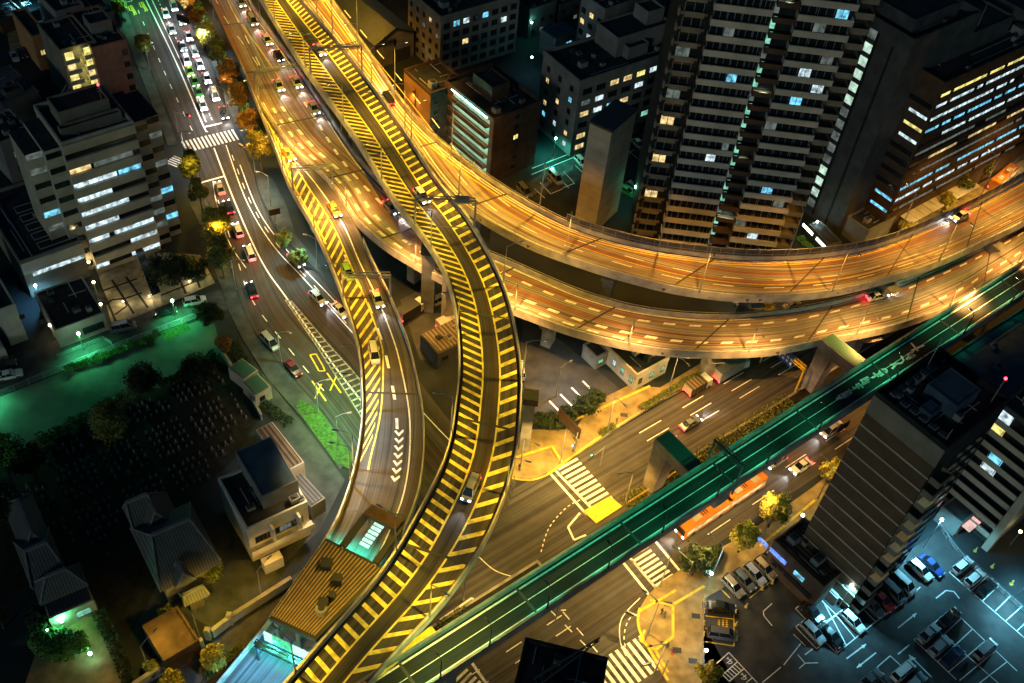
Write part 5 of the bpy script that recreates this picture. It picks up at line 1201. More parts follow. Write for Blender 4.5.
# walls along the temple street, gate posts
def wall(name, label, pts, h, t, mat, cat='wall', z0=0.0):
    q = pxpoly(pts); e = thing(name, label, cat, (q[0].x, q[0].y, z0)); m = MB()
    for a, b_ in zip(q, q[1:]): m.bar((a.x, a.y, z0 - .02), (b_.x, b_.y, z0 - .02), t, h)
    m.build('wall', M[mat], e, (q[0].x, q[0].y, z0)); m = MB()
    for a, b_ in zip(q, q[1:]): m.bar((a.x, a.y, z0 + h), (b_.x, b_.y, z0 + h), t + .16, .12)
    m.build('coping', M['concrete'], e, (q[0].x, q[0].y, z0)); return e
wall('boundary_wall', 'long temple wall below the brown storehouse at the bottom left', [(130, 694), (204, 645)], 2.0, .5, 'beige')
wall('boundary_wall', 'temple wall running right from the gate posts to the toll canopy', [(213, 637), (237, 619), (292, 584)], 2.0, .5, 'beige')
wall('boundary_wall', 'pale retaining wall between the sheds and the street lamp yard', [(216, 345), (232, 370), (250, 398), (262, 420)], 1.6, .3, 'concrete')
for i, (px, py) in enumerate(((209, 638), (231, 623))):
    e = thing('gate_post', ('left' if i == 0 else 'right') + ' stone post of the temple street gate', 'gate post', P(px, py)); m = MB(); m.prism([(-.4, -.4), (.4, -.4), (.4, .4), (-.4, .4)], 0, 2.6); m.build('shaft', M['beige'], e); m = MB(); m.prism([(-.5, -.5), (.5, -.5), (.5, .5), (-.5, .5)], 2.6, 2.9, top=[(-.3, -.3), (.3, -.3), (.3, .3), (-.3, .3)]); m.build('cap', M['concrete'], e)
# fence between street and court
def fence(label, pts, h=1.6, mat='steel', post=2.5, name='fence'):
    q = resample(pxpoly(pts), max(2, int(cum(pxpoly(pts))[-1] / post) + 1)); e = thing(name, label, 'fence', q[0]); o = (q[0].x, q[0].y, q[0].z)
    m = MB()
    for a, b_ in zip(q, q[1:]):
        for z in (.25, .6, .95, 1.3, h - .08):
            if z < h: m.bar((a.x, a.y, z), (b_.x, b_.y, z), .05, .05)
    m.build('rail', M[mat], e, o); m = MB()
    for a in q: m.tube((a.x, a.y, 0), (a.x, a.y, h), .06, n=6)
    m.build('post', M[mat], e, o); return e
fence('long steel fence between the lane and the green lit court', [(0, 397), (45, 378), (90, 360), (150, 336), (208, 314)])
fence('steel guard fence around the parking bay on the lane', [(58, 358), (108, 338), (112, 345)], 1.0)
fence('green lit fence along the back street beside the brick block', [(505, 214), (545, 188), (572, 170)], 1.4)
fence('guard rail on the corner pavement under the highest ramp', [(514, 479), (530, 481), (546, 475)], .9)
fence('guard rail along the upper pavement planters', [(600, 441), (640, 414), (690, 384)], .9)
fence('guard rail on the central reserve nearest the slanted pier', [(628, 504), (700, 458)], .9, 'yellow')
fence('rail fence along the right side of the car park', [(938, 527), (962, 560), (1000, 592), (1030, 618)], 1.2)
fence('post and rail fence between the corner pavement and the car park', [(703, 598), (702, 640), (703, 680)], 1.1)
# ------------------------------------------------------------------ vehicles
PAINTS = {k: flat('car_' + k, c, .28, .25 if k in ('silver', 'grey', 'champagne') else 0, .6, .8) for k, c in dict(white=(.72, .73, .72), silver=(.42, .44, .46), grey=(.16, .17, .18), black=(.012, .013, .015), red=(.42, .03, .02), blue=(.02, .06, .26), navy=(.012, .02, .07), green=(.06, .42, .10), yellowgreen=(.30, .60, .08), orange=(.75, .25, .03), champagne=(.40, .34, .24), darkred=(.12, .012, .012)).items()}
SPEC = {  # length, half width, body profile (x, belt height), cabin (x base0, base1, top0, top1, z belt, z roof)
    'sedan': (4.6, .87, [(-2.3, .62), (-2.2, .82), (-1.5, .92), (.9, .92), (1.9, .82), (2.25, .66), (2.3, .5)], (-1.75, 1.15, -1.15, .35, .9, 1.44)),
    'wagon': (4.5, .86, [(-2.25, .7), (-2.2, .95), (-1.5, .98), (.95, .97), (1.85, .85), (2.2, .7), (2.25, .5)], (-2.18, 1.2, -1.95, .45, .95, 1.55)),
    'van': (4.7, .88, [(-2.35, .8), (-2.32, 1.05), (-1.5, 1.08), (1.4, 1.05), (2.1, .95), (2.32, .75), (2.35, .5)], (-2.32, 1.75, -2.2, 1.0, 1.04, 1.92)),
}
def loft(mb, rings, m=0):
    for a, b in zip(rings, rings[1:]):
        n = len(a)
        for j in range(n): q = (j + 1) % n; mb.face([a[j], a[q], b[q], b[j]], m)
    mb.face(list(reversed(rings[0])), m); mb.face(rings[-1], m)
def make_car(kind):
    L, hw, prof, (b0, b1, t0, t1, zb, zr) = SPEC[kind]
    e = thing('car', 'car', 'car'); m = MB(); rings = []
    for x, z in prof:
        k = 1 - .16 * max(0, (abs(x) - L * .36) / (L * .14)) ** 1.5 if abs(x) > L * .36 else 1
        w = hw * k
        rings.append([(x, -w * .94, .24), (x, -w, .5 * z + .12), (x, -w * .93, z), (x, w * .93, z), (x, w, .5 * z + .12), (x, w * .94, .24)])
    loft(m, rings)
    r0, r1 = t0 + .12, t1 - .06; w = hw * .72
    m.prism([(r0, -w), (r1, -w * .96), (r1, w * .96), (r0, w)], zr - .02, zr + .035, top=[(r0 + .1, -w * .9), (r1 - .1, -w * .88), (r1 - .1, w * .88), (r0 + .1, w * .9)])
    for s in (-1, 1):                                        # pillars
        m.tube((b1 - .1, s * hw * .86, zb), (t1, s * hw * .74, zr), .045, n=5); m.tube((b0 + .1, s * hw * .86, zb), (t0, s * hw * .74, zr), .06, n=5); m.tube(((b0 + b1) / 2 - .1, s * hw * .885, zb), ((t0 + t1) / 2 - .1, s * hw * .765, zr), .04, n=5)
    m.build('body', PAINTS['white'], e)
    m = MB(); g = lambda x, w_, z: [(x, -w_, z), (x, w_, z)]
    loft(m, [[(b0, -hw * .88, zb - .03), (b1, -hw * .86, zb - .03), (b1, hw * .86, zb - .03), (b0, hw * .88, zb - .03)], [(t0, -hw * .76, zr), (t1, -hw * .74, zr), (t1, hw * .74, zr), (t0, hw * .76, zr)]]); m.build('windows', M['glass'], e)
    for x in (-L * .29, L * .3):
        for s in (-1, 1):
            q = MB(); q.tube((x, s * (hw - .2), .32), (x, s * (hw + .01), .32), .32, n=12, m=0); q.tube((x, s * (hw + .005), .32), (x, s * (hw + .02), .32), .19, n=8, m=1); q.build('wheel', [M['tyre'], M['rim']], e)
    zl = prof[-2][1] - .02
    for s in (-1, 1):
        q = MB(); q.box(L / 2 - .16, s * hw * .66 - .19, zl - .12, L / 2 + .03, s * hw * .66 + .19, zl + .06); q.build('headlight', M['head_off'], e)
        q = MB(); q.box(-L / 2 - .03, s * hw * .7 - .16, .62, -L / 2 + .1, s * hw * .7 + .16, .84); q.build('tail_light', M['tail_off'], e)
        q = MB(); q.box(b1 - .35, s * (hw + .02) - .07, zb - .05, b1 - .2, s * (hw + .02) + .07, zb + .1); q.build('mirror', M['steel_dark'], e)
    return e
PROTO = {k: [make_car(k), True] for k in SPEC}
BEAM = bpy.data.lights.new('headlight_beam', 'SPOT'); BEAM.energy = 800; BEAM.color = (.95, .97, 1); BEAM.spot_size = R(74); BEAM.spot_blend = .8; BEAM.shadow_soft_size = .12
BRAKE = bpy.data.lights.new('brake_glow', 'POINT'); BRAKE.energy = 40; BRAKE.color = (1, .03, .05); BRAKE.shadow_soft_size = .2
def car(loc, az, kind, paint, label, group=None, on=False, beam=True, brake=True, taxi=False):
    pr = PROTO[kind]
    if pr[1]: e = pr[0]; pr[1] = False; e.location = loc; e.rotation_euler = (0, 0, az); e['label'] = label; e['group'] = group or 'cars'
    else: e = dup(pr[0], loc, az, label, group or 'cars')
    for c in e.children:
        n = c.name.split('.')[0]
        if n == 'body': setmat(c, 0, PAINTS[paint])
        elif n in ('headlight', 'tail_light'): setmat(c, 0, M[{'headlight': 'head', 'tail_light': 'tail'}[n]] if on else M[{'headlight': 'head_off', 'tail_light': 'tail_off'}[n]])
    if taxi:
        zr = SPEC[kind][3][5]; q = MB(); q.box(-.5, -.22, zr + .035, -.28, .22, zr + .16); q.build('taxi_lamp', M['w_yel'], e)
    L = SPEC[kind][0]
    if on and beam:
        o = bpy.data.objects.new('headlight_beam', BEAM); COL.objects.link(o); o.parent = e; o.location = (L / 2 + .25, 0, .8); o.rotation_euler = (0, R(-80), 0)
    if on and brake:
        o = bpy.data.objects.new('brake_glow', BRAKE); COL.objects.link(o); o.parent = e; o.location = (-L / 2 - .35, 0, .75)
    return e
def azpx(a, b): d = P(*b) - P(*a); return math.atan2(d.y, d.x)
NW = GA + R(90); SE = GA - R(90)
# car park, bottom right: numbers are photo pixels
CP = lambda x, y: (824 + x / 4.465, 530 + y / 4.465)
for (x, y), a, k, p, lab in (
    ((122, 415), SE, 'wagon', 'white', 'white estate parked alone at the left end of the cyan lit row'),
    ((208, 346), SE, 'wagon', 'grey', 'blue grey hatchback left of the red car in the cyan lit row'),
    ((255, 320), SE, 'sedan', 'red', 'red car in the cyan lit row'),
    ((302, 286), SE, 'van', 'grey', 'grey minivan right of the red car'),
    ((347, 247), SE, 'van', 'silver', 'silver minivan second to the right of the red car'),
    ((424, 186), SE, 'wagon', 'white', 'white estate beside the blue car at the right end of the row'),
    ((474, 166), SE, 'sedan', 'blue', 'blue car at the right end of the cyan lit row'),
    ((612, 166), GA, 'wagon', 'white', 'upper of two white cars in the right hand bays'),
    ((666, 222), GA, 'wagon', 'white', 'lower of two white cars in the right hand bays'),
    ((722, 268), GA, 'sedan', 'black', 'black car below the two white cars in the right hand bays'),
    ((462, 468), GA, 'sedan', 'silver', 'silver saloon at the left corner of the middle island of bays'),
    ((555, 398), GA, 'sedan', 'black', 'black saloon at the top corner of the middle island of bays'),
    ((515, 525), GA, 'wagon', 'silver', 'silver estate between the silver saloon and the dark blue car'),
    ((570, 572), GA, 'sedan', 'navy', 'dark blue car in the middle island of bays'),
    ((713, 540), GA, 'van', 'silver', 'silver minivan alone on the right side of the middle island'),
    ((348, 638), GA, 'van', 'white', 'white van at the bottom edge of the car park'),
    ((205, 672), GA, 'sedan', 'grey', 'grey car cut by the bottom edge of the car park'),
    ((400, 690), GA, 'wagon', 'silver', 'silver car beside the white van at the bottom edge')):
    car(P(*CP(x, y)), a, k, p, lab, 'cars in the car park')
for px, py, a, k, p, lab in (
    (811, 614, SE, 'sedan', 'black', 'black saloon in the small pale outlined bay left of the white estate'),
    (812, 634, SE, 'wagon', 'silver', 'silver estate in the lower left bay of the pale outlined group'),
    (830, 637, SE, 'sedan', 'black', 'black saloon to the right of the silver estate in the outlined group'),
    (732, 588, SE, 'wagon', 'champagne', 'leftmost car of the five in the yellow marked row'),
    (743, 582, SE, 'wagon', 'grey', 'second car from the left in the yellow marked row'),
    (753.5, 576, SE, 'wagon', 'silver', 'middle car of the five in the yellow marked row'),
    (763.5, 570, SE, 'wagon', 'champagne', 'fourth car from the left in the yellow marked row'),
    (773.5, 563, SE, 'wagon', 'silver', 'rightmost car of the five in the yellow marked row'),
    (721, 609, R(-2), 'sedan', 'black', 'dark car in the upper of the three yellow side bays'),
    (721, 636, R(-2), 'van', 'grey', 'grey minivan in the lower of the three yellow side bays')):
    car(P(px, py), a, k, p, lab, 'cars in the yellow marked bays')
for px, py, a, k, p, lab in (
    (524, 193, R(-55), 'van', 'grey', 'grey van in the back street bays nearest the golden viaduct'),
    (555, 180, R(-55), 'van', 'silver', 'silver van in the back street bays between empty spaces'),
    (581, 164, R(-55), 'wagon', 'white', 'white car half hidden behind the stone pillar'),
    (638, 146, R(-55), 'sedan', 'white', 'white saloon right of the stone pillar'),
    (626, 193, R(-40), 'wagon', 'green', 'green car at the foot of the stone pillar'),
    (634, 190, R(-40), 'wagon', 'silver', 'silver car beside the green car at the foot of the stone pillar'),
    (15, 58, R(-55), 'sedan', 'silver', 'left of three cars in the cyan lit yard'), (23.5, 55, R(-55), 'sedan', 'black', 'dark middle car of three in the cyan lit yard'), (35, 53, R(-55), 'wagon', 'white', 'white right hand car of three in the cyan lit yard'),
    (195, 303, R(26), 'wagon', 'white', 'white car parked on the lane beside the bright green lamp'),
    (165, 314, R(26), 'sedan', 'black', 'black car on the lane between the van and the white car'),
    (124, 329, R(26), 'van', 'grey', 'grey van parked against the lane fence'),
    (10, 377, R(28), 'sedan', 'white', 'white car on the lane at the left edge'), (4, 367, R(28), 'sedan', 'black', 'dark car beside the white one at the left edge'),
    (270, 344, azpx((262, 336), (280, 356)), 'van', 'silver', 'silver minivan parked at the kerb by the green roofed sheds'),
    (293, 370, azpx((284, 360), (302, 381)), 'sedan', 'darkred', 'dark red car parked at the kerb by the bent lamp'),
    (790, 307, GA, 'sedan', 'grey', 'grey car in the gap between the two big viaducts'),
    (742, 308, NW, 'wagon', 'white', 'white car in the small bay between the two big viaducts'),
    (960, 516, SE, 'wagon', 'grey', 'grey car beside the pink lit canopy')):
    car(P(px, py), a, k, p, lab, 'parked cars')
# two service cars on the slip ramp hatching
for f, k, p, lab in ((.455, 'wagon', 'yellowgreen', 'yellow estate standing on the slip ramp hatching'), (.585, 'van', 'white', 'white van standing on the slip ramp hatching')):
    d = VD.len * f; car(VD.at(d, 2.6, .03), VD.az(d), k, p, lab, 'cars on the hatching')
# queue on the street (headlamps towards the zebra, taillights past it)
def kerb(px, py, dpx=(10, 24)): return azpx((px - dpx[0] / 2, py - dpx[1] / 2), (px + dpx[0] / 2, py + dpx[1] / 2))
Q = [(166, 15, 'sedan', 'white'), (172, 31, 'sedan', 'silver'), (183, 48, 'sedan', 'grey'), (187, 62, 'wagon', 'white'), (190, 73, 'sedan', 'yellowgreen'), (195, 83, 'sedan', 'green'), (199, 94, 'sedan', 'green'), (203, 107, 'wagon', 'white'),
     (174, 8, 'van', 'white'), (182, 22, 'sedan', 'grey'), (189, 38, 'sedan', 'silver'), (195, 54, 'wagon', 'white'), (200, 66, 'sedan', 'white'), (207, 80, 'sedan', 'silver'), (215, 97, 'van', 'white'), (224, 115, 'sedan', 'black'), (178, -6, 'sedan', 'white')]
qn = {0: 0, 1: 0}
for i, (px, py, k, p) in enumerate(Q):
    r = 0 if i < 8 else 1; n = qn[r]; qn[r] += 1
    car(P(px, py), kerb(px, py, (9, 26)), k, p, '%s %s taxi from the top in the %s lane queuing for the zebra' % (ORD[n].capitalize(), p.replace('yellowgreen', 'lime'), ('left', 'right')[r]), 'queue of taxis on the street', True, i in (3, 7, 10, 15, 13, 0), False, taxi=p in ('green', 'yellowgreen', 'white'))
for px, py, k, p, lab in ((220, 190, 'sedan', 'champagne', 'brown saloon stopped first behind the stop line with red tail lamps'), (229, 209, 'sedan', 'black', 'dark saloon with red tail lamps beside the left pavement'), (238, 232, 'wagon', 'white', 'white estate with bright red tail lamps'), (250, 255, 'van', 'white', 'white taxi van with red tail lamps'), (252, 292, 'sedan', 'black', 'black saloon with red tail lamps at the kerb')):
    car(P(px, py), kerb(px, py, (10, 24)) + math.pi, k, p, lab, 'cars with red tail lamps on the street', True, False, True)
for px, py, k, p, lab in ((340, 312, 'sedan', 'white', 'white car about to pass under the slip ramp'), (296, 262, 'sedan', 'grey', 'grey car on the bend beside the triangular island'), (318, 300, 'wagon', 'silver', 'silver car on the bend below the triangular island')):
    car(P(px, py), kerb(px, py, (26, 26)), k, p, lab, 'cars on the street bend', True, True, False)
# traffic standing on the viaducts
rt = random.Random(9)
def via_traffic(V, specs, name, group):
    cnt = {}
    for d, lat, right, rev, k, p in specs:
        if d > V.len - 3: continue
        key = (lat, right); cnt[key] = cnt.get(key, 0) + 1
        lane = ('kerb' if lat < 3 else 'middle' if lat < 6 else 'far') if not right else ('wall side' if lat < 3 else 'centre' if lat < 6 else 'inner')
        car(V.at(d, lat, .03, right), V.az(d) + (math.pi if rev else 0), k, p, '%s %s from the top in the %s lane of the %s' % (p.capitalize(), {'sedan': 'saloon', 'wagon': 'estate', 'van': 'van'}[k] + ', ' + ORD[min(19, cnt[key] - 1)], lane, name), group, True, not rev or True, True)
def run(V, lanes, group, name):
    s = []
    for lat, right, rev, step, d0, d1 in lanes:
        d = d0
        while d < d1: s.append((d, lat, right, rev, rt.choice(('sedan', 'sedan', 'wagon', 'van')), rt.choice(('white', 'white', 'silver', 'grey', 'black', 'silver', 'white')))); d += step * rt.uniform(.75, 1.3)
    via_traffic(V, s, name, group)
run(VA, [(2.6, True, True, 150, 60, VA.len)], 'cars on the golden viaduct', 'golden viaduct')
run(VB, [(2.4, True, False, 10, 4, VB.len * .27), (2.6, True, False, 90, VB.len * .4, VB.len), (6.6, True, False, 60, 10, VB.len * .3)], 'cars on the lower viaduct', 'lower viaduct')
for i, (f, k, p) in enumerate(((.2, 'sedan', 'silver'), (.47, 'wagon', 'white'), (.8, 'van', 'silver'))):
    d = VC.len * f; car(VC.at(d, VC.width(d) * .52, .03), VC.az(d), k, p, '%s car from the top on the lane of the highest hatched ramp' % ORD[i].capitalize(), 'cars on the highest ramp', True)
for i, (f, k, p) in enumerate(((.22, 'sedan', 'orange'), (.34, 'sedan', 'orange'), (.5, 'sedan', 'silver'))):
    d = VD.len * f; car(VD.at(d, 2.6, .03, True), VD.az(d), k, p, '%s car from the top in the lane of the hatched slip ramp' % ORD[i].capitalize(), 'cars on the slip ramp', True)
# avenue traffic
for i, (px, py, rev, k, p, lab) in enumerate(((690, 425, 1, 'sedan', 'grey', 'grey saloon on the upper avenue carriageway by the portal pier'), 
    (775, 463, 0, 'wagon', 'silver', 'silver estate on the lower avenue carriageway'), (800, 468, 0, 'sedan', 'white', 'white saloon in the kerb lane beside the striped tower'), (830, 432, 0, 'van', 'white', 'white van beside the top of the striped tower'), (655, 522, 0, 'sedan', 'black', 'black saloon above the orange bus by the green ramp'), )):
    car(P(px, py), GA + (0 if rev else math.pi), k, p, lab, 'cars on the avenue', True)
# bus and lorries
def bus(loc, az, label, paint, L=11.2, name='bus', cat='bus'):
    e = thing(name, label, cat, loc, az); m = MB(); hw, h = 1.22, 3.05
    rings = []
    for x, k in ((-L / 2, .9), (-L / 2 + .15, 1), (L / 2 - .2, 1), (L / 2, .88)): rings.append([(x, -hw * k, .35), (x, -hw * k, h - .3), (x, -hw * k * .9, h), (x, hw * k * .9, h), (x, hw * k, h - .3), (x, hw * k, .35)])
    loft(m, rings); m.build('body', PAINTS[paint], e)
    for s in (-1, 1): q = MB(); q.box(-L / 2 + .6, s * hw - .03, 1.3, L / 2 - .5, s * hw + .03, 2.4); q.build('window', M['w_warm'], e)
    q = MB(); q.box(L / 2 - .02, -hw * .8, 1.2, L / 2 + .04, hw * .8, 2.6); q.build('windscreen', M['glass'], e)
    for x in (-L * .25, L * .2): q = MB(); q.box(x - .8, -.6, h, x + .8, .6, h + .22); q.box(x - .5, -.4, h + .22, x + .5, .4, h + .28); q.build('roof_unit', M['whitewall'], e)
    q = MB()
    for i in range(5): q.box(-L * .02 + i * .5, -.5, h, -L * .02 + i * .5 + .2, .5, h + .05)
    q.build('roof_vent', M['steel_dark'], e)
    for x in (-L * .28, L * .3):
        for s in (-1, 1): q = MB(); q.tube((x, s * (hw - .3), .48), (x, s * (hw + .01), .48), .48, n=12); q.build('wheel', M['tyre'], e)
    for s in (-1, 1):
        q = MB(); q.box(L / 2 - .05, s * .85 - .18, .6, L / 2 + .05, s * .85 + .18, .9); q.build('headlight', M['head'], e)
        q = MB(); q.box(-L / 2 - .05, s * .95 - .12, .8, -L / 2 + .02, s * .95 + .12, 1.2); q.build('tail_light', M['tail'], e)
    o = bpy.data.objects.new('headlight_beam', BEAM); COL.objects.link(o); o.parent = e; o.location = (L / 2 + .3, 0, .9); o.rotation_euler = (0, R(-80), 0)
    return e
bus(P(702, 521), GA + math.pi, 'orange roofed bus waiting at the lower zebra crossing beside the green ramp', 'orange')
bus(P(741, 495), GA + math.pi, 'dull orange bus queuing directly behind the bright orange one', 'orange', 9.5)
bus(P(1000, 183), GA + R(8), 'yellow bus on the pavement side road under the ribbon window office', 'orange', 10.5)
def lorry(loc, az, label, L=7.5, boxmat='steel', h=3.3, group=None):
    e = thing('lorry', label, 'lorry', loc, az, group); m = MB(); hw = 1.15
    m.prism([(L / 2 - 1.7, -hw), (L / 2 - .15, -hw), (L / 2, -hw * .85), (L / 2, hw * .85), (L / 2 - .15, hw), (L / 2 - 1.7, hw)], .5, 2.35, top=[(L / 2 - 1.7, -hw * .95), (L / 2 - .5, -hw * .95), (L / 2 - .4, -hw * .85), (L / 2 - .4, hw * .85), (L / 2 - .5, hw * .95), (L / 2 - 1.7, hw * .95)]); m.build('cab', PAINTS['white'], e)
    m = MB(); m.box(-L / 2, -hw, .8, L / 2 - 1.9, hw, h); 
    for k in range(6): x = -L / 2 + .4 + k * (L - 2.6) / 5; m.box(x - .03, -hw - .03, .85, x + .03, hw + .03, h + .03)
    m.build('cargo_box', M[boxmat], e); m = MB(); m.box(-L / 2 - .03, -hw * .9, .9, -L / 2 - .005, hw * .9, h - .1); m.build('rear_door', M['whitewall'], e)
    q = MB(); q.box(L / 2 - .35, -hw * .8, 1.45, L / 2 - .05, hw * .8, 2.1); q.build('windscreen', M['glass'], e)
    for x in (-L * .3, L * .33):
        for s in (-1, 1): q = MB(); q.tube((x, s * (hw - .3), .45), (x, s * hw, .45), .45, n=12); q.build('wheel', M['tyre'], e)
    for s in (-1, 1): q = MB(); q.box(-L / 2 - .06, s * .95 - .12, .7, -L / 2 - .031, s * .95 + .12, 1.1); q.build('tail_light', M['tail'], e)
    o = bpy.data.objects.new('brake_glow', BRAKE); COL.objects.link(o); o.parent = e; o.location = (-L / 2 - .5, 0, .8)
    return e
lorry(P(730, 373), GA, 'larger of two lorries halted by the planter, near the viaduct', 8.5); lorry(P(697, 389), GA, 'smaller lorry halted behind the larger one by the planter', 6.0, 'corrug', 2.6)
lorry(P(412, 314), GA + R(8), 'dark roofed lorry parked by the tall pier in the service yard', 6.5, 'steel_dark', 2.8); lorry(P(449, 327), GA, 'white lorry half under the highest ramp in the service yard', 5, 'whitewall', 2.6)
car(P(438, 303), GA, 'van', 'white', 'white van in the bright corner of the service yard', 'parked cars')
car(P(520, 372), R(100), 'van', 'white', 'white van poking out under the east side of the highest ramp', 'parked cars')
# painted bays ------------------------------------------------------------
sheet('car_park', pxpoly([(704, 690), (703, 598), (710, 590), (770, 545), (838, 600), (925, 540), (940, 530), (1035, 615), (1060, 760), (690, 780)]), .012, M['asphalt_lot'])
mk = MB()
def cl(a, b, wd=.16, m=mk): pxline(m, CP(*a), CP(*b), wd, .025)
for a, b_ in (((60, 548), (230, 410)), ((230, 410), (345, 330)), ((345, 330), (430, 255)), ((40, 500), (60, 548)), ((38, 362), (140, 485)), ((0, 325), (100, 515)), ((140, 318), (230, 410)), ((185, 285), (278, 375)), ((232, 252), (325, 345)), ((280, 218), (372, 305)), ((325, 180), (415, 268)), ((370, 150), (455, 235)), ((0, 415), (50, 380)), ((50, 380), (140, 318)),
    ((560, 190), (870, 460)), ((560, 190), (636, 118)), ((610, 226), (684, 160)), ((660, 270), (732, 205)), ((710, 315), (778, 250)), ((765, 362), (832, 295)), ((812, 405), (885, 340)), ((862, 450), (930, 385)), ((870, 460), (1000, 575)),
    ((402, 490), (568, 352)), ((568, 352), (862, 630)), ((402, 490), (590, 668)), ((484, 424), (745, 655)), ((456, 540), (612, 395)), ((505, 590), (660, 445)), ((555, 635), (720, 495)), ((605, 672), (765, 540)), ((660, 710), (815, 590)), ((745, 655), (820, 720)),
    ((160, 680), (295, 562)), ((295, 562), (348, 610)), ((215, 632), (272, 683))):
    cl(a, b_)
for a, b_ in (((330, 438), (412, 372)), ((100, 575), (187, 510)), ((147, 615), (232, 548)), ((330, 555), (382, 512)), ((500, 305), (545, 270)), ((545, 270), (580, 275)), ((580, 275), (604, 306)), ((398, 575), (480, 657))): cl(a, b_, .22)
for t, a, b_ in (((412, 372), (392, 378), (404, 392)), ((187, 510), (166, 516), (178, 530)), ((147, 615), (170, 608), (157, 595)), ((378, 556), (385, 585), (412, 575))):
    mk.face([tuple(P(*CP(*t)) + Vector((0, 0, .028))), tuple(P(*CP(*a)) + Vector((0, 0, .028))), tuple(P(*CP(*b_)) + Vector((0, 0, .028)))])
L2P = lambda x, y: (690 + x / 6.83, 583 + y / 6.83)
def l2(a, b_, wd=.15): pxline(mk, L2P(*a), L2P(*b_), wd, .03)
for a, b_ in (((855, 75), (720, 175)), ((720, 175), (860, 325)), ((860, 325), (1000, 220)), ((1000, 220), (855, 75)), ((780, 255), (720, 300)), ((720, 300), (865, 450)), ((865, 450), (925, 402)), ((890, 370), (1000, 480)), ((1000, 480), (1040, 450)), ((560, 140), (500, 195)), ((500, 195), (505, 225)), ((505, 225), (560, 292)), ((705, 348), (790, 432)), ((785, 490), (838, 450)), ((735, 488), (785, 548)), ((785, 548), (875, 545)), ((785, 548), (745, 585)),
    ((160, 570), (265, 475)), ((265, 475), (460, 683)), ((210, 640), (320, 542)), ((265, 675), (372, 582)), ((385, 680), (425, 648)), ((220, 625), (268, 672)), ((235, 610), (285, 655)), ((252, 597), (300, 640)), ((268, 582), (318, 626)), ((284, 567), (335, 612)), ((300, 553), (350, 598)), ((640, 560), (755, 415)), ((495, 680), (620, 575))):
    l2(a, b_)
for ox, oy in ((0, 0), (98, 108)):                          # symbols of the two wheelchair bays
    for a, b_ in (((250, 520), (262, 508)), ((255, 512), (275, 530)), ((262, 540), (285, 520)), ((250, 548), (262, 540)), ((275, 530), (290, 545)), ((262, 552), (285, 548))): l2((a[0] + ox, a[1] + oy), (b_[0] + ox, b_[1] + oy), .14)
struct(mk.build('lane_marking', M['white']))
mk = MB()
L1P = lambda x, y: (690 + x / 6.38, 490 + y / 6.38)
for a, b_ in (((380, 690), (660, 470)), ((660, 470), (540, 345)), ((175, 610), (255, 690)), ((295, 520), (420, 640)), ((360, 475), (475, 600)), ((410, 440), (530, 555)), ((475, 385), (600, 515)), ((520, 350), (370, 465))): pxline(mk, L1P(*a), L1P(*b_), .16, .03)
for a, b_ in (((105, 140), (300, 160)), ((300, 160), (300, 430)), ((300, 430), (105, 402)), ((105, 225), (297, 247)), ((105, 310), (297, 328))): l2m = pxline(mk, L2P(*a), L2P(*b_), .16, .03)
for c in range(3):
    for r_ in range(4): a = (190 + c * 26, 252 + r_ * 14 + c * 2); pxline(mk, L2P(*a), L2P(a[0] + 18, a[1] + 1), .12, .03)
    pxline(mk, L2P(199 + c * 26, 250), L2P(199 + c * 26, 300), .12, .033)
for r_ in range(3):
    for c in range(2): a = (560 + c * 30 + r_ * 8, 405 + r_ * 22 + c * 22); pxline(mk, L1P(*a), L1P(a[0] + 14, a[1] - 10), .12, .03); pxline(mk, L1P(a[0], a[1] - 8), L1P(a[0] + 12, a[1] + 6), .12, .033)
struct(mk.build('lane_marking', M['yellow']))
mk = MB()
BSP = lambda x, y: (500 + x / 6.38, 90 + y / 6.38)
for a, b_ in (((220, 630), (285, 690)), ((255, 590), (325, 665)), ((405, 520), (475, 595)), ((475, 595), (400, 625)), ((400, 585), (440, 625)), ((300, 560), (330, 590)), ((480, 480), (530, 530)), ((205, 500), (545, 368)), ((200, 540), (520, 410)), ((890, 320), (950, 380)), ((915, 300), (975, 355)), ((820, 390), (880, 440)), ((860, 380), (800, 410)), ((330, 660), (400, 630))): pxline(mk, BSP(*a), BSP(*b_), .16, .02)
struct(mk.build('lane_marking', M['white']))
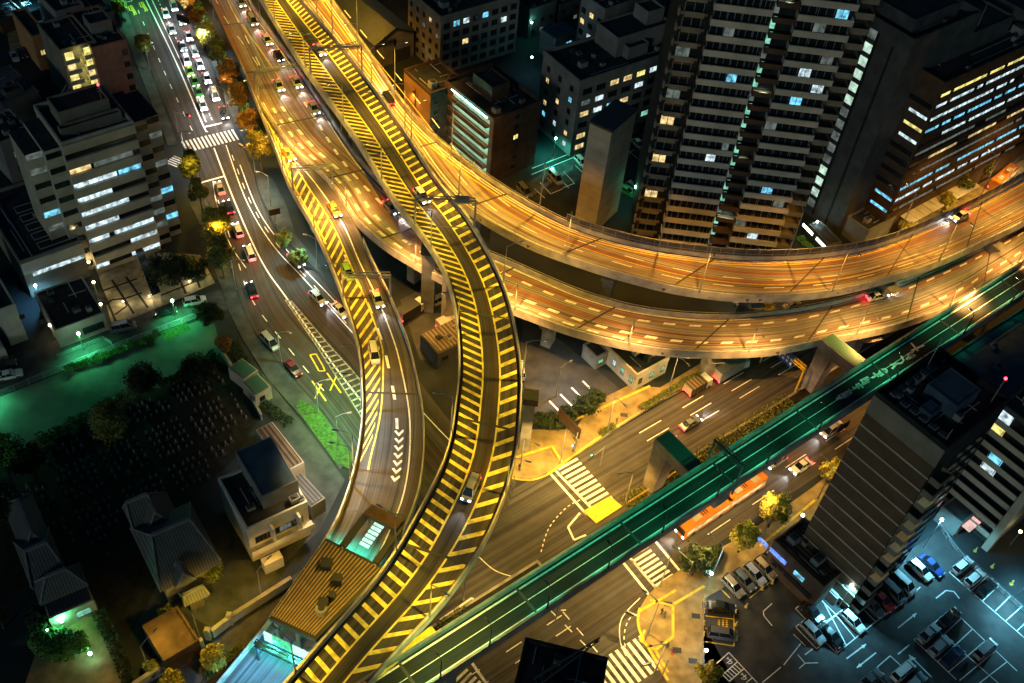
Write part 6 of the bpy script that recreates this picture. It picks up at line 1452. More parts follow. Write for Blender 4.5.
# ------------------------------------------------------------------ trees and hedges: leaf sized faces spread through clumps
def crown_mesh(name, seed, rx, rz, n, clumps, leaf, key, shape='round', fill=.55):
    rg = random.Random(seed); mb = MB(); cs = []
    for k in range(clumps):
        while True:
            p = Vector((rg.uniform(-1, 1), rg.uniform(-1, 1), rg.uniform(-1, 1)))
            if p.length < 1: break
        if shape == 'cone': t = (p.z + 1) / 2; s = 1.05 - .95 * t; p.x *= s; p.y *= s
        if shape == 'egg': t = (p.z + 1) / 2; s = 1.0 - .55 * t ** 1.5; p.x *= s; p.y *= s
        cs.append((Vector((p.x * rx * .78, p.y * rx * .78, p.z * rz * .8)), rg.uniform(.26, .46) * rx * (.75 if shape == 'cone' else 1)))
    for _ in range(n):
        c, r = rg.choice(cs)
        d = Vector((rg.gauss(0, 1), rg.gauss(0, 1), rg.gauss(0, 1))).normalized() * r * (rg.random() ** .4) * rg.uniform(.8, 1.15)
        p = c + d; nrm = (d.normalized() + Vector((rg.uniform(-.7, .7), rg.uniform(-.7, .7), rg.uniform(-.2, .9)))).normalized()
        a = nrm.orthogonal().normalized(); b = nrm.cross(a); th = rg.uniform(0, 6.3); s = leaf * rg.uniform(.6, 1.3)
        u, v = (a * math.cos(th) + b * math.sin(th)) * s, (b * math.cos(th) - a * math.sin(th)) * s * .7
        mb.face([p - u, p - v * .8 + u * .1, p + u, p + v * .8 + u * .1])
    return mb.mesh(name, LEAF[key])
def trunk_mesh(seed, h, rx):
    rg = random.Random(seed); mb = MB(); mb.tube((0, 0, 0), (0, 0, h * .55), .22, .15, 7)
    mb.tube((0, 0, h * .54), (rg.uniform(-.2, .2), rg.uniform(-.2, .2), h), .15, .04, 6)
    for k in range(7):
        a = k * 2.4 + rg.uniform(-.4, .4); z = h * rg.uniform(.4, .75); l = rx * rg.uniform(.5, .85)
        m_ = Vector((math.cos(a) * l * .5, math.sin(a) * l * .5, z + l * .35)); mb.tube((0, 0, z), m_, .08, .055, 5); mb.tube(m_, (math.cos(a) * l, math.sin(a) * l, z + l * .6), .055, .02, 5)
    return mb.mesh('trunk', M['bark'])
_cr = {}
def tree(px, py, h, rx, key, label, shape='round', group=None, name='tree', z=.1, dens=1.0, leaf=.26, base=.28):
    """px, py: foot of the trunk"""
    ck = (key, shape, round(h), round(rx))
    if ck not in _cr:
        rz = h * (1 - base) / 2
        _cr[ck] = [(crown_mesh('crown', len(_cr) * 7 + v, rx, rz, int((1500 + 260 * rx * rz) * dens), int(12 + rx * 6), leaf, key, shape), trunk_mesh(len(_cr) + v, h * .8, rx), rz) for v in range(2)]
    cm, tm, rz = random.choice(_cr[ck]); e = thing(name, label, 'tree', P(px, py, z), random.uniform(0, 6), group)
    link('trunk', tm, e); link('crown', cm, e, (0, 0, h - rz)); return e
# street trees (rust row at the top)
for i, (px, py, h, rx, k, sh_, lab) in enumerate((
    (188, 18, 9, 2.6, 'rust', 'round', 'topmost rust coloured tree of the row beside the queue'), (198, 34, 9, 2.8, 'rust', 'round', 'second rust coloured tree of the row beside the queue'), (208, 52, 9, 2.8, 'gold', 'round', 'bright yellow green tree in the row beside the queue'),
    (219, 70, 9, 2.6, 'olive', 'round', 'olive tree just below the bright yellow green one'), (231, 93, 10, 3.0, 'rust', 'round', 'large rust coloured tree beside the head of the queue'), (240, 116, 10, 3.0, 'rust', 'round', 'rust coloured tree above the end of the zebra crossing'),
    (250, 140, 9, 2.6, 'rust', 'round', 'rust coloured tree over the short side zebra'), (262, 170, 11, 3.4, 'gold', 'round', 'broad golden tree below the zebra crossing'), (145, 56, 6, 2.4, 'gold', 'round', 'small round yellow tree on the left pavement'), (122, 18, 6, 1.8, 'gold', 'round', 'thin tree at the top of the left pavement'))):
    tree(px, py, h, rx, k, lab, sh_, 'street trees beside the queue')
for px, py, h, rx, k, lab in ((195, 188, 11, 2.8, 'olive', 'upper of the pointed olive trees by the stepped tower'), (203, 214, 10, 2.6, 'olive', 'middle of the pointed olive trees by the stepped tower'), (222, 255, 14, 3.6, 'gold', 'largest pointed yellow green tree on the left pavement'), (224, 278, 12, 3.4, 'olive', 'lower pointed yellow green tree on the left pavement'), (118, 450, 13, 4.2, 'olive', 'tall yellow green tree standing in the cemetery'), (225, 358, 6, 1.9, 'rust', 'small orange tree beside the green roofed sheds')):
    tree(px, py, h, rx, k, lab, 'egg', 'pointed trees on the left')
for px, py, h, rx, k, lab in ((172, 285, 7, 4.6, 'dark', 'broad dark tree over the forecourt'), (196, 280, 6, 3.4, 'dark', 'smaller dark tree right of the broad one over the forecourt'), (145, 388, 5, 3.4, 'dark', 'round dark tree at the edge of the court'), (210, 322, 4, 3.0, 'dark', 'dark shrub tree at the right end of the court'), (200, 380, 5, 2.6, 'dark', 'dark tree at the right edge of the cemetery'),
    (8, 470, 8, 3.8, 'green', 'green lit tree at the left edge of the court'), (30, 470, 6, 3.4, 'dark', 'dark tree beside the green lit one at the left edge'), (4, 520, 8, 4, 'dark', 'dark tree at the left edge beside the tiled houses'), (4, 628, 5, 2.0, 'olive', 'small yellow green tree at the left edge near the garden'),
    (45, 648, 4, 2.4, 'green', 'left of the garden trees lit bright green'), (60, 652, 4, 2.8, 'green', 'middle of the garden trees lit bright green'), (74, 650, 4, 3.0, 'green', 'right of the garden trees lit green'), (42, 625, 4, 2.0, 'dark', 'dark garden tree against the faceted roof'),
    (216, 668, 5, 2.0, 'gold', 'round golden tree on the temple street nearer the toll canopy'), (178, 692, 5, 2.2, 'gold', 'round golden tree on the temple street at the bottom edge'), (214, 580, 5, 1.9, 'olive', 'bare looking yellow tree between temple and pale house'), (168, 618, 2.4, 1.4, 'olive', 'small bush behind the brown storehouse'), (151, 672, 2, 1.1, 'olive', 'left of two round bushes by the temple wall'), (159, 668, 2, 1.1, 'olive', 'right of two round bushes by the temple wall'),
    (692, 575, 7, 3.2, 'dark', 'dark round tree left of the yellow marked row'), (710, 562, 3.4, 2, 'dark', 'low dark bush right of the dark round tree'), (738, 552, 8, 2.6, 'gold', 'left of two golden trees beside the yellow marked row'), (768, 527, 9, 2.7, 'gold', 'right of two golden trees above the yellow marked row'), (828, 482, 6, 2, 'gold', 'golden tree at the left edge of the striped tower'), (705, 682, 5, 2.2, 'gold', 'golden tree at the bottom edge by the car park corner'),
    (540, 425, 3, 2.2, 'dark', 'left clump of the round hedge beside the service yard'), (553, 426, 3, 2.4, 'dark', 'middle clump of the round hedge beside the service yard'), (568, 420, 3, 2.4, 'dark', 'third clump of the round hedge beside the service yard'), (583, 412, 3.4, 2.6, 'dark', 'right clump of the hedge beside the painted bays'), (594, 403, 3.4, 2.4, 'dark', 'last clump of the hedge at the pavement edge'),
    (570, 150, 7, 1.6, 'green', 'slim tree lit green at the corner of the lit window block'), (762, 318, 5, 1.8, 'gold', 'golden bush squeezed between the two big viaducts'),
    (903, 237, 5, 2, 'gold', 'leftmost golden bush at the office corner'), (940, 215, 7, 2.2, 'gold', 'golden tree in front of the ribbon window office'), (958, 200, 8, 2.4, 'olive', 'first olive tree in front of the ribbon window office'), (978, 182, 8, 2.4, 'olive', 'second olive tree in front of the ribbon window office'), (1003, 162, 8, 2.6, 'olive', 'third olive tree in front of the ribbon window office'), (562, 16, 5, 2.4, 'olive', 'left lit bush at the top behind the shed'), (575, 18, 4, 2.2, 'olive', 'right lit bush at the top behind the shed')):
    tree(px, py, h, rx, k, lab)
for px, py, lab in ((285, 250, 'bare tree on the triangular island'), (300, 268, 'bare tree at the lower end of the triangular island')):
    tree(px, py, 5, 1.6, 'olive', lab, 'round', None, 'tree', .1, .25)
def hedge(label, pts, w_, h, key, n=900, leaf=.22, name='hedge'):
    q = pxpoly(pts); c = cum(q); rg = random.Random(len(label)); mb = MB(); e = q[0]
    for _ in range(int(n * c[-1] / 10)):
        s = rg.uniform(0, c[-1]); p = at_len(q, c, s); i = min(len(q) - 2, max(0, sum(1 for x in c if x <= s) - 1)); d = (q[i + 1] - q[i]).normalized(); nn = Vector((-d.y, d.x, 0))
        hh = h * (.75 + .25 * math.sin(s * 1.7) * math.sin(s * .6 + 1)); p = p + nn * rg.uniform(-.5, .5) * w_ + Vector((0, 0, rg.uniform(.05, 1) ** .5 * hh))
        a = Vector((rg.uniform(-1, 1), rg.uniform(-1, 1), rg.uniform(-1, 1))).normalized(); b = a.orthogonal().normalized(); s_ = leaf * rg.uniform(.6, 1.3)
        mb.face([p - a * s_, p - b * s_ * .6, p + a * s_, p + b * s_ * .6])
    o = mb.build(name, LEAF[key], None, e, loc=e); return tag(o, label, 'hedge')
hedge('clipped hedge between the lane fence and the court', [(66, 372), (100, 360), (140, 345), (160, 336)], 1.6, 1.3, 'green')
hedge('ragged hedge along the lower side of the green lit court', [(38, 446), (80, 424), (137, 393)], 2.6, 1.8, 'olive')
hedge('hedge continuing along the court towards the dark round tree', [(160, 388), (190, 372), (215, 356)], 1.6, 1.5, 'dark')
hedge('planter hedge along the upper avenue pavement near the lorries', [(640, 411), (668, 394), (700, 375)], 1.5, 1.1, 'olive')
hedge('planter hedge on the upper pavement beside the tall lamp', [(600, 436), (615, 427)], 1.4, 1.0, 'olive')
hedge('ivy and shrubs in the central reserve beside the green ramp', [(625, 505), (680, 470), (740, 432), (790, 400)], 3.2, .7, 'olive', 500)
hedge('low shrubs in the central reserve by the bottom gore', [(440, 632), (455, 622), (470, 612)], 3, .7, 'olive', 500)
hedge('green strip of shrubs between the street and the temple garden', [(98, 612), (112, 640), (124, 668), (132, 690)], 2.0, 1.2, 'dark')
hedge('roadside shrubs under the rust coloured trees', [(196, 5), (222, 60), (240, 100), (256, 135)], 3, 1.0, 'green', 500)
hedge('planting on the temple street below the golden tree', [(205, 676), (226, 660), (243, 648)], 1.6, .9, 'olive')
hedge('shrubs beside the entrance with bright light bars', [(798, 238), (806, 245), (815, 250)], 2, .8, 'green')
hedge('shrubs under the sheds beside the street', [(232, 345), (248, 372), (262, 405), (290, 425)], 2.2, 1.0, 'dark')
# ------------------------------------------------------------------ portal piers beside the green ramp
def portal(px, py, label, ht=15.0, L=15.0, top='concrete', dv=None):
    b = P(px, py); d = -GY if dv is None else dv; n = Vector((-d.y, d.x, 0)); e = thing('portal_pier', label, 'bridge pier', b); m = MB()
    def q(s0, s1, w): return ccw([tuple((d * s0 + n * w)), tuple((d * s1 + n * w)), tuple((d * s1 - n * w)), tuple((d * s0 - n * w))])
    m.prism(q(-1.4, 1.0, 1.3), -.1, ht - 2.6, top=q(-1.3, 2.0, 1.55)); m.build('column', M['concrete'], e)
    m = MB(); m.prism(q(-1.3, L, 1.55), ht - 2.6, ht - .1, top=q(-1.3, L, 1.62)); m.build('beam', M['concrete'], e)
    m = MB(); m.prism(q(-1.1, L - .4, 1.4), ht - .1, ht - .03); m.build('cap', M['green_steel'], e)
    m = MB(); m.tube(tuple(d * 4 + n * 1.9), tuple(d * 4 + n * 1.9 + Vector((0, 0, ht - 3))), .12, n=6); m.build('drainpipe', M['steel'], e); return e
portal(653, 487, 'pale portal pier with a green capped beam, left of the two beside the green ramp', 13.7, 13.5)
portal(811, 388, 'pale portal pier with a golden capped beam, right of the two beside the green ramp', 13.7, 12.0)
for f in (.1,): VE.pier(VE.len * f, 1.8, girder=2.2)
# yellow painted gore where the highest ramp meets the green ramp
def zC(px, py): return P(px, py, 16.0)
m = MB(); g_ = ccw([tuple(zC(x, y)[:2]) for x, y in ((338, 698), (400, 652), (431, 627), (437, 634), (408, 654), (352, 702))]); m.prism(g_, 14.8, 16.35)
m.build('gore', M['yellow'], VC.e, VC.o)
# ------------------------------------------------------------------ gantries
def gantry(name, label, a, b, h, mat='steel', sign=None, deep=.7, cat='gantry', lit_sign=None, boards=()):
    a, b = Vector(a), Vector(b); d = (b - a); d.z = 0; L = d.length; az = math.atan2(d.y, d.x); z0 = min(a.z, b.z)
    e = thing(name, label, cat, (a.x, a.y, z0), az)
    for x, z in ((0, a.z - z0), (L, b.z - z0)): m = MB(); m.tube((x, 0, z), (x, 0, h + .5), .2, .17, 8); m.build('post', M[mat], e)
    m = MB()
    for y in (-deep / 2, deep / 2):
        for z in (h - .1, h + .65): m.bar((0, y, z), (L, y, z), .14, .14)
    k = max(3, int(L / 1.6))
    for i in range(k):
        x0, x1 = L * i / k, L * (i + 1) / k
        for y in (-deep / 2, deep / 2): m.tube((x0, y, h if i % 2 else h + .7), (x1, y, h + .7 if i % 2 else h), .05, n=4)
        m.bar((x0, -deep / 2, h + .67), (x0, deep / 2, h + .67), .1, .1)
    m.box(0, -deep / 2 + .08, h + .28, L, deep / 2 - .08, h + .34); m.build('beam', M[mat], e)
    for x, w_, hh, y, mt in boards:
        q = MB(); q.box(x, y - .1, h - hh * .55, x + w_, y + .1, h + hh * .75, 0); o = q.build('sign_board', M[mt], e)
        q = MB()
        if mt == 'sign_blue_paint':
            for r_ in range(2):
                for c_ in range(int(w_ / .9)): q.box(x + .3 + c_ * .9, y - .16, h - hh * .3 + r_ * .95, x + .3 + c_ * .9 + .55, y - .105, h - hh * .3 + r_ * .95 + .55)
            q.build('lettering', M['white'], o)
    return e
M['sign_blue_paint'] = flat('sign_blue_enamel', (.02, .07, .42), .4)
def vg(V, d, label, h=6.2, mat='steel', boards=()):
    a, b = V.at(d, .12, .6), V.at(d, .12, .6, True); return gantry('sign_gantry', label, a, b, h, mat, boards=boards)
def near(V, px, py, z): 
    p = P(px, py, z); return min(range(0, int(V.len)), key=lambda d: (V.at(d, V.width(d) / 2) - p).length)
vg(VC, near(VC, 330, 85, 18), 'sign gantry spanning the highest ramp near the top edge', boards=())
vg(VC, near(VC, 452, 232, 20), 'sign gantry with a slim arm spanning the highest ramp above the tall pier', boards=((7.2, 2.6, 1.3, .5, 'steel'),))
vg(VD, near(VD, 368, 302, 10), 'gantry spanning the slip ramp at its middle', 5.6, boards=())
vg(VD, near(VD, 305, 195, 10), 'gantry over the mouth of the slip ramp', 5.6, boards=())
vg(VB, near(VB, 285, 92, 10), 'gantry over the upper part of the lower viaduct', 5.8, boards=())
gantry('sign_gantry', 'green steel gantry spanning the green ramp beside the left portal pier', VE.at((P(715, 470, 16) - VE.C[0]).length, -.2, -1.5), VE.at((P(715, 470, 16) - VE.C[0]).length, -.2, -1.5, True), 7.0, 'green_steel', boards=())
gantry('sign_gantry', 'yellow steel gantry over the avenue with a blue sign, right of the lorries', P(760, 362), P(795, 392), 6.5, 'yellow', boards=((3.2, 3.6, 2.6, -.5, 'sign_blue_paint'), (-.5, 1.6, 1.8, -.5, 'sign_blue_paint')))
sb = thing('sign_board', 'dark sign board on an arm over the queue of taxis', 'sign', P(203, 48), R(160)); m = MB(); m.tube((0, 0, 0), (0, 0, 7), .16, .12, 8); m.tube((0, 0, 6.6), (6.5, 0, 6.8), .1, n=6); m.build('pole', M['steel'], sb); m = MB(); m.box(3.0, -.18, 5.8, 6.8, .18, 7.6); m.build('board', M['steel_dark'], sb); m = MB(); m.box(3.6, -.24, 6.6, 4.4, -.185, 7.0); m.build('signal_dot', M['red_lamp'], sb)
sb = thing('sign_board', 'brown sign board on the triangular island beside the bend', 'sign', P(276, 224), R(30)); m = MB(); m.tube((0, 0, 0), (0, 0, 4), .1, n=6); m.build('pole', M['steel'], sb); m = MB(); m.box(-1.2, -.1, 2.6, 1.2, .1, 4.2); m.build('board', M['brown'], sb)
sb = thing('sign_board', 'dark sign board on an arm over the avenue beside the striped tower', 'sign', P(846, 465), GA + R(90)); m = MB(); m.tube((0, 0, 0), (0, 0, 7), .15, .12, 8); m.tube((0, 0, 6.7), (6, 0, 7), .09, n=6); m.build('pole', M['steel'], sb); m = MB(); m.box(3.6, -1.8, 6.2, 3.8, 1.8, 8.0); m.build('board', M['brown'], sb)
# traffic signals
def signal(px, py, az, label, aspect='red', reach=3.5, h=5.6):
    e = thing('traffic_signal', label, 'traffic light', P(px, py, .1), R(az), 'traffic signals'); m = MB(); m.tube((0, 0, 0), (0, 0, h), .12, .09, 8); m.tube((0, 0, h - .2), (reach, 0, h), .06, n=6); m.build('pole', M['steel'], e)
    m = MB(); m.box(reach - .7, -.16, h - .25, reach + .7, .16, h + .22); hd = m.build('signal_head', M['steel_dark'], e)
    q = MB(); q.ball((reach - .42 if aspect == 'green' else reach + .42, -.2, h), .17); q.build('lens', M['red_lamp'] if aspect == 'red' else lit('green_aspect', (.1, 1, .6), 8, 0), hd); return e
signal(178, 132, -10, 'signal showing red at the left end of the upper zebra crossing'); signal(255, 172, 150, 'signal showing red at the right side beside the broad golden tree')
signal(600, 466, -130, 'signal on the upper corner by the zebra crossing', 'green'); signal(574, 452, -100, 'tall signal on the upper corner beside the painted pavement', 'green')
signal(686, 580, 140, 'signal at the lower end of the long zebra crossing', 'green'); signal(645, 640, 160, 'signal on the rounded lower corner', 'red'); signal(662, 676, 200, 'signal beside the lower zebra at the bottom edge', 'red')
# ------------------------------------------------------------------ toll plaza
ZT = 12.6
tc = [P(x, y, ZT) for x, y in ((269, 618), (316, 640), (386, 568), (326, 538))]
te = thing('toll_canopy', 'brown ribbed toll canopy over the end of the slip ramp', 'canopy', (tc[0].x, tc[0].y, 0)); o3 = (tc[0].x, tc[0].y, 0)
m = MB(); m.prism(ccw([tuple(p[:2]) for p in tc]), ZT - .9, ZT - .05); m.build('frame', M['steel_dark'], te, o3)
ux = (tc[1] - tc[0]).normalized(); uy = (tc[3] - tc[0]).normalized(); W_, D_ = (tc[1] - tc[0]).length, (tc[3] - tc[0]).length
m = MB(); st = .42; k = 0
while k * st < W_ - .6:                                     # ribbed sheet: raised battens along the roof
    a = tc[0] + ux * (.3 + k * st) + uy * .5; b_ = tc[3] + (tc[2] - tc[3]) * ((.3 + k * st) / W_) - uy * .5
    a.z = b_.z = ZT - .04; m.bar(a, b_, .2, .16); k += 1
m.build('rib', noisy('canopy_batten', (.34, .23, .11), (.46, .33, .17), .8, .5), te, o3)
m = MB()
for k in range(int(D_ / 2.0)):
    a = tc[0] + uy * (1 + k * 2.0); m.tube((a.x, a.y, ZT - .1), (a.x, a.y, ZT + .25), .12, n=5)
m.tube(tuple(tc[0] + Vector((0, 0, .2))), tuple(tc[3] + Vector((0, 0, .2))), .07, n=5); m.build('edge_rail', M['steel'], te, o3)
for (u, v, s_, h_) in ((.35, .72, 1.6, 1.2), (.72, .62, 1.3, 1.4), (.8, .45, 1.0, 1.0), (.74, .34, 1.4, 1.1)):
    p = tc[0] + ux * W_ * u + uy * D_ * v; m = MB(); m.prism([(p.x - s_ / 2, p.y - s_ / 2), (p.x + s_ / 2, p.y - s_ / 2), (p.x + s_ / 2, p.y + s_ / 2), (p.x - s_ / 2, p.y + s_ / 2)], ZT - .05, ZT + h_); m.build('roof_unit', M['steel_dark'], te, o3)
p = tc[0] + ux * W_ * .78 + uy * D_ * .28; m = MB(); m.tube((p.x, p.y, ZT - .05), (p.x, p.y, ZT + 1.0), 1.0, .9, 12); m.tube((p.x, p.y, ZT + 1.0), (p.x, p.y, ZT + 1.2), .5, .45, 10, 1); m.build('vent', [M['concrete'], M['steel_dark']], te, o3)
for u in (.04, .5, .96):
    for v in (.06, .94):
        p = tc[0] + ux * W_ * u + uy * D_ * v; m = MB(); m.tube((p.x, p.y, 0), (p.x, p.y, ZT - .8), .3, n=8); m.build('post', M['steel'], te, o3)
nrm = Vector((ux.y, -ux.x, 0)); nrm = nrm if nrm.dot(uy) < 0 else -nrm
for i, (u0, u1, mt) in enumerate(((.0, .17, 'b'), (.19, .42, 'a'), (.44, .62, 'a'), (.62, .78, 'b'), (.8, .9, 'b'), (.92, 1.0, 'b'))):
    a, b_ = tc[0] + ux * W_ * u0 + nrm * 1.6, tc[0] + ux * W_ * u1 + nrm * 1.6; a.z = b_.z = ZT - 3.6; m = MB(); m.bar(a, b_, .25, 2.3)
    sg = m.build('sign_panel', lit('toll_sign_green', (.08, .9, .42), .55, .4, 1.5) if mt == 'a' else lit('toll_sign_pale', (.5, 1, .72), .8, .3, 1.5), te, o3)
a, b_ = tc[0] + nrm * 2.6 - ux * 1.0, tc[1] + nrm * 2.6 + ux * .6; gantry('gantry', 'black gantry in front of the toll sign panels', (a.x, a.y, 1), (b_.x, b_.y, 1), ZT - 5, 'steel_dark', cat='gantry')
for u, v in ((.25, -.12), (.7, -.14), (.45, .5), (.2, 1.02), (.55, 1.06)):
    p = tc[0] + ux * W_ * u + uy * D_ * v; spot(2600, (.06, .95, .62), None, (p.x, p.y, ZT - 2.2), 140)
for px, py, z in ((262, 652, 8), (240, 672, 8), (300, 668, 9)): p = P(px, py, z); spot(2200, (.10, .55, 1), None, p, 130)
# dark portal with a brown board just before the canopy
ga_, gb_ = P(368, 512, 13), P(400, 528, 13)
e = thing('toll_portal', 'dark portal frame with a brown top board just before the toll canopy', 'gantry', (ga_.x, ga_.y, 0)); o4 = (ga_.x, ga_.y, 0); dd = (gb_ - ga_).normalized(); nn = Vector((dd.y, -dd.x, 0)); nn = nn if nn.dot(uy) < 0 else -nn
m = MB(); m.bar(ga_, gb_, 2.0, .9); m.build('board', M['brown'], e, o4)
for p in (ga_, gb_):
    m = MB(); q = p + nn * 7; m.bar((p.x, p.y, 12.6), (q.x, q.y, 12.6), 1.0, .5); m.build('side_beam', M['steel_dark'], e, o4)
    for z_ in (p, q): m = MB(); m.tube((z_.x, z_.y, 5), (z_.x, z_.y, 12.7), .25, n=8); m.build('post', M['steel'], e, o4)
m = MB(); q = ga_.lerp(gb_, .45); w2 = nn * 4.6
for k in range(6): s_ = q + nn * (1 + k * .8); m.bar((s_.x - dd.x * .8, s_.y - dd.y * .8, 12.5), (s_.x + dd.x * .8, s_.y + dd.y * .8, 12.5), .5, .25)
m.build('sign_panel', lit('toll_sign_pale', (.5, 1, .72), .8, .3, 1.5), e, o4)
for u in (.25, .5, .75):                                     # toll booths on their islands
    p = tc[0] + ux * W_ * u + uy * D_ * .5; bz = 6.0; b = thing('toll_booth', '%s toll booth from the left under the ribbed canopy' % ('First', 'Second', 'Third')[int(u * 4) - 1], 'booth', (p.x, p.y, bz), math.atan2(uy.y, uy.x), 'toll booths'); m = MB(); m.box(-5, -.7, -.2, 5, .7, .2); m.build('island', M['concrete'], b); m = MB(); m.box(-1.4, -.55, .2, 1.4, .55, 2.6); m.build('cabin', M['whitewall'], b); m = MB(); m.box(-1.2, -.58, 1.2, 1.2, .58, 2.1); m.build('window', M['w_white'], b)
# ------------------------------------------------------------------ dark roof with a lattice mast at the bottom edge
rb = Bld('dark_building', 'black roofed building with a lattice boom at the bottom edge', (506, 722), (600, 735), (515, 658), 34, 'black', 'black', par=.5, az=-8, d=10.5, w=10)
m = MB(); z0 = 34.4
p0, p1 = Vector((2, 5, z0)), Vector((rb.w - 1.5, 10.5, z0 + 4)); s_ = [Vector((0, -.8, 0)), Vector((0, .8, 0)), Vector((0, 0, 1.3))]
for v in s_: m.tube(p0 + v, p1 + v * .25, .12, .08, 5)
for k in range(9):
    t, t2 = k / 9, (k + 1) / 9
    for i in range(3): m.tube(p0.lerp(p1, t) + s_[i] * (1 - .75 * t), p0.lerp(p1, t2) + s_[(i + 1) % 3] * (1 - .75 * t2), .06, n=4)
m.build('lattice_boom', M['steel_dark'], rb.e); rb.mast(3, 14, 4); rb.pipes(6, 41); rb.unit(4, 3, 3, 2, 2.2, mat='steel_dark')
# ------------------------------------------------------------------ tall pier column in the yard, sheds under ramps
pc = thing('pier_column', 'tall square concrete pier with a dark top beside the crossing of the ramps', 'bridge pier', P(428, 308)); m = MB(); m.prism([(-1.3, -1.3), (1.3, -1.3), (1.3, 1.3), (-1.3, 1.3)], 0, 15.4); m.build('shaft', M['concrete'], pc); m = MB(); m.prism([(-1.5, -1.5), (1.5, -1.5), (1.5, 1.5), (-1.5, 1.5)], 15.4, 17.2); m.build('cap', M['steel_dark'], pc)
pc = thing('pier_column', 'stepped concrete pier under the east edge of the highest ramp by the painted bays', 'bridge pier', P(524, 447)); m = MB(); m.prism([(-.9, -.9), (.9, -.9), (.9, .9), (-.9, .9)], 0, 13); m.build('shaft', M['concrete'], pc); m = MB(); m.box(-1.3, -1.2, 13, 1.3, 1.2, 14.6); m.build('cap', M['steel_dark'], pc)
# yellow bollards round the marked bays, motorcycles, people
for i, (px, py) in enumerate(((762, 589), (772, 583), (782, 575), (791, 568), (735, 613), (736, 625), (736, 639), (704, 590), (704, 601), (703, 612), (703, 624), (703, 635), (703, 653), (746, 607))):
    if i == 0:
        b0 = thing('bollard', 'first yellow bollard at the head of the yellow marked row', 'bollard', P(px, py), 0, 'yellow bollards'); m = MB(); m.tube((0, 0, 0), (0, 0, .12), .32, .3, 10); m.tube((0, 0, .12), (0, 0, 1.0), .12, .1, 8); m.ball((0, 0, 1.02), .14); m.build('post', M['yellow'], b0)
        m = MB(); m.tube((0, 0, .6), (0, 0, .75), .122, .118, 8); m.build('reflector', M['white'], b0)
    else: dup(b0, P(px, py), 0, '%s yellow bollard, %s' % (ORD[i].capitalize(), 'along the front of the five parked cars' if i < 4 else 'beside the three side bays' if i < 7 else 'on the line between pavement and car park'))
LAMPY = [(870, 533), (963, 533.7), (979, 552), (997, 569), (1010, 584)]
for i, (px, py) in enumerate(((956, 534), (975, 551), (992, 567), (1011, 584))): dup(b0, P(px, py), 0, '%s yellow bollard along the right fence of the car park' % ORD[i].capitalize())
def skinned(name, pts, edges, rad, mat, parent):
    me = bpy.data.meshes.new(name); me.from_pydata(pts, edges, []); o = link(name, me, parent); me.materials.append(mat)
    sk = o.modifiers.new('skin', 'SKIN'); 
    for v, r_ in zip(me.skin_vertices[0].data, rad): v.radius = (r_, r_)
    me.skin_vertices[0].data[0].use_root = True; o.modifiers.new('sub', 'SUBSURF').levels = 1; o.modifiers['sub'].render_levels = 1; return o
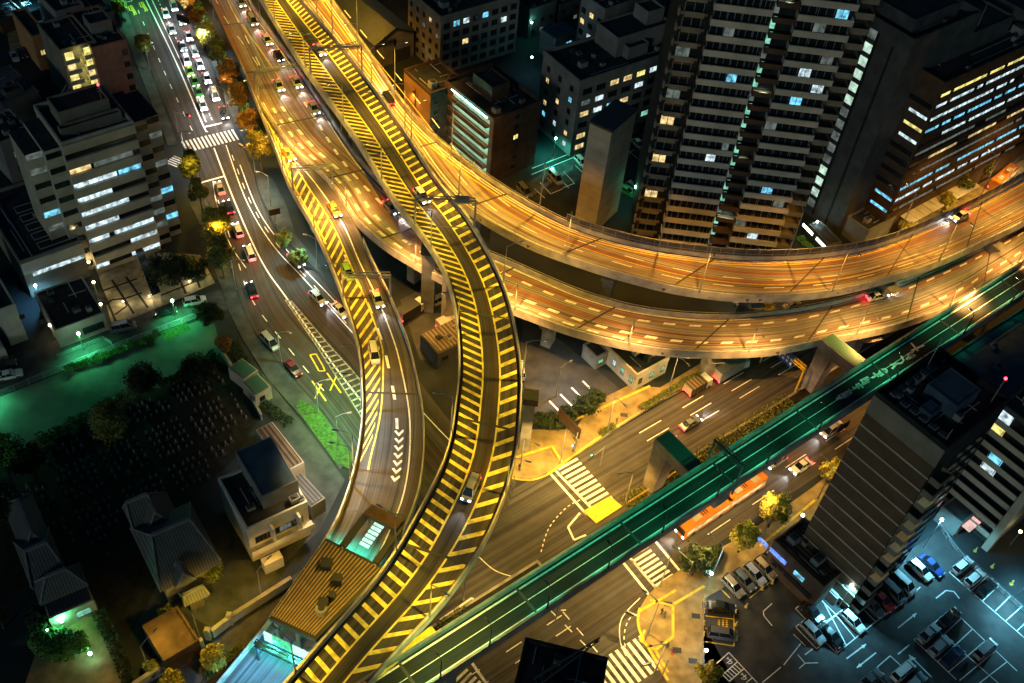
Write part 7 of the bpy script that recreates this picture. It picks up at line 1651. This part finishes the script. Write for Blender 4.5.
def person(px, py, az, label, coat, step=.22, z=.14):
    e = thing('person', label, 'person', P(px, py, z), az); s = step
    pts = [(0, 0, .92), (0, 0, 1.15), (0, 0, 1.38), (0, 0, 1.5), (.02, 0, 1.62), (.03, 0, 1.72), (0, .19, 1.38), (-s * .5, .24, 1.12), (s * .3, .24, .88), (0, -.19, 1.38), (s * .5, -.24, 1.12), (s * .9, -.22, .9), (0, .1, .88), (s * .6, .1, .5), (s * .7, .1, .08), (s * .7 + .17, .1, .04), (0, -.1, .88), (-s * .3, -.1, .5), (-s, -.1, .08), (-s + .17, -.1, .04)]
    ed = [(0, 1), (1, 2), (2, 3), (3, 4), (4, 5), (2, 6), (6, 7), (7, 8), (2, 9), (9, 10), (10, 11), (0, 12), (12, 13), (13, 14), (14, 15), (0, 16), (16, 17), (17, 18), (18, 19)]
    skinned('body', pts, ed, [.16, .15, .17, .06, .09, .08, .07, .05, .035, .07, .05, .035, .1, .07, .05, .045, .1, .07, .05, .045], coat, e)
    m = MB(); m.ball((0, 0, 1.7), .105); m.build('hair', M['black'], e, smooth=True); return e
person(661, 614, R(40), 'person in dark clothes walking across the yellow lined corner pavement', PAINTS['navy'])
person(664, 617, R(60), 'person in a grey coat beside the walker on the corner pavement', PAINTS['grey'])
person(667, 648, R(-30), 'person in dark clothes standing near the lower pavement line', PAINTS['black'], .05)
person(672, 655, R(-90), 'person in a red coat waiting near the lower zebra crossing', PAINTS['red'], .04)
person(616, 424, R(40), 'person walking on the upper pavement beside the planter', PAINTS['grey'])
person(519, 470, R(70), 'person in dark clothes by the guard rail under the highest ramp', PAINTS['navy'], .08)
# manhole covers and gratings on the pavements
for px, py in ((696, 616), (693, 661), (665, 644), (677, 650), (624, 415), (668, 604)):
    q = P(px, py, .14); m = MB(); m.box(-.7, -.45, 0, .7, .45, .008); struct(m.build('pavement_grating', M['steel_dark'], None, None, loc=q))
bb = thing('billboard', 'slanted dark billboard on posts over the round hedge', 'billboard', P(566, 440), GA + R(90)); m = MB(); m.box(-3, -.15, 3.5, 3, .15, 6.2); m.build('board', M['brown'], bb)
for x in (-2.4, 2.4): m = MB(); m.tube((x, 0, 0), (x, 0, 3.6), .14, n=6); m.build('post', M['steel_dark'], bb)

rc = random.Random(77)
for b_ in ALLB:                                               # air conditioners, hatches and ducts on the bare roofs
    if not b_.walls or min(b_.w, b_.d) < 6 or b_.cat in ('wall',): continue
    for _ in range(int(min(7, b_.w * b_.d / 40)) + 1):
        b_.unit(rc.uniform(.1, .8) * b_.w, rc.uniform(.1, .8) * b_.d, rc.uniform(.6, 1.4), rc.uniform(.6, 1.2), rc.uniform(.5, 1.1), mat=rc.choice(('steel', 'steel_dark', 'concrete_dark')))
    b_.pipes(3, rc.randint(0, 999))
